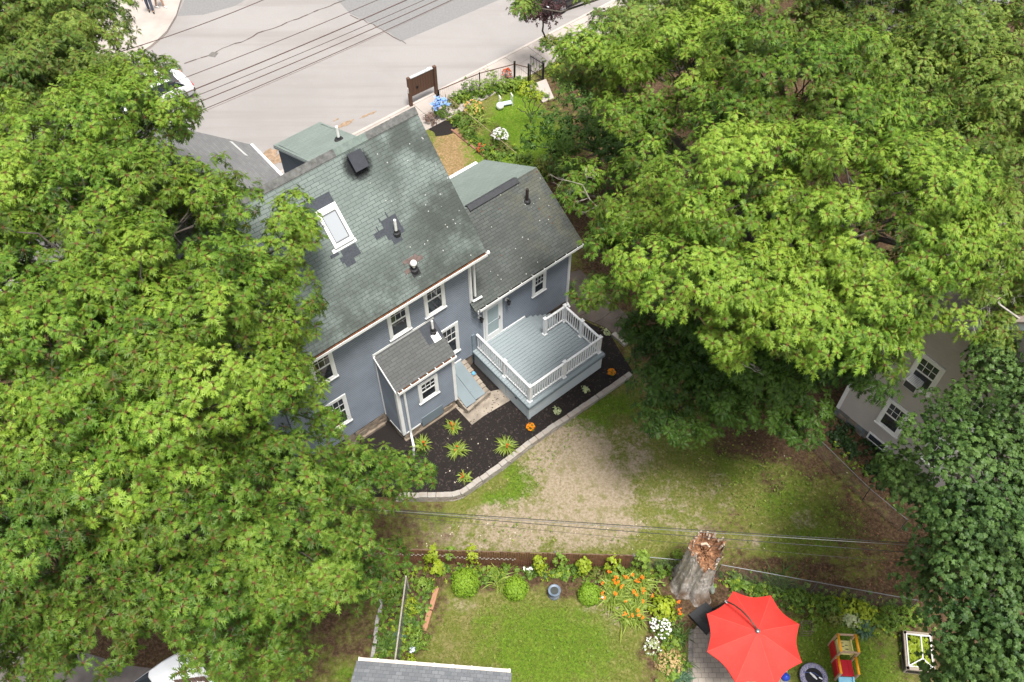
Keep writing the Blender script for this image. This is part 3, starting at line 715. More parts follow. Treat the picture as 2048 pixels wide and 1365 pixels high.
rear_window(9.0, 1.78, .86, 1.18, v=BV)
m = MB(); c = H(10.42, 16.92, 3.42 + .9 * .716)
m.obox(H(10.25, 16.62, 3.42 + .6 * .716) + BN * .016, UX * .3, VX * .24 + ZX * .24 * .716, BN * .015); m.build('pipe_flashing', M('white_sealant', (.75, .74, .72), .7, .1), house)
pipe([c + ZX * .18, c + ZX * .62], house, 'vent_pipe', .042, PVC, 10); m = MB(); m.lathe(c - ZX * .06, [(.13, 0), (.12, .12), (.08, .14), (.07, .26), (.05, .27)], 12); m.build('pipe_boot', BOOT, house)
# --- cross dormer on the street side
m = MB(); lap_wall(m, UX * 8.98, VX, -UX, lambda z: (23.9 - (z - 6.4) / 1.08, 22.95) if z < 9.4 else (RV + .0 + (10.42 - z) / .42, RV + .0 + (10.42 - z) / .42 + .0), 7.0, 9.4, .1)
for z in np.arange(7.0, 10.3, .1):   # triangular cheeks between the two slopes
    for uu, nn in ((8.98, -UX), (10.60, UX)):
        v_in = lambda q: RV + (RZ - q) / SL; v_out = lambda q: min(22.95, RV + (RZ - q) / .405)
        z2 = z + .1
        if v_out(z2) > v_in(z2):
            o = UX * uu
            m.quad(o + VX * v_in(z) + nn * .014 + ZX * z, o + VX * v_out(z) + nn * .014 + ZX * z, o + VX * v_out(z2) + nn * .002 + ZX * z2, o + VX * v_in(z2) + nn * .002 + ZX * z2)
lap_wall(m, VX * 22.95, UX, VX, span(8.98, 10.6), 7.5, 9.4)
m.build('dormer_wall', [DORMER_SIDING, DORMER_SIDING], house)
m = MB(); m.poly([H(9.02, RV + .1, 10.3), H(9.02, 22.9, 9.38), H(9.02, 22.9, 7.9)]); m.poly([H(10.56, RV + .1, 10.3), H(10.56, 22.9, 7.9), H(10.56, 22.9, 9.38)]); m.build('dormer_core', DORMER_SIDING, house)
m = MB(); roof_plane(m, 8.88, 10.70, 23.1, 9.35, RV - .02, 10.44, .07); m.build('dormer_roof', ROOF_PALE, house)
m = MB(); a, b = H(8.87, 23.1, 9.22), H(8.87, RV + .1, 10.27); m.obox(a, UX * .03, b - a, ZX * .09); m.build('dormer_trim', M('grey_trim', (.33, .36, .37), .6, .08), house)
c = H(10.25, RV + .45, RZ - .2); pipe([c, c + ZX * .56], house, 'vent_pipe', .045, PVC, 10)
m = MB(); m.lathe(c - ZX * .02, [(.16, 0), (.14, .08), (.08, .1), (.06, .17)], 12); m.build('pipe_boot', BOOT, house)
# --- things on the rear slope
m = MB(); on_roof(m, 8.24, 8.96, 18.70, 18.78, .13); on_roof(m, 8.24, 8.96, 19.44, 19.58, .13); on_roof(m, 8.24, 8.34, 18.78, 19.44, .13); on_roof(m, 8.86, 8.96, 18.78, 19.44, .13); on_roof(m, 8.14, 9.02, 18.62, 18.70, .02)
sk = m.build('skylight', WHITE, house)
m = MB(); 
t = NT('milky_skylight_glass'); t.base((.34, .36, .38)); t.rough(.15); t.p.inputs['Specular IOR Level'].default_value = .6  # pale grey base stands in for the reflected sky
on_roof(m, 8.37, 8.83, 18.81, 19.41, .10); m.build('skylight_pane', t.m, sk)
m = MB(); on_roof(m, 8.34, 8.86, 18.78, 18.81, .115); on_roof(m, 8.34, 8.86, 19.41, 19.44, .115); on_roof(m, 8.34, 8.37, 18.81, 19.41, .115); on_roof(m, 8.83, 8.86, 18.81, 19.41, .115); m.build('skylight_gasket', M('grey_gasket', (.12, .125, .13), .6), sk)
def patch(rects, mat, h=.012):
    m = MB()
    for k, r in enumerate(rects): on_roof(m, *r, h + k * .0015)
    m.build('roof_patch', mat, house)
patch([(8.06, 8.98, 19.58, 19.82)], SLATE_PATCH)
patch([(8.38, 8.94, 18.47, 18.60), (8.24, 8.95, 18.34, 18.47), (8.32, 8.66, 18.22, 18.34), (8.0, 8.3, 18.55, 18.62)], SLATE_PATCH)
patch([(9.62, 10.16, 18.42, 18.56), (9.98, 10.62, 18.28, 18.42), (10.02, 10.60, 18.42, 18.72), (10.08, 10.42, 18.14, 18.28), (9.80, 9.83, 18.56, 18.68), (10.0, 10.03, 18.72, 18.82), (10.3, 10.33, 18.72, 18.86)], SLATE_PATCH)
patch([(9.95, 10.20, 17.43, 17.52), (10.2, 10.75, 17.55, 17.64), (10.05, 10.6, 17.64, 17.72)], M('rusty_brown_shingle', (.13, .095, .085), .9, .25, 9))
patch([(10.14, 10.44, 17.28, 17.52)], BOOT, .018)
for (u, v, h, r) in ((10.33, 18.33, .62, .048), (10.28, 17.42, .30, .05)):
    c = mroof(u, v); pipe([c + ZX * .05, c + ZX * h], house, 'vent_pipe', r, PVC, 10)
    m = MB(); m.lathe(c - ZX * .05, [(.14, 0), (.13, .1), (.075, .12), (.06, .2)], 12); m.build('pipe_boot', BOOT, house)
c = mroof(10.28, 17.42); m = MB(); m.lathe(c + ZX * .26, [(.06, 0), (.11, .03), (.12, .1), (.08, .17), (.02, .2)], 14); m.build('pipe_cowl', PVC, house, smooth=True)
t = NT('soot'); cc = t.coord('UV'); sx = t.node('ShaderNodeVectorMath', operation='LENGTH'); t.link(cc, sx.inputs[0])
f = t.maprange(t.math('ADD', sx.outputs['Value'], t.math('MULTIPLY', t.math('SUBTRACT', t.noise(cc, 6, 4), .5), .5)), .45, 1.0, .9, 0)
t.base((.018, .019, .02)); t.rough(.95); tp = t.node('ShaderNodeBsdfTransparent'); mx = t.node('ShaderNodeMixShader'); t.link(f, mx.inputs[0]); t.link(tp.outputs[0], mx.inputs[1]); t.link(t.p.outputs[0], mx.inputs[2]); t.link(mx.outputs[0], t.out.inputs[0])
m = MB(); a, b, c, d = mroof(9.63, 19.62, .012), mroof(10.83, 19.62, .012), mroof(10.83, 20.42, .012), mroof(9.63, 20.42, .012); m.quad(a, b, c, d, [(-1, -1), (1, -1), (1, 1), (-1, 1)]); m.build('soot_stain', t.m, house)
m = MB(); a = mroof(10.04, 19.93); m.obox(a, UX * .42, (mroof(10.04, 20.28) - a), RN * .2); m.obox(a + RN * .2 - UX * .04 - (mroof(0, 1) - mroof(0, 0)).normalized() * .04, UX * .5, (mroof(10.04, 20.34) - a), RN * .04)
m.build('roof_vent_box', M('charcoal_vent', (.035, .038, .046), .6, .15), house, bevel=.01)
c = H(16.5, 18.98, WZ + (18.98 - WEV) * WS); pipe([c, c + ZX * .62], house, 'vent_pipe', .06, M('rusty_iron_pipe', (.035, .026, .024), .8, .4), 10)
m = MB(); m.lathe(c - ZX * .05, [(.15, 0), (.13, .08), (.07, .12)], 12); m.build('pipe_boot', BOOT, house)
# --- cellar bulkhead
m = MB(); PANEL = M('blue_grey_steel', (.155, .192, .208), .55, .07, 2)
bk = [(10.70, 17.22, .80), (10.70, 15.62, .30), (11.70, 15.72, .30), (11.70, 17.22, .80)]
P4 = [H(*p) for p in bk]
def lerp2(s, t_): a = P4[0].lerp(P4[3], s); b = P4[1].lerp(P4[2], s); return a.lerp(b, t_)
for s0, s1 in ((.02, .49), (.505, .98)):
    a, b, c, d = lerp2(s0, 0), lerp2(s0, .99), lerp2(s1, .99), lerp2(s1, 0); n = (b - a).cross(d - a).normalized(); n = n if n.z > 0 else -n
    m.obox(a, d - a, b - a, n * .03)
blk = m.build('bulkhead_door', PANEL, house)
m = MB(); p = lerp2(.46, .75); m.beam(p + ZX * .035, p + UX * .14 + ZX * .035, .03, .025); m.build('bulkhead_handle', M('grey_handle', (.2, .25, .27), .5), blk)
m = MB()
for s0, s1 in ((-.03, .03), (.97, 1.2)):
    for k in range(8):
        a, b = lerp2(s0, k / 8), lerp2(s1, (k + 1) / 8); m.prism([lerp2(s0, k / 8), lerp2(s1, k / 8), lerp2(s1, (k + 1) / 8), lerp2(s0, (k + 1) / 8)], -.2, lerp2(.5, (k + .5) / 8).z - .035)
a, b = lerp2(0, 1.0), lerp2(1.2, 1.0); m.prism([a, b, b - VX * .1, a - VX * .1], -.2, .26); rs = random.Random(4)
for i in range(26): p = lerp2(rs.uniform(0, 1.2), 1.02); m.obox(p + ZX * rs.uniform(-.12, -.04), UX * rs.uniform(.04, .12), -VX * rs.uniform(.04, .1), ZX * .06)
m.build('bulkhead_wall', CONCRETE, house)
m = MB(); m.hbox(10.66, 11.72, W - .055, W - .03, .84, .93); m.build('bulkhead_trim', WHITE, house)
m = MB(); p = lerp2(1.1, .45); m.lathe((p.x, p.y, p.z - .02), [(.07, 0), (.085, .05), (.06, .09)], 9); props(m.build('plastic_dish', M('sky_blue_plastic', (.12, .35, .55), .5)), 'small sky blue plastic dish lying on the concrete cheek of the cellar door', 'dish')  # a blue plastic cap left lying, not a dish

# ================================================================== THE DECK
DECKM = wood('grey_deck_paint', (.215, .252, .266), (.265, .302, .315), .6, 10, .65)
SKIRT = wood('pale_blue_grey_paint', (.50, .56, .58), (.56, .615, .63), .5, 7, .6)
DU0, DU1, DV0, DV1, DZ = 12.30, 16.15, 13.82, 17.20, .95
deck = thing('deck', H(14.2, 15.5, 0), 'raised grey painted deck with white railings behind the blue house', 'deck')
m = MB(); v = DV0; rs = random.Random(1)
while v < DV1 - .02:
    v2 = min(v + .138, DV1); u1 = DU1 if v2 < 16.06 else 14.95
    z = DZ + rs.uniform(-.002, .002)
    m.hbox(DU0, u1, v, v2, DZ - .03, z); v += .149
m.build('floor', DECKM, deck)
m = MB(); m.hbox(DU0, DU1, DV0, DV1 - 1.2, DZ - .06, DZ - .032); m.hbox(DU0, 14.94, DV1 - 1.2, DV1, DZ - .06, DZ - .032); m.build('subfloor', M('dark_gap', (.03, .034, .036), .9), deck)
RIM = M('grey_rim_board', (.20, .24, .26), .65, .12)
m = MB(); m.hbox(DU0 - .02, DU1 + .02, DV0 - .025, DV0 - .0, DZ - .17, DZ - .01); m.hbox(DU0 - .025, DU0 - .0, DV0 - .02, DV1, DZ - .17, DZ - .01); m.hbox(DU1, DU1 + .025, DV0, 16.06, DZ - .17, DZ - .01); m.build('rim_board', RIM, deck)
m = MB()
for k in range(3): m.hbox(DU0 + .14, DU1 - .06, DV0 + .04, DV0 + .07, .02 + k * .25, .02 + k * .25 + .246)
m.build('skirt', SKIRT, deck); m = MB(); m.hbox(DU1 - .09, DU1 - .06, DV0 + .05, 16.0, -.1, .77); m.build('skirt', SKIRT, deck)
m = MB()
for k in range(3): m.hbox(DU0 + .05, DU0 + .08, 15.35, DV1, .02 + k * .25, .02 + k * .25 + .246)
m.build('skirt', SKIRT, deck)
m = MB(); m.hbox(DU0 + .03, DU0 + .14, DV0 + .03, DV0 + .14, -.1, .78); m.build('skirt_post', SKIRT, deck); m = MB(); m.hbox(DU0 + .03, DU0 + .09, 15.26, 15.34, -.1, .78); m.build('skirt_post', SKIRT, deck)
m = MB(); m.hbox(DU0 + .045, DU0 + .075, 13.99, 15.25, .02, .76); hatch = m.build('access_hatch', SKIRT, deck)
m = MB(); m.hbox(DU0 + .022, DU0 + .044, 14.58, 14.64, .6, .68); m.hbox(DU0 + .0, DU0 + .02, 14.56, 14.66, .63, .65); m.build('hatch_latch', DARKMETAL, hatch)
STEPM = DECKM
st = []
for k in range(5):
    m = MB(); z = DZ - .175 * (k + 1); u = 14.97 + .26 * k
    m.hbox(u, u + .30, 16.09, 17.2, z - .035, z); m.hbox(u + .27, u + .288, 16.1, 17.19, z - .2, z - .036); m.build('step', STEPM, deck)
m = MB(); m.hbox(14.95, 14.965, 16.09, 17.2, DZ - .18, DZ - .035); m.hbox(14.95, 16.2, 16.07, 16.09, -.1, DZ - .03); m.build('stair_side', RIM, deck)
m = MB(); m.hbox(13.83, 14.95, DV1 - .02, DV1 + .025, DZ + .003, DZ + .04); m.build('wall_strip', WHITE, deck)
PU0, PU1, PV0, PV1 = DU0 + .20, DU1 - .14, DV0 + .20, 16.03
VINYL = M('white_vinyl', (.78, .78, .775), .45, .06)
def post(u, v):
    m = MB(); s = .055
    m.hbox(u - s, u + s, v - s, v + s, DZ, DZ + 1.0); p = m.build('post', VINYL, deck, bevel=.006)
    m = MB(); m.hbox(u - .075, u + .075, v - .075, v + .075, DZ + .998, DZ + 1.03)
    c = [H(u - .075, v - .075, DZ + 1.03), H(u + .075, v - .075, DZ + 1.03), H(u + .075, v + .075, DZ + 1.03), H(u - .075, v + .075, DZ + 1.03)]; t_ = H(u, v, DZ + 1.075)
    for k in range(4): m.poly([c[k], c[(k + 1) % 4], t_], [(0, 0)] * 3)
    m.build('post_cap', VINYL, p)
    m = MB(); m.hbox(u - .085, u + .085, v - .085, v + .085, DZ + .001, DZ + .045); m.build('post_base', VINYL, p)
mL, mF, mR = (PV0 + DV1) / 2 - .12, (PU0 + PU1) / 2 - .05, (PV0 + PV1) / 2 + .02
for u, v in ((PU0, PV0), (PU0, mL), (mF, PV0), (PU1, PV0), (PU1, mR), (PU1, PV1), (14.98, PV1)): post(u, v)
BALME = None
def railing(a, b):
    global BALME
    (u0, v0), (u1, v1) = a, b; A, B = H(u0, v0, 0), H(u1, v1, 0); d = (B - A).normalized(); L = (B - A).length
    A = A + d * .056; B = B - d * .056; L -= .112
    m = MB(); m.beam(A + ZX * (DZ + .93), B + ZX * (DZ + .93), .085, .05); m.beam(A + ZX * (DZ + .885), B + ZX * (DZ + .885), .045, .04); r = m.build('railing', VINYL, deck)
    m = MB(); m.beam(A + ZX * (DZ + .12), B + ZX * (DZ + .12), .05, .06); m.build('bottom_rail', VINYL, r)
    n = int(L / .118); s = L / n
    for k in range(n):
        p = A + d * (s * (k + .5)) + ZX * (DZ + .15)
        if BALME is None:
            m = MB(); w = .0175
            m.obox(Vector((-w, -w, 0)), Vector((2 * w, 0, 0)), Vector((0, 2 * w, 0)), Vector((0, 0, .715)))
            o = m.build('baluster', VINYL, None, loc=(0, 0, 0)); BALME = o.data
        else: o = bpy.data.objects.new('baluster', BALME); COL.objects.link(o)
        o.parent = r; o.location = p - _BASE[r.name]; o.rotation_euler = (0, 0, YAW)
railing((PU0, PV0), (PU0, mL)); railing((PU0, mL), (PU0, DV1 + .02)); railing((PU0, PV0), (mF, PV0)); railing((mF, PV0), (PU1, PV0)); railing((PU1, PV0), (PU1, mR)); railing((PU1, mR), (PU1, PV1)); railing((14.98, PV1), (PU1, PV1))
m = MB(); m.hbox(DU0 - .02, DU0 + .1, DV1 - .02, DV1 + .02, 1.0, 1.95); m.build('wall_bracket', M('grey_wall_bracket', (.18, .23, .26), .6), deck)

# ================================================================== EDGING WALL OF THE BED
t = NT('split_concrete_block'); c = t.coord(); n1 = t.noise(c, 2.2, 4); n2 = t.noise(c, 40, 3)
t.base(t.mix(t.maprange(n2, .3, .7, 0, .35), t.ramp(n1, [(.3, (.32, .255, .205)), (.55, (.36, .34, .31)), (.75, (.42, .35, .29))]), (.22, .185, .15))); t.rough(.95); t.bump(n2, .6, .02); BLOCK = t.m
m = MB(); rs = random.Random(17)
edge = [at(px, py, .05) for px, py in ((790, 993), (812, 993), (905, 992), (925, 986), (942, 974), (1000, 934), (1062, 886), (1110, 853), (1160, 820), (1215, 782), (1264, 748))]
acc = []
for a, b in zip(edge, edge[1:]):
    n = max(1, int(round((b - a).length / .06)));  acc += [a.lerp(b, i / n) for i in range(n)]
acc.append(edge[-1])
def lay(z0, z1, off, step, din, jit, flare=0):
    d = 0; i0 = off
    while i0 + step < len(acc):
        a, b = acc[i0], acc[i0 + step]; dr = (b - a).normalized(); s = Vector((-dr.y, dr.x, 0)) * (1 if (dr.cross(Vector((0, 0, 1)))).dot(Vector((0, -1, 0))) > 0 else -1)
        L = (b - a).length; o = Vector((a.x, a.y, z0)) + Vector((rs.uniform(-jit, jit), rs.uniform(-jit, jit), rs.uniform(-.006, .006)))
        inn = s if s.y > 0 else -s
        if abs(dr.y) > .9: inn = -s
        m.obox(o - inn * .05, dr * (L - .012), inn * din, ZX * (z1 - z0)); i0 += step
lay(-.09, .055, 0, 5, .2, .012); lay(-.25, -.095, 2, 5, .22, .006); lay(-.42, -.255, 0, 5, .24, .005)
edge2 = [at(px, py, -.02) for px, py in ((1250, 690), (1232, 672), (1214, 660))]; acc = []
for a, b in zip(edge2, edge2[1:]):
    n = max(1, int(round((b - a).length / .06))); acc += [a.lerp(b, i / n) for i in range(n)]
acc.append(edge2[-1]); lay(-.12, .02, 0, 6, .2, .02)
props(m.build('retaining_wall', BLOCK, bevel=.008), 'low curved retaining wall of split concrete blocks edging the black mulch bed', 'retaining wall')
# ================================================================== TREES
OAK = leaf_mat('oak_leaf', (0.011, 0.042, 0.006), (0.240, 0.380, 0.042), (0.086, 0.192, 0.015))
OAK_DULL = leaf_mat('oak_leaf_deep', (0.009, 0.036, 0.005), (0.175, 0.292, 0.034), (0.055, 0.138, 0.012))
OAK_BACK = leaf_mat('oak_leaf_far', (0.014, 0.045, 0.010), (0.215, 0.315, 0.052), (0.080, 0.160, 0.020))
OAK_DARK = leaf_mat('shade_oak_leaf', (0.010, 0.038, 0.006), (0.075, 0.155, 0.018), stem=(.05, .06, .02))  # tones darkened to paint in the shade this oak stands in
MAPLE = leaf_mat('maple_leaf', (0.009, 0.038, 0.009), (0.118, 0.210, 0.048), stem=(.06, .10, .03))
DOGWOOD = leaf_mat('dogwood_leaf', (0.020, 0.060, 0.010), (0.085, 0.165, 0.022), stem=(.03, .07, .01))
PURPLE = leaf_mat('purple_leaf', (0.025, 0.012, 0.014), (0.085, 0.040, 0.042), stem=(.04, .02, .02))
def oak_leaf(k=1.0):
    v = [(0, -.02, 0), (0, .02, 0), (.22, .014, 0), (.22, -.014, 0)]           # stalk
    f = [(0, 3, 2), (0, 2, 1)]; red = [1, 1, .8, .8]
    mid = [.18, .42, .64, .84, 1.04]
    base = len(v)
    for x in mid: v.append((x, 0, 0.0)); red.append(1.0 if x < .2 else (.3 if x < .5 else .05))
    lobes = [(.18, .38, .40, .19), (.35, .58, .66, .29), (.57, .78, .90, .26)]
    for sgn in (1, -1):
        for x0, x1, xt, w in lobes:
            b = len(v); v += [(x0, .012 * sgn, .01), (xt, w * sgn * k, -.06), (x1, .025 * sgn, .01)]; red += [.15, 0, 0]
            f.append((b, b + 1, b + 2) if sgn < 0 else (b, b + 2, b + 1))
    b = len(v); v += [(.78, -.045 * k, 0), (1.12, 0, -.06), (.78, .045 * k, 0)]; red += [0, 0, 0]; f.append((b, b + 1, b + 2))
    b = len(v); v += [(.18, -.04, .0), (.82, -.055, 0), (.82, .055, 0), (.18, .04, 0)]; red += [.8, 0, 0, .8]; f += [(b, b + 1, b + 2), (b, b + 2, b + 3)]
    return np.array(v), np.array(f), np.array(red, float)
def broad_leaf():
    v = [(0, 0, 0), (.28, .30, .0), (.30, -.30, .0), (.55, .44, -.03), (.62, .16, .0), (.62, -.16, .0), (.55, -.44, -.03), (1.0, 0, -.08)]
    f = [(0, 2, 5), (0, 5, 4), (0, 4, 1), (1, 4, 3), (2, 6, 5), (4, 5, 7)]
    return np.array(v), np.array(f), np.array([.5, 0, 0, 0, 0, 0, 0, 0])
def oval_leaf():
    v = [(0, 0, 0), (.35, .2, .02), (.35, -.2, .02), (.75, .17, 0), (.75, -.17, 0), (1, 0, -.06)]
    f = [(0, 2, 1), (1, 2, 4), (1, 4, 3), (3, 4, 5)]
    return np.array(v), np.array(f), np.array([.4, 0, 0, 0, 0, 0])
def norm(a): return a / np.maximum(1e-6, np.linalg.norm(a, axis=-1, keepdims=True))
def sphere_dirs(rs, n, zmin=-1.0):
    z = rs.uniform(zmin, 1, n); a = rs.uniform(0, 2 * np.pi, n); r = np.sqrt(np.maximum(0, 1 - z * z))
    return np.stack([r * np.cos(a), r * np.sin(a), z], -1)
def leaves_mesh(P, A, rs, tpl, nleaf, L, tint, lo=-38, hi=34, sag=.30, wvar=.25):
    """whorls of leaves: P centres, A axes; returns vertices, triangles, colours"""
    tv, tf, tr = tpl; N = len(P)
    A = norm(A); ref = np.where(np.abs(A[:, 2:3]) < .9, np.array([[0, 0, 1.0]]), np.array([[1.0, 0, 0]]))
    X = norm(np.cross(ref, A)); Y = np.cross(A, X)
    k = np.arange(nleaf); az = rs.uniform(0, 6.28, (N, 1)) + k * 2.39996 + rs.uniform(-.35, .35, (N, nleaf))
    el = np.radians(rs.uniform(lo, hi, (N, nleaf)))
    rad = X[:, None] * np.cos(az)[..., None] + Y[:, None] * np.sin(az)[..., None]
    D = norm(rad * np.cos(el)[..., None] + A[:, None] * np.sin(el)[..., None])
    Nn = norm(A[:, None] * np.cos(el)[..., None] - rad * np.sin(el)[..., None] + rs.normal(0, .22, (N, nleaf, 3)))
    S = norm(np.cross(Nn, D)); Nn = np.cross(D, S)
    ll = L * rs.uniform(.7, 1.2, (N, nleaf)) * rs.uniform(.72, 1.18, (N, 1)); ww = rs.uniform(1 - wvar, 1 + wvar, (N, nleaf))
    O = P[:, None] + A[:, None] * rs.uniform(-.04, .02, (N, nleaf))[..., None] * (L / .2)
    V = O[:, :, None] + ll[..., None, None] * (D[:, :, None] * tv[None, None, :, 0:1] + S[:, :, None] * (tv[None, None, :, 1:2] * ww[..., None, None]) + Nn[:, :, None] * tv[None, None, :, 2:3])
    V[..., 2] -= ll[..., None] * sag * tv[None, None, :, 0] ** 2
    n = len(tv); V = V.reshape(-1, 3)
    T = (tf[None] + (np.arange(N * nleaf) * n)[:, None, None]).reshape(-1, 3)
    ti = np.clip(tint[:, None] + rs.normal(0, .11, (N, nleaf)), 0, 1)
    C = np.zeros((N, nleaf, n, 4)); C[..., 0] = ti[..., None]; C[..., 1] = tr[None, None]; C[..., 2] = np.clip(.38 + .42 * np.sin(P[:, 0] * 1.1 + 1.7 * np.sin(P[:, 1] * .8)) * np.cos(P[:, 1] * 1.2 + P[:, 2]) + rs.normal(0, .22, N), 0, 1)[:, None, None]; C[..., 3] = 1
    return V, T, C.reshape(-1, 4)
def crown_points(rs, lobes, dens=1.0, sub=(.6, 1.05), inner=.35, flat=.8, per=27, zmin=-.45):
    """sprays on the shell of every lobe, whorls over every spray"""
    P, A, T, SC = [], [], [], []
    for (c, R) in lobes:
        c = np.array(c); n = max(5, int(5.2 * R * R * dens)) if R > .8 else max(4, int(7 * R * dens))
        d = sphere_dirs(rs, n, zmin); d = d[(np.sin(d[:, 0] * 4.3 + R * 9) + np.cos(d[:, 1] * 4.7 + R * 5)) > rs.uniform(-2.5, -.2, n)]; n = len(d); rr = R * rs.uniform(.70, 1.0, n); rr = np.where(rs.rand(n) < .3, rr * rs.uniform(.45, .8, n), rr)
        sc = c + d * rr[:, None] * np.array([1, 1, flat])
        base = rs.uniform(.20, .56)
        for k in range(n):
            r = rs.uniform(*sub) * min(1, .45 + R * .4); m = max(4, int(per * r * r / .5 * rs.uniform(.8, 1.2)))
            e = sphere_dirs(rs, m, -.35); q = sc[k] + e * r * np.array([1, 1, .55]) * rs.uniform(.6, 1.0, (m, 1))
            P.append(q); A.append(e * .75 + d[k] * .55 + np.array([0, 0, .65]) + rs.normal(0, .18, (m, 3)))
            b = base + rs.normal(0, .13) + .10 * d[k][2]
            T.append(np.clip(b + .30 * e[:, 2] + rs.normal(0, .1, m), 0, 1)); SC.append((sc[k], c, R))  # tint rises with height, painting top light into the leaf colour
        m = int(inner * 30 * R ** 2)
        e = sphere_dirs(rs, m); P.append(c + e * R * np.array([1, 1, flat]) * (rs.uniform(.1, .75, (m, 1)))); A.append(e + np.array([0, 0, .8])); T.append(np.clip(rs.normal(.06, .05, m), 0, 1))  # inner leaves tinted near-black, painting in the shade inside the crown
    return np.concatenate(P), np.concatenate(A), np.concatenate(T), SC
def limb_path(a, b, rs, n=5, sag=.1, jit=.12):
    a, b = Vector(a), Vector(b); L = (b - a).length; out = []
    for i in range(n + 1):
        t = i / n; p = a.lerp(b, t); p.z += math.sin(t * math.pi) * L * sag
        if 0 < i < n: p += Vector(rs.normal(0, jit * L / n, 3))
        out.append(p)
    return out
def tree(name, label, cat, base, lobes, seed, mat=None, bark=None, tpl=None, nleaf=10, L=.212, trunk_r=.3, dens=1.0, fork=.42, group=None, twig=True, crown_name='crown', **kw):
    rs = np.random.RandomState(seed); base = Vector(base)
    lobes = [((at(px, py, z)) if not isinstance(px, tuple) else Vector(px), R) for (px, py, z, R) in lobes]
    t = thing(name, base, label, cat, group)
    lo = kw.pop('lo', -40); hi = kw.pop('hi', 34)
    wv = kw.pop('wvar', .25); P, A, T, SC = crown_points(rs, lobes, dens, **kw)
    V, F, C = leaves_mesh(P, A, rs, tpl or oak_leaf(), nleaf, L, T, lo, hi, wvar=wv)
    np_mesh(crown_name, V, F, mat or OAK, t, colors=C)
    cen = sum((c for c, r in lobes), Vector()) / len(lobes); zf = base.z + (cen.z - base.z) * fork
    m = MB(); F0 = Vector((base.x + (cen.x - base.x) * .25, base.y + (cen.y - base.y) * .25, zf))
    pts = limb_path(base - ZX * .1, F0, rs, 5, 0, .06)
    m.tube(pts, [trunk_r * (1.35 if i == 0 else 1.0 - .06 * i) for i in range(len(pts))], 12)
    m.build('trunk', bark or BARK, t, smooth=True)
    m = MB()
    for c, R in lobes:
        st = F0 - ZX * rs.uniform(0, .12) * (zf - base.z); p = limb_path(st, c - ZX * R * .25, rs, 6, .06, .16)
        r0 = trunk_r * (.28 + .12 * R); m.tube(p, [max(.02, r0 * (1 - .85 * i / 6)) for i in range(7)], 7, cap=False)
    if twig:
        for s, c, R in SC:
            c = Vector(c) - ZX * R * .25; s = Vector(s); st = c.lerp(s, rs.uniform(0, .3))
            if (s - st).length < .2: continue
            p = limb_path(st, s, rs, 3, .03, .2); r0 = .010 + .008 * R
            m.tube(p, [r0, r0 * .8, r0 * .55, r0 * .3], 5, cap=False)
    m.build('limb', bark or BARK, t, smooth=True)
    return t
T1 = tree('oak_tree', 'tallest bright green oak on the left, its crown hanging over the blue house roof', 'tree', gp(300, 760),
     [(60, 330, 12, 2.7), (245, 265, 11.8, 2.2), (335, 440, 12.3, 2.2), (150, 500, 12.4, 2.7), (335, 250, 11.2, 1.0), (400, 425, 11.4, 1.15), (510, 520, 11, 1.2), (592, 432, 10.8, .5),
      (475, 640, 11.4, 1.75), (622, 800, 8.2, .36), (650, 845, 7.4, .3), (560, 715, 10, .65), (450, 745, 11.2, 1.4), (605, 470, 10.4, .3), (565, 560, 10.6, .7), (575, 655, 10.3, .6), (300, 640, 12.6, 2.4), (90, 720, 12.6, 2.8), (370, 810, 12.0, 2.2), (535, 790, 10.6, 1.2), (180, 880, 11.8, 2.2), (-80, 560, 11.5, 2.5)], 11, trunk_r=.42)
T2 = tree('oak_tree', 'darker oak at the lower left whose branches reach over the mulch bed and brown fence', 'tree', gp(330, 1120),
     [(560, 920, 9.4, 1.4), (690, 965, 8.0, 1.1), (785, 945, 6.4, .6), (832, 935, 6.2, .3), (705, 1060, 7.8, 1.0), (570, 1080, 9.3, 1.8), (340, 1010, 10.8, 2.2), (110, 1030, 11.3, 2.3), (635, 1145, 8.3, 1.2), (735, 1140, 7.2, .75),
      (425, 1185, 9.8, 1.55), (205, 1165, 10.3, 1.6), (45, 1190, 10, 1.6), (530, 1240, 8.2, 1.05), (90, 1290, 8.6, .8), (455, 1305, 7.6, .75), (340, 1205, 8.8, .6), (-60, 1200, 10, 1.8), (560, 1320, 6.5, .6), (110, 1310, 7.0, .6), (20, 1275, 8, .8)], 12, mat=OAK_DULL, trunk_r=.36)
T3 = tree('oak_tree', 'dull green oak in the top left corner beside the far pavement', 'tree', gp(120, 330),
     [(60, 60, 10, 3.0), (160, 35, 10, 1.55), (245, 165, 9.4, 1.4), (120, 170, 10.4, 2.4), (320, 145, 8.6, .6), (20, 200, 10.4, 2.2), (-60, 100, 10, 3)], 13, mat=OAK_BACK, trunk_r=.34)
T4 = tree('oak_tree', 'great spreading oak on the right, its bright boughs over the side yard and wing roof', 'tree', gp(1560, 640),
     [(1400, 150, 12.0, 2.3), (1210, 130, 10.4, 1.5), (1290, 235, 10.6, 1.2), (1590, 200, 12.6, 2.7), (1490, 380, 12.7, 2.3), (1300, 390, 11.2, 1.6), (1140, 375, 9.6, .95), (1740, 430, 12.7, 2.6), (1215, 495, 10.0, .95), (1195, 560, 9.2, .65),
      (1420, 560, 12.0, 1.9), (1635, 590, 11.8, 2.0), (1850, 590, 11.4, 1.3), (1320, 555, 10.4, 1.1), (1800, 690, 10.2, .75), (1710, 660, 10.8, .9), (1470, 665, 10.2, .95), (1930, 470, 11.5, 1.2), (1850, 340, 12.2, 2.0), (1760, 270, 11.6, 1.7)], 14, trunk_r=.5)
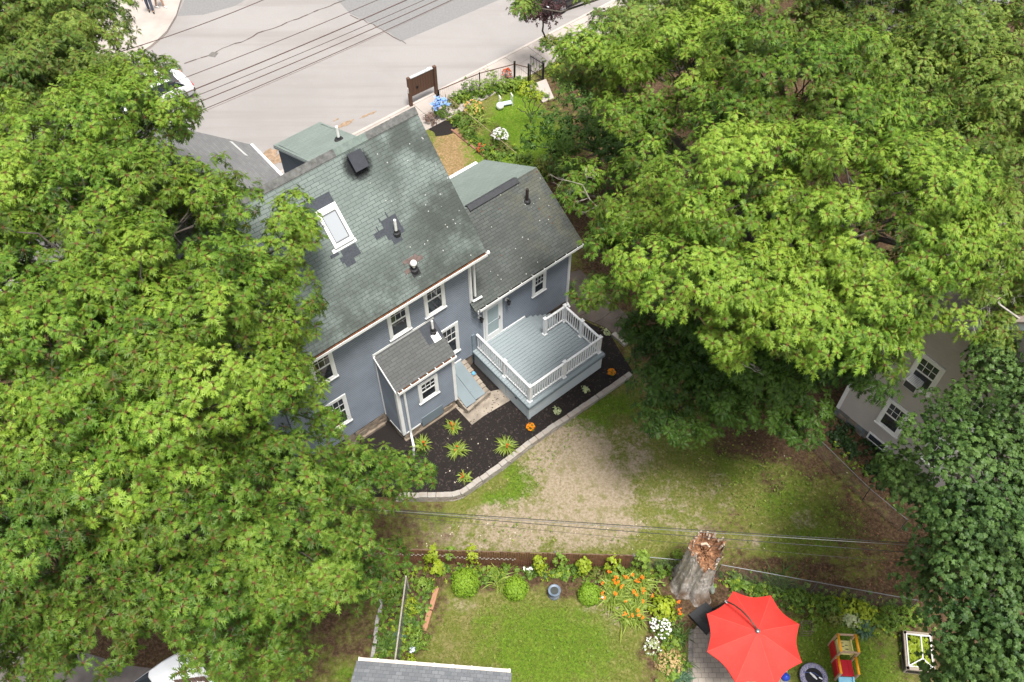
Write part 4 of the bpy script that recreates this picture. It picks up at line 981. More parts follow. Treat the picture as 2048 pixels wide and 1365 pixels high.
T5 = tree('oak_tree', 'shaded dark green oak under the great oak, standing at the bare corner of the lawn', 'tree', gp(1560, 800),
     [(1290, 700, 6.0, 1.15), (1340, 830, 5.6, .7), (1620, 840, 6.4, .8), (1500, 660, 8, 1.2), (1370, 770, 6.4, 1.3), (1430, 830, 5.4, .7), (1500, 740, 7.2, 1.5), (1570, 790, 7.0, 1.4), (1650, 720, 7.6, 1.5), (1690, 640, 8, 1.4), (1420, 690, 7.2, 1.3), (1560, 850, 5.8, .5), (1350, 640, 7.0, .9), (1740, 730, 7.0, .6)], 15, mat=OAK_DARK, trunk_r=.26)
T6 = tree('oak_tree', 'far oak along the top right edge, branches reaching over the parked black car', 'tree', gp(1520, 210),
     [(1300, 45, 10.6, 2.2), (1480, 20, 11.4, 2.4), (1740, 20, 11.6, 2.6), (1960, 130, 11.4, 2.0), (1215, 50, 9.2, .8), (1170, -14, 8.6, .35), (1040, 5, 8.4, .55), (1245, 150, 8.4, 1.6), (1160, 150, 8.6, 1.1), (1880, 40, 10.6, 1.4), (2080, 220, 11.5, 2.3), (1885, 190, 10.6, 1.7), (2010, 70, 10, 1.5), (1830, 110, 10.8, 1.6), (1960, 215, 10.6, 1.5), (1770, 190, 11, 1.5), (1650, 70, 10.6, 1.5)], 16, mat=OAK_BACK, trunk_r=.4)
T7 = tree('oak_tree', 'oak at the right edge with grey roof showing through its thin crown', 'tree', gp(2100, 420),
     [(2010, 330, 11, 1.7), (1990, 440, 10.6, 1.2), (2060, 500, 10.4, 1.5), (1935, 560, 10.2, .7), (1985, 585, 9.6, .5), (1985, 385, 10.8, 1.1), (2030, 650, 8.8, .8), (2080, 600, 9, 1.2), (1990, 680, 8, .5)], 17, mat=OAK_BACK, trunk_r=.3)
T8 = tree('maple_tree', 'blue-green maple filling the lower right corner beside the beige house', 'tree', gp(2010, 1150),
     [(1945, 855, 8.2, 1.05), (1835, 880, 7.4, .6), (1795, 935, 6.8, .4), (1880, 815, 7.0, .5), (1990, 690, 8.2, .6), (1800, 955, 7.2, .65), (1870, 985, 8.2, 1.1), (1980, 990, 9.4, 1.7), (1870, 1085, 8.0, .95), (1870, 1155, 7.2, .8), (1985, 1175, 9.0, 1.5), (1922, 1290, 7.6, 1.2), (2060, 1090, 9.8, 1.8),
      (2050, 880, 9.6, 1.6), (2060, 1290, 9, 1.5), (2000, 745, 7.4, .8), (2040, 740, 8.6, 1.1), (1900, 1345, 6.6, .6), (1935, 790, 6.6, .4), (1985, 1400, 8, 1.2)], 18, mat=MAPLE, tpl=broad_leaf(), nleaf=10, L=.092, trunk_r=.3, per=72, wvar=.5, lo=-30, hi=25, flat=.7, dens=1.15)
T9 = tree('dogwood_tree', 'low dark glossy dogwood spreading over the front garden lawn under the oaks', 'tree', gp(1200, 330),
     [(1135, 235, 2.6, 1.2), (1190, 285, 3.0, 1.5), (1110, 300, 1.8, .75), (1250, 330, 3.0, 1.4), (1150, 330, 2.2, .9), (1060, 285, 1.4, .45), (1270, 260, 3.2, 1.6), (1330, 310, 3, 1.3), (1180, 200, 3, 1.2)], 19, mat=DOGWOOD, tpl=oval_leaf(), nleaf=7, L=.17, trunk_r=.12, per=22, lo=-30, hi=30)
T10 = tree('plum_tree', 'young purple-leaved street tree in the pavement by the black car', 'tree', gp(1087, 80),
     [(1080, 18, 3.4, .85), (1100, -4, 4.0, .9), (1062, 2, 3.6, .6), (1095, 34, 2.8, .5), (1075, 30, 2.7, .45), (1050, 20, 3.2, .5), (1110, 18, 3.4, .5)], 20, mat=PURPLE, tpl=oval_leaf(), nleaf=6, L=.13, trunk_r=.055, per=26, dens=1.3, inner=.2, fork=.55)
# bleached dead limbs
def dead_limb(name, label, pts, seed, r0=.05, forks=5, mat=DEADBARK, parent=None):
    rs = np.random.RandomState(seed); m = MB()
    P = [at(*p) for p in pts]; n = len(P)
    m.tube(P, [r0 * (1 - .75 * i / (n - 1)) for i in range(n)], 7)
    def grow(p, d, L, r, depth):
        q = p + d * L; mid = p.lerp(q, .5) + Vector(rs.normal(0, .08 * L, 3)); m.tube([p, mid, q], [r, r * .8, r * .5], 5)
        if depth > 0:
            for k in range(rs.randint(2, 4)):
                nd = (d + Vector(rs.normal(0, .55, 3))).normalized(); grow(p.lerp(q, rs.uniform(.4, 1)), nd, L * rs.uniform(.5, .75), r * .55, depth - 1)
    for k in range(forks):
        t_ = rs.uniform(.25, 1) * (n - 1); i = min(int(t_), n - 2); p = P[i].lerp(P[i + 1], t_ - i)
        d = ((P[i + 1] - P[i]).normalized() + Vector(rs.normal(0, .6, 3))).normalized(); grow(p, d, rs.uniform(.35, .75) * min(1, r0 / .04), r0 * .4, 3)
    return m.build(name, mat, parent)
dead_limb('dead_limb', '', [(2070, 660, 9.0), (2000, 610, 9.6), (1960, 560, 10.0), (1945, 545, 10.1), (1985, 500, 10.4)], 4, .032, 12, parent=T7)
dead_limb('dead_limb', '', [(1930, 575, 9.9), (1960, 545, 10.2), (1990, 515, 10.4), (2000, 480, 10.6)], 9, .026, 10, parent=T7)
dead_limb('dead_limb', '', [(2080, 560, 9.6), (2010, 590, 9.8), (1960, 620, 9.7), (1945, 650, 9.4)], 7, .02, 9, parent=T7)
dead_limb('dead_limb', '', [(1430, 670, 9.6), (1412, 650, 10.2), (1390, 622, 10.8)], 5, .055, 0, M('torn_red_wood', (.30, .19, .13), .9, .3), T4)
dead_limb('dead_limb', '', [(1455, 700, 9.6), (1475, 715, 9.6), (1492, 735, 9.5)], 6, .025, 3, parent=T4)
dead_limb('dead_limb', '', [(1205, 425, 9.2), (1180, 400, 9.6), (1165, 370, 10.0), (1130, 360, 10)], 8, .03, 4, M('pale_grey_twig', (.25, .22, .19), .9, .2), T4)
dead_limb('dead_limb', '', [(1200, 410, 8.6), (1170, 425, 8.8), (1130, 415, 9)], 10, .022, 5, M('pale_grey_twig', (.25, .22, .19), .9, .2), T4)
dead_limb('dead_limb', '', [(545, 640, 9.8), (525, 600, 10.6), (515, 555, 11.2)], 12, .03, 5, M('pale_grey_twig', (.25, .22, .19), .9, .2), T1)
# ================================================================== GARDEN PLANTS
def lm(name, d, l, **k): return leaf_mat(name, d, l, stem=tuple((a + b) / 2 for a, b in zip(d, l)), **k)
LILY = lm('lily_blade', (.08, .14, .015), (.32, .40, .07)); LILYDARK = lm('dark_blade', (.025, .065, .010), (.10, .17, .03))
BOXLEAF = lm('boxwood_leaf', (.07, .16, .010), (.26, .42, .035)); LIME = lm('lime_leaf', (.10, .17, .01), (.34, .42, .03)); GREENLEAF = lm('garden_leaf', (.03, .08, .01), (.13, .22, .03))
FRESH = lm('fresh_leaf', (.06, .13, .012), (.22, .33, .05)); OLIVE = lm('olive_leaf', (.06, .08, .012), (.20, .22, .05)); BLUEHOSTA = lm('blue_green_leaf', (.03, .075, .04), (.12, .20, .12))
CREAM = lm('cream_edged_leaf', (.14, .22, .06), (.55, .60, .36)); PEACH = lm('faded_peach_bloom', (.28, .20, .08), (.62, .45, .22)); HEUCH = lm('dusky_leaf', (.06, .035, .03), (.22, .15, .12))
ORANGE = M('orange_petal', (.85, .20, .012), .6, .2, 30); REDOR = M('red_orange_petal', (.55, .085, .012), .6, .25, 30); GOLD = M('golden_orange_petal', (.72, .26, .01), .6, .3, 40)
WHITEP = M('white_petal', (.82, .82, .80), .6, .05); BLUEP = M('blue_petal', (.24, .40, .72), .6, .2, 20); APRI = M('apricot_petal', (.62, .36, .12), .6, .3, 20)
def blades(p, rs, n, L, w, spread=1.0, jit=.08):
    V, F, C = [], [], []; p = np.array(p)
    for k in range(n):
        a = rs.uniform(0, 6.28); l = L * rs.uniform(.6, 1.15); o = p + np.array([rs.normal(0, jit), rs.normal(0, jit), 0]); d = np.array([math.cos(a), math.sin(a), 0]); s = np.array([-d[1], d[0], 0])
        up = rs.uniform(.55, 1.25); ti = np.clip(rs.normal(.5, .2), 0, 1); b = len(V)
        for i in range(5):
            t = i / 4; q = o + d * l * spread * (t ** 1.15) * .85 + np.array([0, 0, l * up * (t - .78 * t * t) + .01]); ww = w * (1 - t ** 2 * .95) * .5
            tw = s * ww + np.array([0, 0, ww * .4 * (1 if k % 2 else -1)]); V += [q - tw, q + tw]; C += [[np.clip(ti + .25 * t - .1, 0, 1), 0, 0, 1]] * 2
            if i: F += [(b + 2 * i - 2, b + 2 * i - 1, b + 2 * i + 1), (b + 2 * i - 2, b + 2 * i + 1, b + 2 * i)]
    return np.array(V), np.array(F), np.array(C)
def petals(m, c, r, rs, n=6, up=.35, tilt=.5):
    c = Vector(c); t0 = rs.uniform(0, 6.28); ax = Vector((rs.normal(0, tilt * .5), rs.normal(0, tilt * .5), 1)).normalized(); x = ax.orthogonal().normalized(); y = ax.cross(x)
    for k in range(n):
        a = t0 + 6.283 * k / n; d = x * math.cos(a) + y * math.sin(a); s = ax.cross(d); l = r * rs.uniform(.85, 1.15)
        m.poly([c, c + d * l * .6 + s * l * .24 + ax * l * up, c + d * l + ax * l * up * .6, c + d * l * .6 - s * l * .24 + ax * l * up], [(0, 0)] * 4)
def lily(p, label, L=.42, n=46, w=.035, mat=LILY, fl=None, nf=3, fr=.06, fh=.42, fs=.12, cat='plant', name='daylily', group=None, seed=None, jit=.06, stalk=True):
    rs = np.random.RandomState(seed if seed is not None else int(abs(p.x * 100 + p.y * 37)) % 9999)
    t = thing(name, p, label, cat, group); V, F, C = blades(p, rs, n, L, w, jit=jit); np_mesh('foliage', V, F, mat, t, colors=C)
    if fl:
        for k in range(nf):
            m = MB(); q = p + Vector((rs.normal(0, fs), rs.normal(0, fs), fh * rs.uniform(.8, 1.15))); petals(m, q, fr, rs)
            for e in range(3): petals(m, q + Vector((rs.normal(0, fr * .7), rs.normal(0, fr * .7), rs.normal(0, .02))), fr * .75, rs, 5)
            f = m.build('flower', fl, t)
            if stalk: m = MB(); m.tube([p + (q - p) * .1, q], [.006, .004], 4); m.build('stalk', LILYDARK_S, f)
    return t
LILYDARK_S = M('green_stalk', (.07, .12, .02), .7, .2)
def shrub(p, label, r, h, mat=GREENLEAF, L=.09, n=None, tpl=None, fl=None, nf=0, fr=.04, cat='shrub', name='garden_shrub', group=None, seed=None, nleaf=5, zmin=-.15, fpat=6, sx=1.0, stemmy=False, ftop=.3, cluster=False):
    rs = np.random.RandomState(seed if seed is not None else int(abs(p.x * 100 + p.y * 37)) % 9999)
    t = thing(name, p, label, cat, group); n = n or int(150 * r * r / (L / .09) ** 2 * 2.2) + 12
    d = sphere_dirs(rs, n, zmin); rr = rs.uniform(.62, 1.02, (n, 1)); lump = 1 + (.16 if name != 'boxwood' else .07) * np.sin(d[:, 0:1] * 5 + rs.uniform(0, 6)) * np.cos(d[:, 1:2] * 4 + d[:, 2:3] * 3 + rs.uniform(0, 6))
    P = np.array(p) + np.array([0, 0, h * .32]) + d * rr * lump * np.array([r * sx, r, h * .68]); P[:, 2] = np.maximum(P[:, 2], p.z + .02)
    V, F, C = leaves_mesh(P, d + np.array([0, 0, .5]), rs, tpl or oval_leaf(), nleaf, L, np.clip(.4 + .3 * d[:, 2] + rs.normal(0, .13, n), 0, 1), -30, 40); np_mesh('foliage', V, F, mat, t, colors=C)
    m = MB()
    for k in range(5): a = k * 1.256; m.tube([p - ZX * .03, p + Vector((math.cos(a) * r * .45 * sx, math.sin(a) * r * .45, h * .55))], [.012, .005], 5)
    m.build('stem', M('brown_stem', (.06, .045, .03), .9, .3), t) if True else None
    if fl:
        if cluster: m = MB()
        for k in range(nf):
            e = sphere_dirs(rs, 1, ftop)[0]; q = p + Vector((e[0] * r * sx, e[1] * r, h * .32 + e[2] * h * .72 + .01))
            if not cluster: m = MB()
            for j in range(3): petals(m, q + Vector(rs.normal(0, fr * .45, 3)), fr, rs, fpat, .3)
            if not cluster: m.build('flower', fl, t)
        if cluster: props(m.build('flower', fl, t))
    return t
LG = 'red-orange daylilies in the black mulch bed'
for (px, py, lab, L, nf, s) in ((905, 858, 'daylily nearest the porch corner, with two tufts of red blooms', .40, 6, 1), (846, 893, 'daylily at the end of the downspout, with a brown-red centre', .38, 5, 2), (915, 904, 'wide floppy daylily in the middle of the mulch bed', .44, 4, 3), (1012, 896, 'daylily closest to the bend of the block wall, blooms on its right', .40, 4, 4), (930, 958, 'daylily by the lowest curve of the block wall', .36, 4, 5)):
    lily(at(px, py, 0.0), lab, L * (1.05, 1.3, 1.2, 1.38, .92)[s - 1], (66, 48, 60, 78, 44)[s - 1], .05, LILY, REDOR, max(2, nf - 1), .034, .3, .07, group=LG, seed=s)
for px, py, lab in ((1061, 857, 'round orange marigold by the front corner of the deck'), (1223, 748, 'round orange marigold to the right of the deck')):
    shrub(at(px, py, 0), lab, .15, .2, GREENLEAF, .05, 60, fl=GOLD, nf=46, fr=.028, cat='flower', name='marigold', group='marigolds in the mulch bed', ftop=.05, cluster=True)
for px, py, lab, s in ((1114, 823, 'small cream-edged hosta in front of the deck skirt', .15), (1171, 779, 'thin cream-edged hosta halfway along the deck front', .14), (1211, 664, 'cream-edged hosta at the back right corner of the deck', .2)):
    shrub(at(px, py, 0), lab, s, .16, CREAM, .12, 9, tpl=oval_leaf(), nleaf=6, cat='plant', name='hosta', group='variegated hostas in the mulch bed')
shrub(at(1140, 585, -.05), 'dark evergreen shrub against the wing downspout', .3, .5, GREENLEAF, .09, name='evergreen_shrub')
shrub(at(722, 884, 0), 'leggy weed sprig in the shaded mulch under the oak', .16, .5, FRESH, .10, 9, name='weed', cat='weed')
# lower garden: clipped globes and borders
G_ = 'clipped round boxwoods along the lower lawn'
for px, py, r, lab in ((931, 1172, .5, 'largest clipped round boxwood, leftmost along the lower lawn edge'), (1032, 1182, .43, 'middle clipped round boxwood by the long-bladed lily'), (1178, 1194, .40, 'smallest clipped round boxwood, next to the white stone')):
    shrub(gp(px, py), lab, r, r * 1.6, BOXLEAF, .05, int(2600 * r), nleaf=5, zmin=-.5, name='boxwood', group=G_)
lily(gp(998, 1163), 'green long-bladed lily without flowers between two boxwoods', .55, 60, .035, LILY, jit=.12)
for i, (px, py, nf, lab) in enumerate(((1232, 1172, 6, 'orange lily clump farthest back, below the brown fence'), (1228, 1200, 6, 'orange lily clump nearest the smallest boxwood'), (1272, 1205, 7, 'orange lily clump in the middle beside the chartreuse shrub'), (1278, 1168, 4, 'orange lily clump nearest the snag'), (1262, 1236, 4, 'orange lily clump leaning over the lower lawn'))):
    lily(gp(px, py), lab, .70, 110, .045, LILY, ORANGE, nf + 1, .05, .62, .2, group='orange lilies in the lower border', seed=60 + i, jit=.16, name='orange_lily', cat='flower')
shrub(gp(1324, 1222), 'chartreuse shrub with broad round leaves among the orange lilies', .46, .7, LIME, .15, 60, tpl=broad_leaf(), nleaf=4)
shrub(gp(1228, 1172), 'small lime shrub behind the orange lilies', .2, .4, LIME, .13, 14, tpl=broad_leaf(), nleaf=4)
lily(gp(1348, 1232), 'pair of tall orange lilies below the snag roots', .45, 20, .025, LILYDARK, ORANGE, 3, .05, .75, .12, name='orange_lily', cat='flower')
shrub(gp(1318, 1262), 'white flowering phlox beside the patio border', .38, .5, GREENLEAF, .07, 60, fl=WHITEP, nf=60, fr=.028, name='phlox', cat='flower', cluster=True)
shrub(gp(1302, 1298), 'white and green speckled shrub on the edge of the lower lawn', .33, .45, CREAM, .06, 60, fl=WHITEP, nf=18, fr=.022, name='variegated_shrub')
lily(gp(1358, 1275), 'dark green grassy clump between the phlox and the patio', .55, 80, .028, LILYDARK, jit=.16, name='grass_clump')
shrub(gp(1340, 1326), 'faded peach-coloured flowering mound by the patio', .42, .45, PEACH, .06, 150, name='astilbe', cat='flower', sx=1.25)
shrub(gp(1350, 1305), 'low yellow-green cushion plant above the peach mound', .2, .22, OLIVE, .05, 60, name='cushion_plant', cat='plant')
lily(gp(1362, 1355), 'silvery green rosette at the bottom edge by the patio', .4, 50, .05, BLUEHOSTA, jit=.12, name='rosette_plant')
lily(gp(1375, 1330), 'narrow grassy tuft arching over the patio border', .4, 36, .02, LILYDARK, jit=.08, name='grass_clump')
k = 0
for px, py, z, r, lab in ((862, 1096, .9, .28, 'lime vine topping the brown fence near the oak'), (900, 1098, .8, .2, 'small lime vine sprig on the brown fence'), (944, 1098, .9, .27, 'lime vine on the brown fence above the largest boxwood'), (1078, 1118, .8, .22, 'vine clump on the brown fence left of the birdbath'), (1120, 1112, .8, .28, 'vine clump on the brown fence above the birdbath'), (1170, 1122, .7, .3, 'tall vine clump on the brown fence above the smallest boxwood'), (1226, 1118, .7, .25, 'vine clump on the brown fence near the right end'), (1287, 1108, 1.1, .3, 'lime vine climbing over the right end of the brown fence')):
    p = at(px, py, z); p.z = -.28
    t = shrub(p, lab, r, z + .45, LIME if k % 3 != 1 else FRESH, .12, 34, tpl=broad_leaf(), nleaf=4, zmin=.1, name='fence_vine', cat='vine', group='vines on the brown fence'); k += 1
for px, py, r, h, mt, L, lab in ((1230, 1150, .36, .7, FRESH, .12, 'leafy green bush under the right end of the brown fence'), (1325, 1140, .40, .7, GREENLEAF, .11, 'leafy green bush left of the snag'), (1357, 1122, .32, .7, FRESH, .11, 'bright bush touching the left side of the snag'), (1150, 1140, .3, .4, GREENLEAF, .09, 'low green bush between the birdbath and the fence'), (1060, 1150, .2, .3, GREENLEAF, .09, 'little green plant behind the white flowers'),
    (972, 1165, .22, .3, GREENLEAF, .1, 'broad-leaved plant right of the largest boxwood'), (1085, 1128, .3, .5, GREENLEAF, .1, 'green bush behind the birdbath, close to the fence'), (1195, 1150, .28, .4, OLIVE, .09, 'dull green plant between the vines and the smallest boxwood'),
    (1650, 1215, .45, .6, GREENLEAF, .08, 'mixed green bush right of the red parasol'), (1592, 1195, .4, .5, GREENLEAF, .08, 'dark green bush behind the red parasol'), (1690, 1212, .4, .6, LIME, .10, 'yellow-green bush beyond the play tower'), (1725, 1228, .36, .6, LIME, .10, 'yellow-green bush beside the cream-edged hosta clump'), (1625, 1250, .3, .3, FRESH, .07, 'low weedy plant beside the wire stand'),
    (1780, 1240, .5, .8, GREENLEAF, .09, 'green bush between the yellow-green bush and the maple'), (1818, 1232, .4, .7, FRESH, .10, 'bright bush at the end of the wire fence'), (1810, 1290, .25, .3, GREENLEAF, .08, 'small bush behind the raised bed'), (1665, 1240, .3, .4, OLIVE, .08, 'olive weedy bush above the play tower'),
    (871, 1138, .40, .7, LIME, .15, 'lime shrub with round leaves in the corner below the brown fence'), (845, 1172, .36, .6, FRESH, .09, 'green shrub between the pale rail and the timber edging'), (820, 1218, .32, .5, LIME, .09, 'lime shrub halfway down the pale rail'), (838, 1285, .42, .7, FRESH, .07, 'bushy shrub near the shed roof corner'), (806, 1240, .25, .4, GREENLEAF, .14, 'big-leaved plant against the pale rail'), (862, 1175, .2, .4, GREENLEAF, .08, 'small shrub at the top of the timber edging'),
    (786, 1195, .36, .5, GREENLEAF, .1, 'leafy plant left of the pale rail'), (765, 1160, .3, .6, GREENLEAF, .1, 'shaded bush under the oak at the brown fence'), (800, 1150, .25, .6, FRESH, .1, 'bush at the top end of the pale rail'), (820, 1322, .2, .3, LIME, .08, 'little lime plant tucked against the shed roof'), (798, 1275, .2, .3, BLUEHOSTA, .12, 'blue-green hosta under the pale rail'), (1010, 1140, .2, .35, GREENLEAF, .09, 'small green plant behind the long-bladed lily')):
    shrub(gp(px, py), lab, r, h, mt, L, tpl=broad_leaf() if L >= .1 else None, nleaf=4 if L >= .1 else 5)
lily(gp(773, 1290), 'spiky green clump between the cobble edging and the pale rail', .55, 60, .035, LILYDARK, jit=.1, name='grass_clump')
lily(gp(795, 1178), 'dark grassy clump left of the pale rail top', .45, 40, .03, LILYDARK, jit=.1, name='grass_clump')
lily(gp(1480, 1172), 'fern with arching fronds between the snag and the parasol', .5, 26, .11, FRESH, name='fern', jit=.05)
lily(gp(1560, 1178), 'wide dark green grassy clump behind the parasol', .75, 130, .025, LILYDARK, jit=.3, name='grass_clump')
lily(gp(1406, 1200), 'little green weed at the corner of the parasol base', .2, 20, .04, FRESH, name='weed', jit=.05)
shrub(gp(1702, 1240), 'cream-edged hosta clump beyond the play tower', .3, .3, CREAM, .17, 16, nleaf=6, name='hosta', cat='plant')
lily(gp(1728, 1262), 'blue-green spiky hosta right of the cream-edged clump', .42, 44, .09, BLUEHOSTA, name='hosta', jit=.08)
shrub(gp(1056, 1142), 'white flowers in the border left of the birdbath', .14, .25, GREENLEAF, .07, 8, fl=WHITEP, nf=5, fr=.05, cat='flower', name='white_flower')
shrub(gp(824, 1306), 'pale blue hydrangea bloom by the shed roof', .14, .3, GREENLEAF, .09, 8, fl=M('pale_blue_petal', (.62, .66, .80), .6, .1), nf=8, fr=.05, cat='flower', name='hydrangea', ftop=.6)
# front garden on the street side
shrub(gp(883, 232), 'blue hydrangea by the end of the black iron fence', .45, .9, GREENLEAF, .12, 70, tpl=oval_leaf(), fl=BLUEP, nf=16, fr=.11, cat='flower', name='hydrangea', ftop=.45)
shrub(gp(862, 243), 'dusky pink-grey shrub at the far edge of the roof', .4, .5, HEUCH, .09)
for i, (px, py, r, h, mt, lab) in enumerate(((905, 215, .35, .5, OLIVE, 'olive shrub behind the blue hydrangea'), (922, 205, .5, .7, FRESH, 'bright bush at the near end of the front border'), (938, 188, .45, 1.0, GREENLEAF, 'tall green bush touching the iron fence'), (962, 188, .55, .9, FRESH, 'round leafy bush in the middle of the front border'), (985, 172, .45, 1.0, FRESH, 'upright pale bush by the iron fence'), (1005, 178, .4, .7, FRESH, 'pale bush left of the orange-red flowers'), (1022, 182, .4, .7, FRESH, 'pale bush before the gate'), (1050, 182, .6, .5, LIME, 'spreading yellow-green plant inside the gate'), (1075, 195, .4, .3, LIME, 'yellow-green plant beside the garden walk'),
      (925, 250, .5, .6, GREENLEAF, 'tall weedy growth along the wire between the two front lawns'), (938, 272, .45, .6, GREENLEAF, 'weedy clump halfway down the wire'), (968, 305, .3, .4, GREENLEAF, 'small plant beside the brick-red leaves'), (985, 322, .35, .5, FRESH, 'bush at the corner of the wing roof'), (1012, 300, .4, .5, OLIVE, 'olive plant right of the white phlox'), (1105, 150, .4, .6, LIME, 'yellow-green bush outside the iron gate'), (1098, 85, .5, .4, OLIVE, 'ground plant at the foot of the purple tree'))):
    shrub(gp(px, py), lab, r, h, mt, .10, nleaf=5)
shrub(gp(948, 226), 'apricot and orange lilies in the front border', .5, .6, LILY, .16, 70, fl=APRI, nf=30, fr=.045, cat='flower', name='apricot_lily', ftop=.2)
lily(gp(955, 245), 'yellow-green lily blades below the apricot flowers', .7, 60, .04, LILY, jit=.2)
shrub(gp(1014, 160), 'orange-red flower cluster at the corner of the iron fence', .3, .6, HEUCH, .08, fl=REDOR, nf=24, fr=.05, cat='flower', name='red_flower', ftop=.3)
shrub(gp(1000, 284), 'white phlox in full bloom beside the front lawn', .42, .7, FRESH, .08, fl=WHITEP, nf=80, fr=.042, cat='flower', name='phlox', ftop=.25, cluster=True)
shrub(gp(962, 302), 'brick-red leafy plant along the dry lawn', .3, .3, HEUCH, .09, fl=REDOR, nf=14, fr=.04, cat='plant', name='heuchera')
shrub(gp(1110, 345), 'mossy olive shrub behind the wing roof', .75, 1.0, OLIVE, .08, 260, name='juniper')
shrub(gp(1088, 340), 'fine-leaved yellow shrub at the wing gable', .5, .7, OLIVE, .07, 120, name='juniper')
# thin sapling on the front lawn
tree('sapling', 'thin multi-stemmed sapling with few leaves on the front lawn', 'tree', gp(1062, 246), [(1045, 195, 1.2, .35), (1075, 190, 1.3, .35), (1060, 180, 1.8, .4), (1085, 205, 1.0, .3), (1035, 215, .8, .25)], 31, mat=LIME, tpl=oval_leaf(), nleaf=3, L=.08, trunk_r=.03, dens=.6, per=8, inner=.05, fork=.25)
# low ground cover filling the borders
def cover(name, label, areas, mats, seed):
    rs = np.random.RandomState(seed)
    for mi, (mt, L, tpl, share) in enumerate(mats):
        P = []
        for (x0, y0, x1, y1, w, n) in areas:
            for i in range(int(n * share)):
                t_ = rs.uniform(0, 1); px = x0 + (x1 - x0) * t_; py = y0 + (y1 - y0) * t_; q = gp(px, py); cl = math.sin(q.x * 5.1 + mi * 2) + math.sin(q.y * 6.3 + q.x * 2.2 + mi)
                if cl < rs.uniform(-1.3, 1.1): continue
                P.append((q.x + rs.normal(0, w), q.y + rs.normal(0, w), q.z + rs.uniform(.03, .22)))
        P = np.array(P); V, F, C = leaves_mesh(P, np.array([[0, 0, 1.0]]) + rs.normal(0, .25, (len(P), 3)), rs, tpl, 6, L, np.clip(rs.normal(.45, .2, len(P)), 0, 1), -25, 45)
        props(np_mesh(name, V, F, mt, None, (0, 0, 0), C), label[mi], 'plants', kind='stuff')
LOWER = [(830, 1140, 1290, 1160, .14, 480), (880, 1145, 1150, 1150, .1, 150), (1200, 1150, 1350, 1150, .2, 260), (815, 1150, 800, 1320, .22, 420), (860, 1165, 825, 1300, .16, 300), (775, 1190, 770, 1320, .2, 260), (1320, 1200, 1350, 1365, .22, 420),
         (1470, 1180, 1850, 1240, .25, 900), (1590, 1220, 1800, 1255, .2, 420), (1445, 1155, 1520, 1185, .18, 160), (1640, 870, 1800, 1020, .12, 60)]
cover('border_weeds', ['green leafy weeds filling the lower garden borders', 'lime leafy ground cover in the lower garden borders', 'dark low foliage in the lower garden borders'], LOWER, [(FRESH, .10, broad_leaf(), .40), (LIME, .085, oval_leaf(), .22), (GREENLEAF, .10, broad_leaf(), .32)], 5)
FRONT = [(905, 205, 1050, 165, .22, 700), (900, 230, 1000, 330, .18, 420), (1000, 300, 1100, 350, .35, 500), (1040, 170, 1090, 200, .25, 200), (1100, 130, 1160, 180, .4, 260), (1085, 95, 1110, 85, .25, 120)]
cover('front_ground_cover', ['fresh green growth in the front garden borders', 'yellow-green growth in the front garden borders', 'dark low growth in the front garden borders'], FRONT, [(FRESH, .12, oval_leaf(), .45), (LIME, .10, oval_leaf(), .3), (GREENLEAF, .12, broad_leaf(), .45)], 6)
cover('ivy', ['dark ivy filling the strip between the wire fence and the taupe house'], [(1665, 865, 1800, 985, .22, 520), (1690, 850, 1760, 905, .15, 160)], [(lm('ivy_leaf', (.008, .022, .006), (.035, .075, .018)), .11, broad_leaf(), 1.0)], 12)  # near-black leaves added to darken this strip
LAWN = [(1180, 850, 1000, 1000, .25, 160), (1450, 900, 1700, 1070, .6, 420), (1300, 850, 1600, 1090, .6, 260), (950, 1240, 1250, 1330, .5, 260), (1600, 1290, 1780, 1330, .3, 220), (900, 1050, 1250, 1080, .25, 70)]
cover('lawn_weeds', ['small clover and broad-leaved weeds dotted through the back lawns', 'yellowish weeds dotted through the back lawns'], LAWN, [(FRESH, .05, oval_leaf(), .7), (LILY, .055, oval_leaf(), .4)], 9)
# blades of turf, denser where the lawn is lush
rs = np.random.RandomState(77); N = 270000
xs, ys = rs.uniform(-5, 17, N), rs.uniform(8.3, 21.5, N)
u_, v_ = xs * UX.x + ys * UX.y, xs * VX.x + ys * VX.y
lush = np.array([cover_at(a, b, 1) for a, b in zip(xs, ys)]); bare = np.array([max(cover_at(a, b, 0), cover_at(a, b, 2)) for a, b in zip(xs, ys)])
keep = rs.rand(N) < np.clip(.20 + .8 * lush - .85 * bare, .015, 1)
# not on the beds, the paths or the patio
for nm in ('mulch_bed', 'path', 'patio', 'concrete_pad'):
    o = bpy.data.objects[nm]; w_ = [o.location + v.co for v in o.data.vertices]; nn = len(w_) // 2
    top = bpy.data.objects[nm].data.polygons[0]; pl = [(o.location + o.data.vertices[i].co) for i in top.vertices]
    ins = np.zeros(N, bool)
    for i in range(len(pl)):
        a, b = pl[i], pl[(i + 1) % len(pl)]
        c_ = ((a.y > ys) != (b.y > ys)) & (xs < (b.x - a.x) * (ys - a.y) / ((b.y - a.y) if abs(b.y - a.y) > 1e-9 else 1e-9) + a.x); ins ^= c_
    keep &= ~ins
xs, ys, lush = xs[keep], ys[keep], lush[keep]; n = len(xs)
zs = np.array([gz(Vector((a, b, 0))) for a, b in zip(xs, ys)])
a = rs.uniform(0, 6.28, n); l = rs.uniform(.035, .10, n); w = rs.uniform(.006, .014, n)
d = np.stack([np.cos(a), np.sin(a), 0 * a], -1); s = np.stack([-np.sin(a), np.cos(a), 0 * a], -1)
P = np.stack([xs, ys, zs - .004], -1); tip = P + d * (l * .75)[:, None]; tip[:, 2] += l * .7
V = np.stack([P - s * w[:, None], P + s * w[:, None], tip], 1).reshape(-1, 3); T = np.arange(3 * n).reshape(-1, 3)
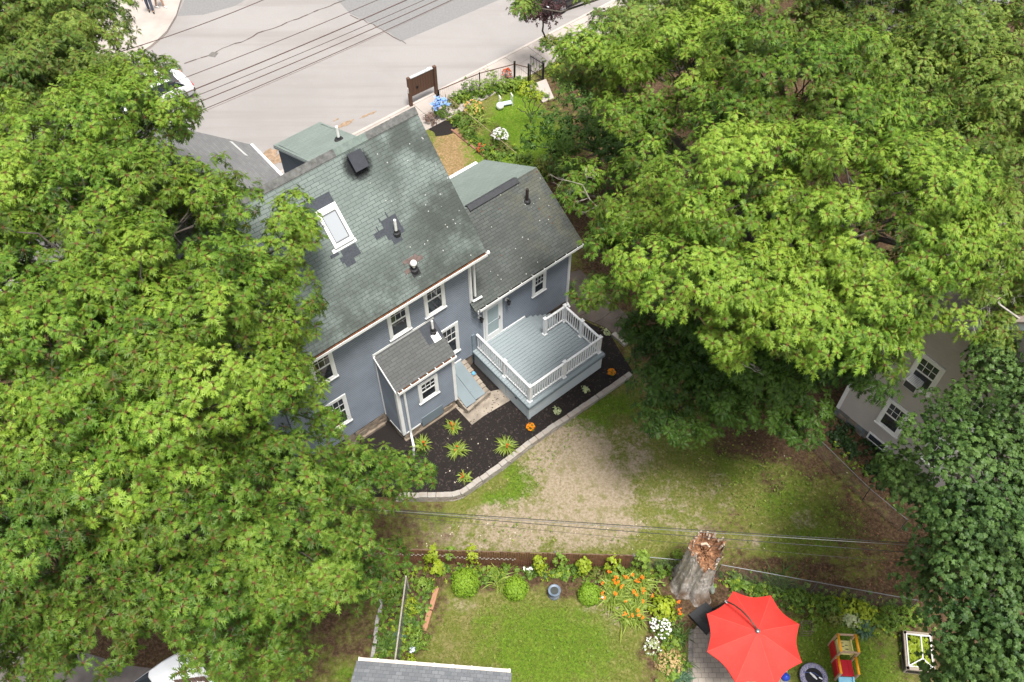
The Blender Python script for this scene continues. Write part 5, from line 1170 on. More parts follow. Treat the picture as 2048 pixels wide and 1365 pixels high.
C = np.zeros((n, 3, 4)); C[..., 0] = np.clip(rs.normal(.3, .22, n) + .25 * lush, 0, 1)[:, None]; C[..., 3] = 1
props(np_mesh('grass', V, T, lm('turf_blade', (.075, .095, .02), (.20, .255, .04)), None, (0, 0, 0), C.reshape(-1, 4)), 'short patchy grass of the two back lawns', 'grass', kind='stuff')
# ================================================================== FENCES
def chain_link(name, label, pts, h, rail=True, mesh=True, post_px=None, rail_mat=GREYMETAL, r=.015, gap=.10, zb=-.3, nposts=None):
    """wire fence: galvanised top rail and posts, woven wire between"""
    P = [Vector((p.x, p.y, zb)) for p in pts]; t = thing(name, P[0], label, 'fence')
    m = MB(); m.tube([p + ZX * h for p in P], r, 8); m.build('top_rail', rail_mat, t)
    for a, b in zip(P, P[1:]):
        L = (b - a).length; n = nposts or max(1, int(round(L / 2.6))); d = (b - a).normalized()
        for i in range(n + 1):
            m = MB(); q = a.lerp(b, i / n); m.tube([q, q + ZX * (h + .03)], r * 1.15, 8); m.build('post', rail_mat, t)
        if mesh:
            m = MB(); s = Vector((-d.y, d.x, 0)) * .0022; k = -h
            while k < L:
                for sg in (1, -1):
                    x0, x1 = (k, k + h) if sg > 0 else (k + h, k); z0, z1 = 0, h
                    c0, c1 = max(0, min(L, x0)), max(0, min(L, x1))
                    if x1 != x0:
                        za, zc = z0 + (c0 - x0) / (x1 - x0) * (z1 - z0), z0 + (c1 - x0) / (x1 - x0) * (z1 - z0)
                        if abs(c0 - c1) > .02: m.tube([a + d * c0 + ZX * (za + .02), a + d * c1 + ZX * zc], .0022, 3, cap=False)
                k += gap
            m.build('wire_mesh', M('grey_wire', (.10, .098, .095), .6, .2), t)
    return t
chain_link('wire_fence', 'galvanised chain-link fence running from the snag to the maple', [at(1442, 1130, .8), at(1835, 1201, .8)], 1.1)
chain_link('wire_fence', 'chain-link fence along the dark strip beside the beige house', [at(1640, 880, .6), at(1740, 978, .6), at(1815, 1040, .6)], .9)
RAILP = M('pale_rusty_rail', (.36, .32, .27), .6, .3, 12)
chain_link('wire_fence', 'chain-link fence with a pale rusty top rail ending at the shed roof', [at(812, 1154, .8), at(789, 1328, .8)], 1.1, rail_mat=RAILP, r=.028)
# brown slatted fence
p0, p1 = at(640, 1094, .85), at(1268, 1111, .85); A, B = Vector((p0.x, p0.y, -.32)), Vector((p1.x, p1.y, -.32)); d = (B - A).normalized(); L = (B - A).length; s = Vector((d.y, -d.x, 0))
sf = thing('slat_fence', A, 'rust brown slatted fence between the worn yard and the lower garden', 'fence')
m = MB(); rs = random.Random(6); x = 0
SLATM = M('rust_brown_slat', (.15, .068, .038), .85, .4, 5.0, .3, 30)
while x < L: m.obox(A + d * x + s * rs.uniform(-.012, .012), d * .072, s * .014, ZX * (1.13 + rs.uniform(-.03, .02))); x += .08
m.build('slat_panel', SLATM, sf)
m = MB(); m.tube([A + ZX * 1.17, B + ZX * 1.17], .014, 8); m.build('top_rail', M('rusty_top_rail', (.16, .10, .075), .7, .3, 8), sf)
m = MB(); x = .2; rs = random.Random(9)
while x < L * .62:
    z = .78 - .18 * x / L + rs.uniform(-.02, .02)
    for k in range(2): m.obox(A + d * (x + k * .075) + s * .03 + ZX * (z + k * .085 - (.11 if x > L * .4 else 0)), d * rs.uniform(.05, .075), s * .006, ZX * .035)
    x += .15
m.build('lacing_strip', M('white_lacing', (.55, .50, .45), .6, .2), sf)  # rows of small pale dashes over the slats
for i in range(5):
    m = MB(); q = A.lerp(B, i / 4) - s * .03; m.tube([q, q + ZX * 1.2], .03, 8); m.build('post', GREYMETAL, sf)
# second run of rail from the slat fence to the snag
chain_link('wire_fence', 'short grey wire fence between the brown fence and the snag', [at(1265, 1112, .8), at(1400, 1124, .8)], 1.1, nposts=1)
# black iron fence and gate of the front garden
G0 = -.3
fpts = [gp(879, 214), gp(960, 180), gp(1029, 161.5), gp(1056.5, 168.5)]
IRON = DARKMETAL; fe = thing('iron_fence', fpts[0], 'black iron fence with a dark rail along the front pavement', 'fence')
RUSTRAIL = M('rusty_rail', (.10, .055, .04), .7, .3)
for a, b in zip(fpts, fpts[1:]):
    m = MB(); m.tube([a + ZX * 1.02, b + ZX * 1.02], .024, 6); m.build('rail', RUSTRAIL, fe)
    m = MB(); n = int((b - a).length / .12)
    for i in range(1, n): q = a.lerp(b, i / n); m.tube([q + ZX * .04, q + ZX * 1.0], .0035, 4)
    m.build('wire_panel', M('grey_wire', (.10, .098, .095), .6, .2), fe)
for q, r, h in ((fpts[0], .05, 1.0), (fpts[1], .032, 1.02), (fpts[2], .055, 1.15), (fpts[3], .05, 1.2), (gp(876, 217), .045, .85)):
    m = MB(); m.tube([q - ZX * .05, q + ZX * h], r, 8); m.lathe(q + ZX * h, [(r * 1.1, 0), (r * 1.2, .03), (.01, .07)], 8); m.build('post', IRON, fe)
a, b = gp(1060, 168), gp(1084.5, 160)
ga = thing('iron_gate', a, 'open black iron garden gate leading to the concrete walk', 'gate')
m = MB(); m.tube([a, a + ZX * 1.15], .035, 8); m.tube([b, b + ZX * 1.15], .035, 8); m.tube([b + (b - a) * .1, b + (b - a) * .1 + ZX * 1.0], .03, 8); m.build('post', IRON, ga)
m = MB(); dd = (b - a); m.tube([a + ZX * .1, b + ZX * .1], .02, 6); m.tube([a + ZX * .35 + dd * .1, b + ZX * .95], .012, 6)
m.build('gate_frame', IRON, ga)
m = MB(); q0 = b; q1 = b + Vector((-.62, .62, 0))
m.tube([q0 + ZX * 1.0, q1 + ZX * 1.0], .02, 6); m.tube([q0 + ZX * .15, q1 + ZX * .15], .02, 6)
for i in range(9): q = q0.lerp(q1, i / 8); m.tube([q + ZX * .1, q + ZX * 1.08], .014, 5)
m.build('gate_leaf', IRON, ga)
# low wire dividing the two front lawns
a, b = gp(892, 208), gp(1034, 325); wf = thing('string_fence', a, 'thin wire strung along the flower strip between the front lawns', 'fence')
m = MB(); m.tube([a + ZX * .55, b + ZX * .55], .012, 5); m.build('wire', M('tan_wire', (.36, .27, .18), .7, .2), wf)
for i in range(4): q = a.lerp(b, i / 3); m = MB(); m.tube([q, q + ZX * .6], .014, 5); m.build('stake', BARK, wf)
m = MB(); rs = random.Random(3)
for i in range(26):
    q = gp(905, 262).lerp(gp(978, 322), i / 26); m.cbox(q + ZX * -.03, (1, -.9 + rs.uniform(-.3, .3)), rs.uniform(.12, .18), .09, .09)
props(m.build('brick_edging', M('old_red_brick', (.22, .11, .075), .9, .35, 6)), 'row of old bricks edging the dry front lawn', 'edging')

# ================================================================== STREET SIDE OBJECTS
a, b = gp(822.5, 212.5), gp(873, 188.8); sg = thing('notice_board', a.lerp(b, .5), 'brown wooden board on two thick posts beside the road, seen from behind', 'notice board')
BROWN = wood('brown_stained_wood', (.085, .045, .030), (.135, .075, .05), 12, 1, .8); d = (b - a).normalized(); nrm = Vector((-d.y, d.x, 0))
for q, h in ((a, 1.72), (b, 1.72)):
    m = MB(); m.cbox(q - ZX * .1, d, .15, .15, h + .1); m.build('post', BROWN, sg, bevel=.01)
m = MB(); L = (b - a).length; n = 9
for i in range(n): m.obox(a + d * (.09 + (L - .18) * i / n) + nrm * .02 + ZX * .52, d * ((L - .18) / n - .008), nrm * .03, ZX * 1.06)
m.build('board_panel', BROWN, sg)
m = MB(); m.obox(a + d * .08 + nrm * .0 + ZX * 1.585, d * (L - .16), nrm * .17, ZX * .035); m.build('top_cap', M('weathered_grey_cap', (.42, .42, .43), .7, .2, 6), sg)
m = MB(); m.obox(b - d * .38 + nrm * .02 + ZX * 1.622, d * .2, nrm * .12, ZX * .05); m.build('white_clip', WHITE, sg)
m = MB(); m.obox(a + d * .40 - nrm * .005 + ZX * .9, d * .11, nrm * .02, ZX * .12); m.build('bracket', DARKMETAL, sg)
m = MB(); m.obox(a - d * .10 + ZX * .85 - nrm * .04, d * .022, nrm * .1, ZX * .3); m.build('post_sticker', WHITE, sg)
q = gp(1012, 211); bd = Vector((.95, .30, 0)).normalized(); bs = Vector((-bd.y, bd.x, 0))
be = thing('garden_kneeler', q, 'small white garden kneeler stool with two raised handles on the front lawn', 'stool')
PALE = M('pale_blue_pad', (.52, .62, .66), .6, .1); m = MB(); m.obox(q - bd * .3 - bs * .12 + ZX * .1, bd * .6, bs * .24, ZX * .06); m.build('seat', PALE, be, bevel=.015)
for sg_ in (-1, 1):
    m = MB(); c = q + bd * sg_ * .31; m.tube([c - bs * .13 + ZX * .0, c - bs * .13 + ZX * .6, c + bs * .13 + ZX * .6, c + bs * .13 + ZX * .0], .022, 6); m.build('handle', WHITE, be)
m = MB(); q = gp(1000, 218); m.lathe(q, [(.06, 0), (.17, .07), (.2, .18), (.17, .29), (.08, .36), (.01, .38)], 16); props(m.build('white_lantern_ball', WHITE, smooth=True), 'round white ball on the front lawn next to the kneeler', 'ball')

def car(name, label, c, heading, paint, L=4.5, wd=1.8):
    t = thing(name, c, label, 'car'); f = Vector((heading[0], heading[1], 0)).normalized(); s = Vector((-f.y, f.x, 0)); P = lambda x, y, z: c + f * x + s * y + ZX * z
    sec = [(-2.25, .55, .80, .60, .80), (-2.15, .30, .92, .80, .86), (-1.75, .25, 1.02, .84, .90), (-1.1, .22, 1.04, .88, .90), (0, .2, .98, .88, .90), (.75, .22, .95, .88, .9), (1.4, .24, .90, .86, .88), (2.0, .3, .78, .76, .82), (2.25, .45, .62, .55, .7)]
    m = MB(); rings = []
    for x, zb, zt, wt, wm in sec:
        half = [(0, zb), (wm * .86, zb), (wm, (zb + zt) / 2), (wm * .99, zt - .1), (wt * .93, zt), (0, zt + .045)]
        rings.append([P(x, y, z) for y, z in half] + [P(x, -y, z) for y, z in half[-2:0:-1]])
    for r0, r1 in zip(rings, rings[1:]):
        for k in range(len(r0)): j = (k + 1) % len(r0); m.quad(r0[k], r1[k], r1[j], r0[j])
    m.poly(rings[0]); m.poly(rings[-1][::-1]); body = m.build('body', paint, t, smooth=False)
    cab = [(-1.75, .80, 1.03, .60), (-1.25, .80, 1.42, .60), (-.6, .8, 1.47, .62), (.15, .8, 1.44, .62), (.85, .8, .98, .66)]
    g = MB(); rf = MB(); lo = [(-1.85, .82), (-1.25, .84), (-.6, .84), (.15, .84), (.95, .80)]
    for i in range(4):
        x0, _, z0, w0 = cab[i]; x1, _, z1, w1 = cab[i + 1]; a0, b0 = lo[i]; a1, b1 = lo[i + 1]
        for sg_ in (1, -1): g.quad(P(a0, b0 * sg_, 1.0), P(a1, b1 * sg_, .96), P(x1, w1 * sg_, z1), P(x0, w0 * sg_, z0))
        tgt = rf if i in (1, 2) else g
        tgt.quad(P(x0, -w0, z0 + .004), P(x1, -w1, z1 + .004), P(x1, w1, z1 + .004), P(x0, w0, z0 + .004))
    g.build('window', GLASS, t); rf.build('roof', paint, t)
    for x in (-1.35, 1.35):
        for sg_ in (1, -1):
            m = MB(); q = P(x, sg_ * .80, .33); m.tube([q - s * sg_ * .1, q + s * sg_ * .1], .33, 20); w = m.build('wheel', M('tyre_rubber', (.015, .015, .016), .85), t)
            m = MB(); m.tube([q + s * sg_ * .1, q + s * sg_ * .112], .2, 14); m.build('rim', M('alloy_rim', (.45, .46, .47), .35, .1, metal=.7), w)
    for sg_ in (1, -1):
        m = MB(); m.obox(P(-2.262, sg_ * .62 - .16, .66), s * .32, f * .2, ZX * .16); m.build('tail_light', M('red_lamp', (.45, .02, .015), .3), t)
        m = MB(); m.obox(P(2.1, sg_ * .58 - .16, .56), s * .32, f * .13, ZX * .1); m.build('headlight', M('clear_lamp', (.6, .62, .64), .2), t)
    m = MB(); m.obox(P(-2.3, -.72, .38), s * 1.44, f * .1, ZX * .16); m.obox(P(2.2, -.68, .36), s * 1.36, f * .12, ZX * .16); m.build('bumper', M('dark_bumper', (.03, .03, .032), .6), t)
    return t
PW = M('white_car_paint', (.80, .81, .82), .25, .02, spec=.5); PB = M('black_car_paint', (.014, .015, .017), .2, .05, spec=.6)
q = at(362, 160, .5); q.z = -.42; car('parked_car', 'white car on the road, its tail and red lamp showing beside the oak', q - UX * 1.9 + VX * .2, -UX, PW)
q = at(1140, 24, -.42); car('parked_car', 'black car parked at the near kerb behind the purple tree', q + UX * .9 + VX * 1.0, -UX, PB)
q = at(306, 1362, 1.4); q.z = -.27; car('parked_car', 'white car on the dark driveway at the bottom left edge', q + Vector((-.6, -.75, 0)), Vector((.72, .69, 0)), PW)

# two passers-by on the far pavement
def skin_part(name, joints, edges, radii, mat, parent, sub=2, root=0):
    base = _BASE[parent.name]; me = bpy.data.meshes.new(name); me.from_pydata([Vector(j) - base for j in joints], edges, []); me.materials.append(mat)
    o = bpy.data.objects.new(name, me); COL.objects.link(o); o.parent = parent; _BASE[o.name] = base
    md = o.modifiers.new('skin', 'SKIN'); md.use_smooth_shade = True
    for i, r in enumerate(radii): me.skin_vertices[0].data[i].radius = (r, r) if not hasattr(r, '__len__') else r
    me.skin_vertices[0].data[root].use_root = True
    sb = o.modifiers.new('smooth', 'SUBSURF'); sb.levels = sb.render_levels = sub
    return o
SKINM = M('skin', (.40, .24, .16), .6, .06)
def person(label, feet, face, shirt, legs_m, shoe_m, long_legs=True, stride=.16, hair=(.03, .02, .015)):
    f = Vector((face[0], face[1], 0)).normalized(); s = Vector((-f.y, f.x, 0)); t = thing('person', feet, label, 'person'); P = lambda x, y, z: feet + f * x + s * y + ZX * z
    J = [P(0, 0, .95), P(0, 0, 1.15), P(0, 0, 1.38), P(0, 0, 1.5), P(.01, 0, 1.60), P(.02, 0, 1.70)]; E_ = [(0, 1), (1, 2), (2, 3), (3, 4), (4, 5)]; Rr = [.13, .12, .14, .055, .085, .075]
    for sg_ in (1, -1):
        k = len(J); x = stride * sg_
        J += [P(0, .095 * sg_, .88), P(x * .55 + .02, .10 * sg_, .48), P(x, .10 * sg_, .09), P(x + .13, .11 * sg_, .03)]; E_ += [(0, k), (k, k + 1), (k + 1, k + 2), (k + 2, k + 3)]; Rr += [.085, .06, .042, .035]
        k = len(J); J += [P(0, .19 * sg_, 1.40), P(-x * .4, .25 * sg_, 1.14), P(-x * .5 + .08, .25 * sg_, .90), P(-x * .5 + .11, .25 * sg_, .82)]; E_ += [(2, k), (k, k + 1), (k + 1, k + 2), (k + 2, k + 3)]; Rr += [.055, .042, .033, .03]
    skin_part('body', J, E_, Rr, SKINM, t)
    J = [P(0, 0, 1.02), P(0, 0, 1.2), P(0, 0, 1.39), P(0, 0, 1.46)]; E_ = [(0, 1), (1, 2), (2, 3)]; Rr = [.15, .145, .16, .08]
    for sg_ in (1, -1): k = len(J); J += [P(0, .19 * sg_, 1.41), P(-stride * sg_ * .3, .24 * sg_, 1.2)]; E_ += [(2, k), (k, k + 1)]; Rr += [.075, .065]
    skin_part('shirt', J, E_, Rr, shirt, t)
    J = [P(0, 0, 1.0), P(0, 0, .92)]; E_ = [(0, 1)]; Rr = [.145, .15]
    for sg_ in (1, -1):
        k = len(J); x = stride * sg_; J += [P(0, .095 * sg_, .86), P(x * .55 + .02, .10 * sg_, .5)]; E_ += [(1, k), (k, k + 1)]; Rr += [.105, .085]
        if long_legs: J.append(P(x, .10 * sg_, .11)); E_.append((k + 1, k + 2)); Rr.append(.065)
    skin_part('trousers' if long_legs else 'shorts', J, E_, Rr, legs_m, t)
    for sg_ in (1, -1):
        x = stride * sg_; skin_part('shoe', [P(x - .04, .10 * sg_, .055), P(x + .07, .105 * sg_, .05), P(x + .19, .11 * sg_, .04)], [(0, 1), (1, 2)], [.052, .05, .04], shoe_m, t)
    skin_part('hair', [P(-.02, 0, 1.74), P(-.03, 0, 1.66)], [(0, 1)], [.088, .09], M('dark_hair', hair, .8), t)
    m = MB()
    for sg_ in (1, -1): m.lathe(P(.098, .032 * sg_, 1.655), [(.004, -.01), (.012, 0), (.004, .01)], 6)
    m.tube([P(.09, 0, 1.66), P(.118, 0, 1.63)], [.01, .014], 6); m.tube([P(.088, -.025, 1.60), P(.088, .025, 1.60)], .007, 5); m.build('face', M('face_feature', (.2, .09, .07), .6), t)
person('person in a dark top and blue jeans standing on the far pavement', at(303, 24, -.27), (.4, -1), M('dark_top', (.02, .022, .028), .9), M('blue_jeans', (.075, .085, .12), .9, .2), M('dark_shoe', (.02, .02, .02), .7), True, .12)
person('person in shorts and white trainers walking on the far pavement', at(321, 15, -.27), (1, -.55), M('navy_top', (.02, .022, .028), .9), M('black_shorts', (.02, .018, .018), .9), WHITE, False, .2)

# ================================================================== CABLES
CABLE = M('brown_cable', (.10, .062, .052), .7, .2); CABLE2 = M('dark_grey_cable', (.035, .035, .035), .6, .2); CABLE3 = M('silver_cable', (.15, .15, .145), .5, .2)
def cable(label, a, b, z, r, ext=(.6, .6), mat=CABLE, sag=.25, group='cables over the road'):
    A, B = at(*a, z), at(*b, z); d = B - A; A, B = A - d * ext[0], B + d * ext[1]; m = MB(); n = 24
    m.tube([A.lerp(B, i / n) - ZX * (sag * 4 * (i / n) * (1 - i / n)) + ZX * sag * .8 for i in range(n + 1)], r, 6)
    return props(m.build('power_cable', mat, smooth=True), label, 'cable', group)
cable('single brown cable farthest over the road, passing the curved far pavement', (310, 82), (527, 0), 8.5, .015)
cable('brown cable over the road, second from the far side', (375, 154), (756, 0), 8.5, .013)
cable('thickest brown cable over the middle of the road', (395, 177), (814, 0), 8.2, .02)
cable('faint thin cable just below the thickest one over the road', (404, 188), (840, 4), 7.8, .011)
cable('brown cable over the road, third from the house side', (412, 199), (840, 16), 7.8, .016)
cable('dark cable over the road nearest the house ridge', (432, 209), (840, 30), 7.4, .014)
cable('thin pale cable hugging the cable nearest the house ridge', (437, 211), (840, 32.5), 7.4, .01, mat=M('tan_cable', (.22, .17, .15), .7))
ys_ = dict(ext=(.8, .5), group='cables over the back yard')
cable('thick dark cable over the back yard, upper of the twisted pair', (791, 1019), (1809, 1087), 6.5, .011, mat=CABLE2, **ys_)
cable('silver cable twisted along the upper dark one over the back yard', (791, 1022), (1809, 1091), 6.5, .009, mat=CABLE3, **ys_)
cable('dark cable over the back yard below the silver one', (814, 1026.5), (1809, 1105.6), 6.3, .010, mat=CABLE2, **ys_)
cable('thinnest cable over the back yard, nearest the brown fence', (898, 1042.6), (1793, 1125), 6.0, .005, mat=CABLE2, **ys_)

# ================================================================== SNAG
def snag():
    base = gp(1384, 1166); t = thing('tree_snag', base, 'tall bleached tree stump with a rotten orange-brown hollow top', 'tree stump'); rs = np.random.RandomState(5)
    n, k = 72, 34; Hh = 2.85; V = []; ph = rs.uniform(0, 6.28, 8)
    top = np.array([Hh + .22 * math.sin(2 * a + 1.0) + .26 * math.sin(a) + .14 * math.sin(5 * a + ph[0]) + rs.normal(0, .10) for a in np.linspace(0, 2 * np.pi, n, endpoint=False)])
    for i in range(k + 1):
        f = i / k
        for j in range(n):
            a = 2 * math.pi * j / n; z = f ** 1.0 * top[j]
            flare = .20 * math.exp(-z / .36) * (1 + .5 * math.sin(3 * a + ph[1]) + .35 * math.sin(5 * a + ph[2])) + .05 * math.exp(-z / 1.3)
            r = .56 - .05 * f + flare + .045 * math.sin(4 * a + ph[3] + z * .5) + .038 * math.sin(9 * a + ph[4] + z * .9 + .6 * math.sin(2.3 * z)) + .026 * math.sin(17 * a + ph[5] + 1.2 * math.sin(1.7 * z)) + rs.normal(0, .016)
            V.append((base.x + math.cos(a) * r, base.y + math.sin(a) * r, base.z - .05 + z))
    V = np.array(V); i = np.arange((k + 1) * n).reshape(k + 1, n)
    Q = np.stack([i[:-1], np.roll(i[:-1], -1, 1), np.roll(i[1:], -1, 1), i[1:]], -1).reshape(-1, 4)
    q = NT('weathered_snag_wood'); c = q.coord(); mp = q.node('ShaderNodeMapping'); mp.inputs['Scale'].default_value = (7, 7, .8); q.link(c, mp.inputs[0])
    n1 = q.noise(mp.outputs[0], 1.4, 6, .7); n2 = q.noise(c, 1.6, 4); sx = q.node('ShaderNodeSeparateXYZ'); q.link(c, sx.inputs[0])
    col = q.ramp(n1, [(.3, (.09, .072, .06)), (.40, (.36, .32, .285)), (.6, (.58, .53, .485))]); col = q.mix(q.maprange(n2, .45, .65, 0, .45), col, (.36, .27, .20))
    col = q.mix(q.math('MULTIPLY', q.maprange(sx.outputs[2], .1, 1.0, 1, 0), q.maprange(n2, .35, .6)), col, (.15, .095, .06)); q.base(col); q.rough(.95); q.bump(n1, 1.0, .09)
    np_mesh('trunk', V, Q, q.m, t, smooth=True)
    rim = V[k * n:]; cx = rim.mean(0); C = []
    for f, dz in ((1.0, 0), (.9, -.04), (.74, -.30), (.5, -.42), (.28, -.36), (.1, -.38)):
        for j in range(n): p = cx + (rim[j] - cx) * f; C.append((p[0] + rs.normal(0, .018), p[1] + rs.normal(0, .018), (rim[j][2] if f > .85 else cx[2]) + dz + rs.normal(0, .055 if f < 1 else 0)))
    C = np.array(C); i = np.arange(6 * n).reshape(6, n); Q = np.stack([i[:-1], np.roll(i[:-1], -1, 1), np.roll(i[1:], -1, 1), i[1:]], -1).reshape(-1, 4)
    np_mesh('rotten_core', C, Q, M('rotten_orange_wood', (.13, .058, .027), .95, .6, 9, .8, 24, col2=(.27, .14, .075)), t)
    m = MB(); r2 = random.Random(4)
    for k_ in range(34):      # splinters round the broken rim
        j = r2.randrange(n); p = Vector(rim[j]); a = 2 * math.pi * j / n; dr = Vector((math.cos(a), math.sin(a), 0)); q_ = p - dr * r2.uniform(0, .14) - ZX * .08
        m.beam(q_, q_ + ZX * r2.uniform(.1, .28) + dr * r2.uniform(-.06, .1), r2.uniform(.02, .07), r2.uniform(.015, .035), up=dr)
    m.build('splinter', M('pale_splinter', (.42, .34, .27), .9, .4, 9), t)
    m = MB(); p = Vector(cx) + Vector((-.12, .18, -.05)); m.tube([p, p + Vector((.16, .02, .05)), p + Vector((.26, -.10, .03))], [.05, .045, .03], 7); m.build('broken_chunk', M('pale_heartwood', (.50, .40, .30), .9, .2), t)
snag()
m = MB(); q = gp(1423, 1176); m.lathe(q - ZX * .03, [(.16, 0), (.2, .08), (.16, .15), (.05, .18)], 9, .6, 1.3); props(m.build('mossy_stone', M('mossy_grey_stone', (.16, .18, .15), .95, .3, 5), bevel=.02), 'grey-green oval stone at the right foot of the snag', 'stone')
m = MB(); q = gp(1206, 1199); m.lathe(q - ZX * .02, [(.1, 0), (.13, .06), (.09, .14), (.03, .17)], 7, 1, .8); props(m.build('white_stone', M('white_quartz', (.72, .72, .70), .8, .15, 6)), 'white stone beside the smallest boxwood', 'stone')
q = gp(1108, 1190); bb = thing('birdbath', q, 'blue-grey glass birdbath on a rough pedestal in the border', 'birdbath'); m = MB(); m.lathe(q - ZX * .05, [(.22, 0), (.2, .1), (.12, .16), (.09, .3), (.14, .37)], 11); m.build('pedestal', M('blue_grey_stone', (.10, .115, .13), .9, .35, 9, .5, 20), bb)
m = MB(); m.lathe(q + ZX * .33, [(.1, 0), (.19, .04), (.22, .08), (.2, .08), (.1, .03)], 20); m.build('bowl', M('blue_grey_glaze', (.13, .17, .22), .35, .3, 9), bb, smooth=True)
m = MB(); m.lathe(q + ZX * .38, [(.14, 0), (.14, .004)], 20); m.build('water', M('dark_water', (.05, .055, .05), .08, .2), bb)
a, b = gp(874, 1178), gp(850, 1264); te = thing('timber_edging', a.lerp(b, .5), 'two weathered orange timbers edging the vegetable bed', 'edging')
TIMB = wood('orange_weathered_timber', (.28, .135, .075), (.40, .22, .13), 2, 14, .85)
m = MB(); mid = a.lerp(b, .5); m.beam(a + ZX * .06, mid + ZX * .06 + (b - a).normalized() * .02, .16, .14); m.build('timber', TIMB, te); m = MB(); m.beam(mid + (b - a).normalized() * .06 + Vector((-.02, 0, .05)), b + Vector((-.02, 0, .05)), .16, .14); m.build('timber', TIMB, te)
m = MB(); rs = random.Random(12); a, b = gp(762, 1205), gp(744, 1322)
for i in range(11): q = a.lerp(b, i / 11); m.cbox(q + Vector((rs.uniform(-.03, .03), 0, -.05)), (b - a), .17, .12, .12)
props(m.build('cobble_edging', M('grey_cobble', (.30, .29, .27), .9, .3, 6), bevel=.015), 'broken line of grey cobbles left of the pale rail', 'edging')
for k, (px, py) in enumerate(((405, 1352),)):
    q = gp(px, py); pf = thing('board_fence', q, 'short run of brown upright boards under the oak at the bottom edge', 'fence')
    for i in range(6): m = MB(); m.cbox(q + Vector((-.4 + .16 * i, -.5 + .02 * i, -.05)), (1, .1), .13, .025, 1.3); m.build('board', BROWN, pf)
    m = MB(); m.cbox(q + Vector((0, -.47, .7)), (1, .1), 1.0, .04, .09); m.build('rail', BROWN, pf)

# ================================================================== PARASOL, TOYS, RAISED BED
hub = at(1516, 1262, 2.72); um = thing('parasol', Vector((hub.x, hub.y, -.25)), 'big red cantilever parasol over the paved patio', 'parasol')
RED = M('red_canvas', (.62, .040, .030), .75, .10, 2.2, .35, 5)
rc = at(1468, 1186, 2.12); a0 = math.atan2(rc.y - hub.y, rc.x - hub.x); Rr = 1.53; V = []; m = MB(); ring = []
NS, NR = 8, 8
def cz(f): return 2.66 - .56 * f ** 1.15
grid = []
for i in range(NR + 1):
    f = i / NR; row = []
    for j in range(NS * 6):
        a = a0 + 2 * math.pi * j / (NS * 6); w = (j % 6) / 6; chord = math.cos(math.pi / NS) / math.cos((w - .5) * 2 * math.pi / NS)
        sc = 1 - .085 * math.sin(math.pi * w) * f; r = Rr * f * chord * sc; row.append(Vector((hub.x + math.cos(a) * r, hub.y + math.sin(a) * r, cz(f) - .035 * math.sin(math.pi * w) * f)))
    grid.append(row)
for i in range(NR):
    for j in range(NS * 6): k = (j + 1) % (NS * 6); m.quad(grid[i][j], grid[i + 1][j], grid[i + 1][k], grid[i][k])
m.build('canopy', RED, um)
m = MB()
for j in range(NS * 6):
    k = (j + 1) % (NS * 6); a, b = grid[NR][j], grid[NR][k]; m.quad(a - ZX * .05, b - ZX * .05, b, a)
m.build('valance', RED, um)
for j in range(NS):
    m = MB(); m.tube([grid[i][j * 6] + ZX * .002 for i in range(1, NR + 1)], .007, 5); m.build('seam', M('faded_red_seam', (.66, .085, .065), .8, .15), um)
    m = MB(); m.tube([grid[1][j * 6] - ZX * .04, grid[NR][j * 6] - ZX * .03], .012, 6); m.build('rib', DARKMETAL, um)
m = MB(); m.lathe(hub + ZX * -.07, [(.07, 0), (.075, .06), (.05, .1), (.02, .11)], 14); m.build('hub', GREYMETAL, um)
pb = gp(1424, 1222); pb.z = -.25; pm = at(1453, 1204, 2.25); p1 = pm; BRZ = M('bronze_tube', (.085, .055, .045), .45, .15, metal=.3)
m = MB(); m.tube([pb + ZX * .08, p1], .032, 10); m.build('pole', DARKMETAL, um)
m = MB(); q = Vector((hub.x, hub.y, 2.70)); ctl = [pm + (pb - pm) * .06, pm + ZX * .03, pm.lerp(q, .2) + ZX * .22, pm.lerp(q, .42) + ZX * .30, pm.lerp(q, .65) + ZX * .26, pm.lerp(q, .86) + ZX * .13, q]
m.tube(ctl, .026, 10); m.build('arm', BRZ, um, smooth=True); m = MB(); m.tube([pm - (ctl[2] - pm) * .1, pm + (ctl[2] - pm) * .12], .042, 10); m.build('collar', M('pale_collar', (.5, .5, .5), .5), um)
bc = [at(1378, 1229, -.1), at(1411, 1203, -.1), at(1448, 1236, -.1), at(1414, 1268, -.1)]; m = MB(); m.prism(bc, -.25, -.13); m.build('base', M('black_plastic_base', (.028, .029, .031), .5, .15, 5, .1), um, bevel=.025)
m = MB(); ce = sum(bc, Vector()) / 4; m.prism([ce + (p - ce) * .42 for p in bc], -.128, -.118); m.build('base_plate', M('black_plate', (.02, .02, .021), .4), um)
m = MB(); q = gp(1569, 1357); m.lathe(q, [(.03, 0), (.11, .05), (.14, .14), (.11, .23), (.03, .28)], 16); props(m.build('blue_ball', M('blue_plastic', (.02, .06, .42), .35, .05), smooth=True), 'blue plastic ball at the patio edge under the parasol', 'ball')
# wire stand
q = gp(1608, 1262); ws = thing('wire_stand', q, 'square wire plant stand on the grass right of the parasol', 'stand'); m = MB(); s_ = .17; hh = .45
cs = [Vector((q.x + sx_ * s_, q.y + sy_ * s_, q.z)) for sx_, sy_ in ((-1, -1), (1, -1), (1, 1), (-1, 1))]
for z in (0.02, .25, hh):
    for i in range(4): m.tube([cs[i] + ZX * z, cs[(i + 1) % 4] + ZX * z], .009, 5)
m.build('hoop', M('brown_wire', (.16, .12, .09), .6, .2), ws)
for i in range(4): m = MB(); m.tube([cs[i], cs[i] + ZX * hh], .01, 5); m.build('leg', M('brown_wire', (.16, .12, .09), .6, .2), ws)
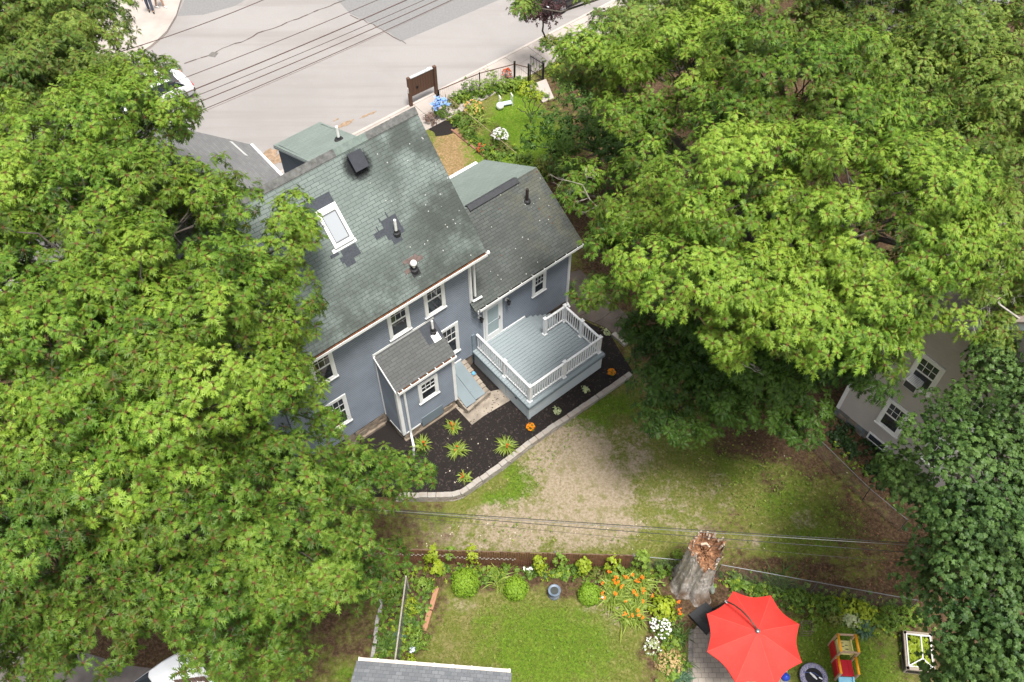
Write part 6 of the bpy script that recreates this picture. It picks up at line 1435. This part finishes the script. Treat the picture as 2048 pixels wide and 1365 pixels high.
# trampoline
q = gp(1624, 1358); q.z = -.3; tr = thing('trampoline', q, 'small round trampoline with a mottled blue rim and black mat', 'trampoline'); t = NT('mottled_blue_pad'); c = t.coord(); n1 = t.noise(c, 34, 2, .8)
t.base(t.ramp(n1, [(.35, (.055, .075, .16)), (.5, (.20, .20, .30)), (.65, (.42, .38, .42))])); t.rough(.6)
m = MB(); m.lathe(q + ZX * .2, [(.30, .02), (.43, 0), (.455, .02), (.43, .045), (.30, .05), (.28, .03)], 40); m.build('rim_pad', t.m, tr, smooth=True)
m = MB(); m.lathe(q + ZX * .226, [(.29, 0), (.29, .006)], 40); m.build('mat', M('black_mat', (.018, .018, .02), .8), tr)
for k in range(6): a = k * 1.047; m = MB(); m.tube([q + Vector((math.cos(a) * .4, math.sin(a) * .4, 0)), q + Vector((math.cos(a) * .42, math.sin(a) * .42, .22))], .014, 6); m.build('leg', DARKMETAL, tr)
m = MB(); o = q + ZX * .26; m.tube([o + Vector((-.32, .14, 0)), o + Vector((.02, .10, .02)), o + Vector((.28, -.10, .0))], .016, 6); m.build('folded_handle', M('navy_tube', (.05, .08, .20), .4), tr)
m = MB(); m.tube([o + Vector((-.12, .12, .02)), o + Vector((-.02, .0, .03)), o + Vector((.07, -.10, .02))], [.02, .04, .02], 7); m.tube([o + Vector((.14, -.04, .03)), o + Vector((.24, -.1, .03))], .022, 6); m.build('grip', WHITE, tr)
# toddler play tower with slide
O = gp(1656.5, 1291); ax = Vector((.985, -.05, 0)).normalized(); ay = Vector((-.02, -1, 0)).normalized(); Pp = lambda x, y, z: Vector((O.x, O.y, -.3)) + ax * x + ay * y + ZX * z
pt = thing('play_tower', Pp(.3, .5, 0), "toddler's plastic play tower with orange rails, red deck and pale blue slide", 'play set')
TANP = M('tan_plastic', (.44, .30, .20), .5, .12, 6); ORG = M('orange_plastic', (.80, .33, .01), .4, .05); YEL = M('pale_yellow_plastic', (.68, .64, .26), .5, .06); REDP = M('red_plastic', (.50, .018, .03), .4, .06); SKY = M('pale_blue_plastic', (.22, .52, .66), .4, .04)
Wd, D1, D2, H1, H2 = .56, .56, 1.12, 1.1, .72
for y, h in ((0, H1), (D1, H1), (D2, H2)):
    for x in (0, Wd): m = MB(); m.obox(Pp(x - .03, y - .03, 0), ax * .06, ay * .06, ZX * h); m.build('post', TANP, pt, bevel=.012)
    m = MB()
    if y < D2: m.obox(Pp(.03, y - .025, h - .07), ax * (Wd - .06), ay * .05, ZX * .06); m.build('crossbar', TANP, pt, bevel=.01)
for x in (0, Wd):
    m = MB(); m.tube([Pp(x, .0, H1 + .02), Pp(x, D1, H1 + .02)], .042, 12); m.build('top_rail', ORG, pt, smooth=True)
    m = MB(); m.tube([Pp(x, D1 + .04, H2 + .02), Pp(x, D2 + .02, H2 + .02)], .042, 12); m.build('top_rail', ORG, pt, smooth=True)
m = MB()
for k in range(3): m.obox(Pp(.06, .06 + .15 * k, .66), ax * (Wd - .12), ay * .145, ZX * .03)
m.obox(Pp(.05, .05, .45), ax * .03, ay * (D1 - .1), ZX * .35); m.obox(Pp(Wd - .08, .05, .45), ax * .03, ay * (D1 - .1), ZX * .35)
m.build('yellow_panel', YEL, pt, bevel=.006)
m = MB()
for k, (x, y) in enumerate(((.18, .13), (.30, .2), (.18, .25), (.30, .33), (.18, .39))): m.obox(Pp(x, y, .691), ax * .09, ay * .02, ZX * .004)
m.build('slot', DARKMETAL, pt)
m = MB(); m.obox(Pp(.04, D1 + .03, .36), ax * (Wd - .08), ay * (D2 - D1 - .05), ZX * .05); m.obox(Pp(.38, D1 + .03, .412), ax * .02, ay * (D2 - D1 - .05), ZX * .012); m.build('red_deck', REDP, pt, bevel=.01)
m = MB(); m.obox(Pp(-.012, .03, .08), ax * .03, ay * (D1 - .06), ZX * .5); m.obox(Pp(-.012, D1 + .03, .05), ax * .03, ay * (D2 - D1 - .06), ZX * .42); m.build('red_side', REDP, pt, bevel=.01)
m = MB(); m.obox(Pp(.02, D2 - .01, .30), ax * (Wd - .06), ay * .75 - ZX * .26, ZX * .03); m.obox(Pp(.02, D2 - .01, .33), ax * .05, ay * .75 - ZX * .26, ZX * .07); m.obox(Pp(Wd - .09, D2 - .01, .33), ax * .05, ay * .75 - ZX * .26, ZX * .07); m.build('slide', SKY, pt, bevel=.012)
# raised bed with a white cold frame
c0, c1, c2 = gp(1799, 1270), gp(1805, 1346), gp(1862, 1352); ex = (c2 - c1); ey = (c0 - c1); c3 = c0 + ex; GREYW = wood('grey_weathered_board', (.24, .20, .16), (.34, .29, .24), 1.5, 12, .9)
rb = thing('raised_bed', c1.lerp(c3, .5), 'weathered grey timber raised bed with a white frame and lettuce', 'raised bed')
for a, b in ((c1, c2), (c2, c3), (c3, c0), (c0, c1)):
    m = MB(); d = (b - a).normalized(); nn = Vector((-d.y, d.x, 0)); m.obox(a + ZX * 0, b - a, nn * .05, ZX * .36); m.obox(a + ZX * .362 - nn * .01 + d * .0, (b - a), nn * .10, ZX * .03); m.build('board', GREYW, rb)
m = MB(); m.prism([c1, c2, c3, c0], -.25, -.02); m.build('soil', MULCH, rb)
m = MB(); i0, i1, i2, i3 = [q + ((c1 + c2 + c3 + c0) / 4 - q) * .16 + ZX * .42 for q in (c1, c2, c3, c0)]; r0, r1 = i0.lerp(i1, .5) + ZX * .22 + (i3 - i0) * .2, i3.lerp(i2, .5) + ZX * .22 - (i3 - i0) * .1
for a, b in ((i0, i1), (i1, i2), (i2, i3), (i3, i0), (r0, r1), (i0, r0), (i1, r0), (i3, r1), (i2, r1)): m.beam(a, b, .03, .03)
m.build('cold_frame', WHITE, rb)
rsl = np.random.RandomState(8); Pq = []
for i in range(7):
    for j in range(6): Pq.append(c1 + ex * (.14 + .72 * (j + .5) / 6) + ey * (.12 + .76 * (i + .5) / 7) + ZX * .36 + Vector(rsl.normal(0, .03, 3)))
V, F, C = leaves_mesh(np.array(Pq), np.array([[0, 0, 1.0]] * len(Pq)), rsl, broad_leaf(), 9, .13, np.clip(rsl.normal(.6, .15, len(Pq)), 0, 1), 0, 60); np_mesh('lettuce', V, F, LIME, rb, colors=C)

# ================================================================== OTHER BUILDINGS
def gable_roof(name, parent, mat, eave, ridge, over=None, th=.08):
    m = MB(); (a, b), (c, d) = eave, ridge; L = (d - a).length; n = (b - a).cross(d - a).normalized(); n = n if n.z > 0 else -n
    m.quad(a, b, c, d, [(0, 0), ((b - a).length, 0), ((b - a).length, L), (0, L)]); a2, b2, c2, d2 = [p - n * th for p in (a, b, c, d)]
    m.quad(d2, c2, b2, a2); m.quad(a2, b2, b, a); m.quad(b2, c2, c, b); m.quad(d2, a2, a, d); m.quad(c2, d2, d, c); return m.build(name, mat, parent)
# beige house on the right
BEIGE = M('taupe_siding', (.43, .395, .37), .7, .05, 1.4); bh = thing('beige_house', H(25.5, 2, -.3), 'taupe neighbouring house with white-trimmed windows half hidden by the trees on the right', 'house')
WU, CV, RVv, RZz = 21.7, 6.66, 2.0, 10.2; k1 = (RZz - 5.68) / (CV - RVv); m = MB()
lap_wall(m, UX * WU, VX, -UX, lambda z: (2 * RVv - CV, CV) if z <= 5.68 else (RVv - (RZz - z) / k1, RVv + (RZz - z) / k1), .22, 10.0, .11, .012); m.build('wall', BEIGE, bh)
m = MB(); m.hbox(WU + .03, 29.5, 2 * RVv - CV + .02, CV - .02, -.3, 5.6); m.build('wall_core', BEIGE, bh)
TANR = shingle('tan_shingles', (.34, .285, .245), (.42, .36, .31), (.17, .14, .12), .3, .14)
e1, e2 = H(21.35, CV + .4, 5.68 - .4 * k1 + .25), H(30, CV + .4, 5.68 - .4 * k1 + .25); g1, g2 = H(30, RVv, RZz + .25), H(21.35, RVv, RZz + .25); gable_roof('roof', bh, TANR, (e1, e2), (g1, g2))
f1, f2 = H(21.35, 2 * RVv - CV - .4, e1.z), H(30, 2 * RVv - CV - .4, e1.z); gable_roof('roof', bh, TANR, (f1, f2), (g1, g2))
for e in (e1, f1): m = MB(); m.obox(e - ZX * .42 + UX * .02, UX * .03, g2 - e, ZX * .34); m.build('rake_board', M('pale_blue_grey_trim', (.46, .50, .51), .6, .06), bh)
m = MB(); m.hbox(WU - .03, WU + .1, CV - .12, CV + .02, .2, 5.3); m.build('corner_board', WHITE, bh)
m = MB(); m.hbox(WU + .02, WU + .3, -2, CV, -.5, .22)
rs = random.Random(31); fs_ = [M('slate_block', (.16, .185, .19), .9, .2, 4), M('tan_block', (.22, .18, .14), .9, .25, 4), M('grey_block', (.15, .145, .13), .9, .25, 4)]
for mi in range(3):
    m.cur = mi
    for i in range(16):
        v = CV - .1 - i * .42 - rs.uniform(0, .1); z = -.45 + .23 * ((i + mi) % 3)
        m.hbox(WU - rs.uniform(.0, .03), WU + .1, v - rs.uniform(.25, .4), v, z, z + .21)
m.build('foundation', fs_, bh)
TRIM2 = M('cream_trim', (.66, .62, .57), .6, .06)
w1 = window(H(WU, 5.08, 4.0), -VX, -UX, .98, 1.55, bh, 3, 2, .13); window(H(WU, 5.18, 1.12), -VX, -UX, .95, 1.55, bh, 3, 2, .13)
window(H(WU, 3.3, 1.12), -VX, -UX, .95, 1.55, bh, 3, 2, .13); window(H(WU, 3.2, 4.0), -VX, -UX, .98, 1.55, bh, 3, 2, .13)
m = MB(); m.hbox(WU - .05, WU, 4.34, 5.16, -.06, .34); bw = m.build('cellar_window', WHITE, bh); m = MB(); m.hbox(WU - .056, WU - .03, 4.41, 5.09, .0, .28); m.build('pane', GLASS, bw)
acu = thing('air_conditioner', H(WU - .2, 4.72, 4.1), 'white box air conditioner in the upper window of the taupe house', 'air conditioner'); m = MB(); m.hbox(WU - .42, WU - .02, 4.47, 4.95, 4.1, 4.45); m.build('case', M('off_white_case', (.62, .63, .62), .5, .05), acu, bevel=.012)
m = MB(); m.hbox(WU - .428, WU - .42, 4.50, 4.92, 4.13, 4.42); m.build('grille', M('dark_grille', (.06, .06, .065), .6, .3, 30), acu); m = MB()
for i in range(7): m.hbox(WU - .40, WU - .06, 4.50 + .06 * i, 4.52 + .06 * i, 4.452, 4.456)
m.build('louvre', M('grey_louvre', (.3, .3, .3), .5), acu)
# dark grey roofed neighbour towards the street
gh = thing('grey_house', H(6.5, 26.7, -.3), 'grey-roofed building close behind the blue house, left of its dormer', 'house'); GR = shingle('charcoal_grey_shingles', (.155, .155, .155), (.21, .208, .205), (.11, .11, .11), .3, .14)
ez, eu, kk = 5.0, 10.05, .9; gable_roof('roof', gh, GR, (H(eu, 24.6, ez), H(eu, 28.55, ez)), (H(6.0, 28.55, ez + (eu - 6) * kk), H(6.0, 24.6, ez + (eu - 6) * kk))); gable_roof('roof', gh, GR, (H(1.95, 28.55, ez), H(1.95, 24.6, ez)), (H(6.0, 24.6, ez + (eu - 6) * kk), H(6.0, 28.55, ez + (eu - 6) * kk)))
m = MB(); m.hbox(2.3, 9.7, 24.7, 28.3, -.3, 4.75); m.poly([H(2.3, 28.3, 4.75), H(9.7, 28.3, 4.75), H(6, 28.3, 8.2)], [(0, 0)] * 3); m.build('wall', M('grey_wall', (.3, .3, .3), .7, .06), gh)
m = MB(); m.hbox(eu - .02, eu + .1, 24.6, 28.55, ez - .11, ez - .0); m.build('gutter', WHITE, gh)
for v in (24.9, 25.9, 26.9, 27.9): m = MB(); m.hbox(eu - .02, eu + .11, v, v + .04, ez + .003, ez + .014); m.build('gutter_strap', WHITE, gh)
m = MB(); nr = (UX * kk + ZX).normalized(); a = H(9.2, 28.35, ez + .85 * kk) + nr * .01; m.obox(a, (UX * .1 - ZX * .1 * kk), -VX * 1.0 + UX * .1 - ZX * .1 * kk, nr * .012); m.build('flashing_strip', M('pale_flashing', (.5, .5, .48), .5, .1), gh)
# grey shed roof at the bottom edge
s0, s1 = at(716, 1322, 2.45), at(1021, 1346, 2.45); dx = (s1 - s0).normalized(); dy = Vector((dx.y, -dx.x, 0)); SH = shingle('blue_grey_laminate_shingles', (.125, .135, .147), (.215, .222, .232), (.10, .105, .115), .19, .14)
sh = thing('garden_shed', s0.lerp(s1, .5) + dy * 1.5 - ZX * 2.75, 'grey shingled shed roof with a cream gutter at the bottom edge', 'shed')
L = (s1 - s0).length; rz = .75; gable_roof('roof', sh, SH, (s0 - dx * .04, s1 + dx * .04), (s1 + dx * .04 + dy * 1.6 + ZX * rz, s0 - dx * .04 + dy * 1.6 + ZX * rz)); gable_roof('roof', sh, SH, (s1 + dx * .04 + dy * 3.2, s0 - dx * .04 + dy * 3.2), (s0 - dx * .04 + dy * 1.6 + ZX * rz, s1 + dx * .04 + dy * 1.6 + ZX * rz))
m = MB(); a = s0 + dy * .2 - ZX * 2.75; m.obox(a + dx * .15, dx * (L - .3), dy * 2.8, ZX * 2.65); m.build('wall', M('cream_shed_wall', (.55, .5, .42), .7, .05), sh)
CRM = M('cream_gutter', (.60, .54, .46), .5, .1, 8); m = MB(); m.obox(s0 - dy * .11 - ZX * .09, dx * L, dy * .1, ZX * .08); m.build('gutter', CRM, sh)
for i in range(9): m = MB(); m.obox(s0 - dy * .115 + dx * (L - .06) * i / 8 - ZX * .008, dx * .05, dy * .11, ZX * .012); m.build('gutter_strap', M('pale_strap', (.75, .70, .62), .5), sh)
# pale house beyond the far oaks
fh = thing('white_house', H(47, 21, -.3), 'pale house with a grey roof glimpsed through the oaks in the top right corner', 'house'); c = H(45.5, 20.5, 0)
m = MB(); m.hbox(42, 49, 17, 24, -.3, 5); m.poly([H(42, 17, 5), H(42, 24, 5), H(42, 20.5, 8)], [(0, 0)] * 3); m.build('wall', M('pale_wall', (.6, .6, .6), .7), fh)
gable_roof('roof', fh, GR, (H(41.6, 16.6, 4.85), H(49.4, 16.6, 4.85)), (H(49.4, 20.5, 8.2), H(41.6, 20.5, 8.2))); gable_roof('roof', fh, GR, (H(49.4, 24.4, 4.85), H(41.6, 24.4, 4.85)), (H(41.6, 20.5, 8.2), H(49.4, 20.5, 8.2)))
window(H(42, 22, 2), -VX, -UX, 1.0, 1.6, fh); window(H(42, 19.5, 2), -VX, -UX, 1.0, 1.6, fh)
# fallen leaves, pale bits on the lawns
m = MB(); rs = random.Random(44)
for i in range(80):
    px, py = rs.choice(((rs.uniform(1000, 1750), rs.uniform(800, 1130)), (rs.uniform(830, 1300), rs.uniform(1040, 1100)))); q = gp(px, py, .012); a = rs.uniform(0, 6.28); l = rs.uniform(.015, .035); d = Vector((math.cos(a), math.sin(a), .1)) * l; s = Vector((-d.y, d.x, 0)) * .6; m.quad(q - d, q - s, q + d, q + s)
for i in range(16):
    q = at(rs.uniform(830, 1040), rs.uniform(870, 975), .012); q.z = .012; a = rs.uniform(0, 6.28); l = rs.uniform(.02, .04); d = Vector((math.cos(a), math.sin(a), .1)) * l; s = Vector((-d.y, d.x, 0)) * .6; m.quad(q - d, q - s, q + d, q + s)
props(m.build('fallen_leaves', M('pale_dry_leaf', (.52, .46, .36), .8, .3, 20)), 'pale dry leaves scattered on the worn back lawn and mulch', 'leaves', kind='stuff')
m = MB()
for i in range(430):
    px, py = rs.choice(((rs.gauss(1720, 45), rs.gauss(1020, 55)), (rs.gauss(1800, 30), rs.gauss(1120, 40)), (rs.uniform(1450, 1780), rs.gauss(1150, 14)), (rs.gauss(1420, 25), rs.gauss(1130, 20)))); q = gp(px, py, .01); a = rs.uniform(0, 6.28); l = rs.uniform(.03, .07); d = Vector((math.cos(a), math.sin(a), rs.uniform(-.1, .3))) * l; s = Vector((-d.y, d.x, 0)) * .4; m.quad(q - d, q - s, q + d, q + s)
props(m.build('leaf_litter', M('brown_leaf_litter', (.15, .075, .04), .9, .6, 9)), 'brown dead leaves heaped along the wire fence and the taupe house', 'leaf litter', kind='stuff')
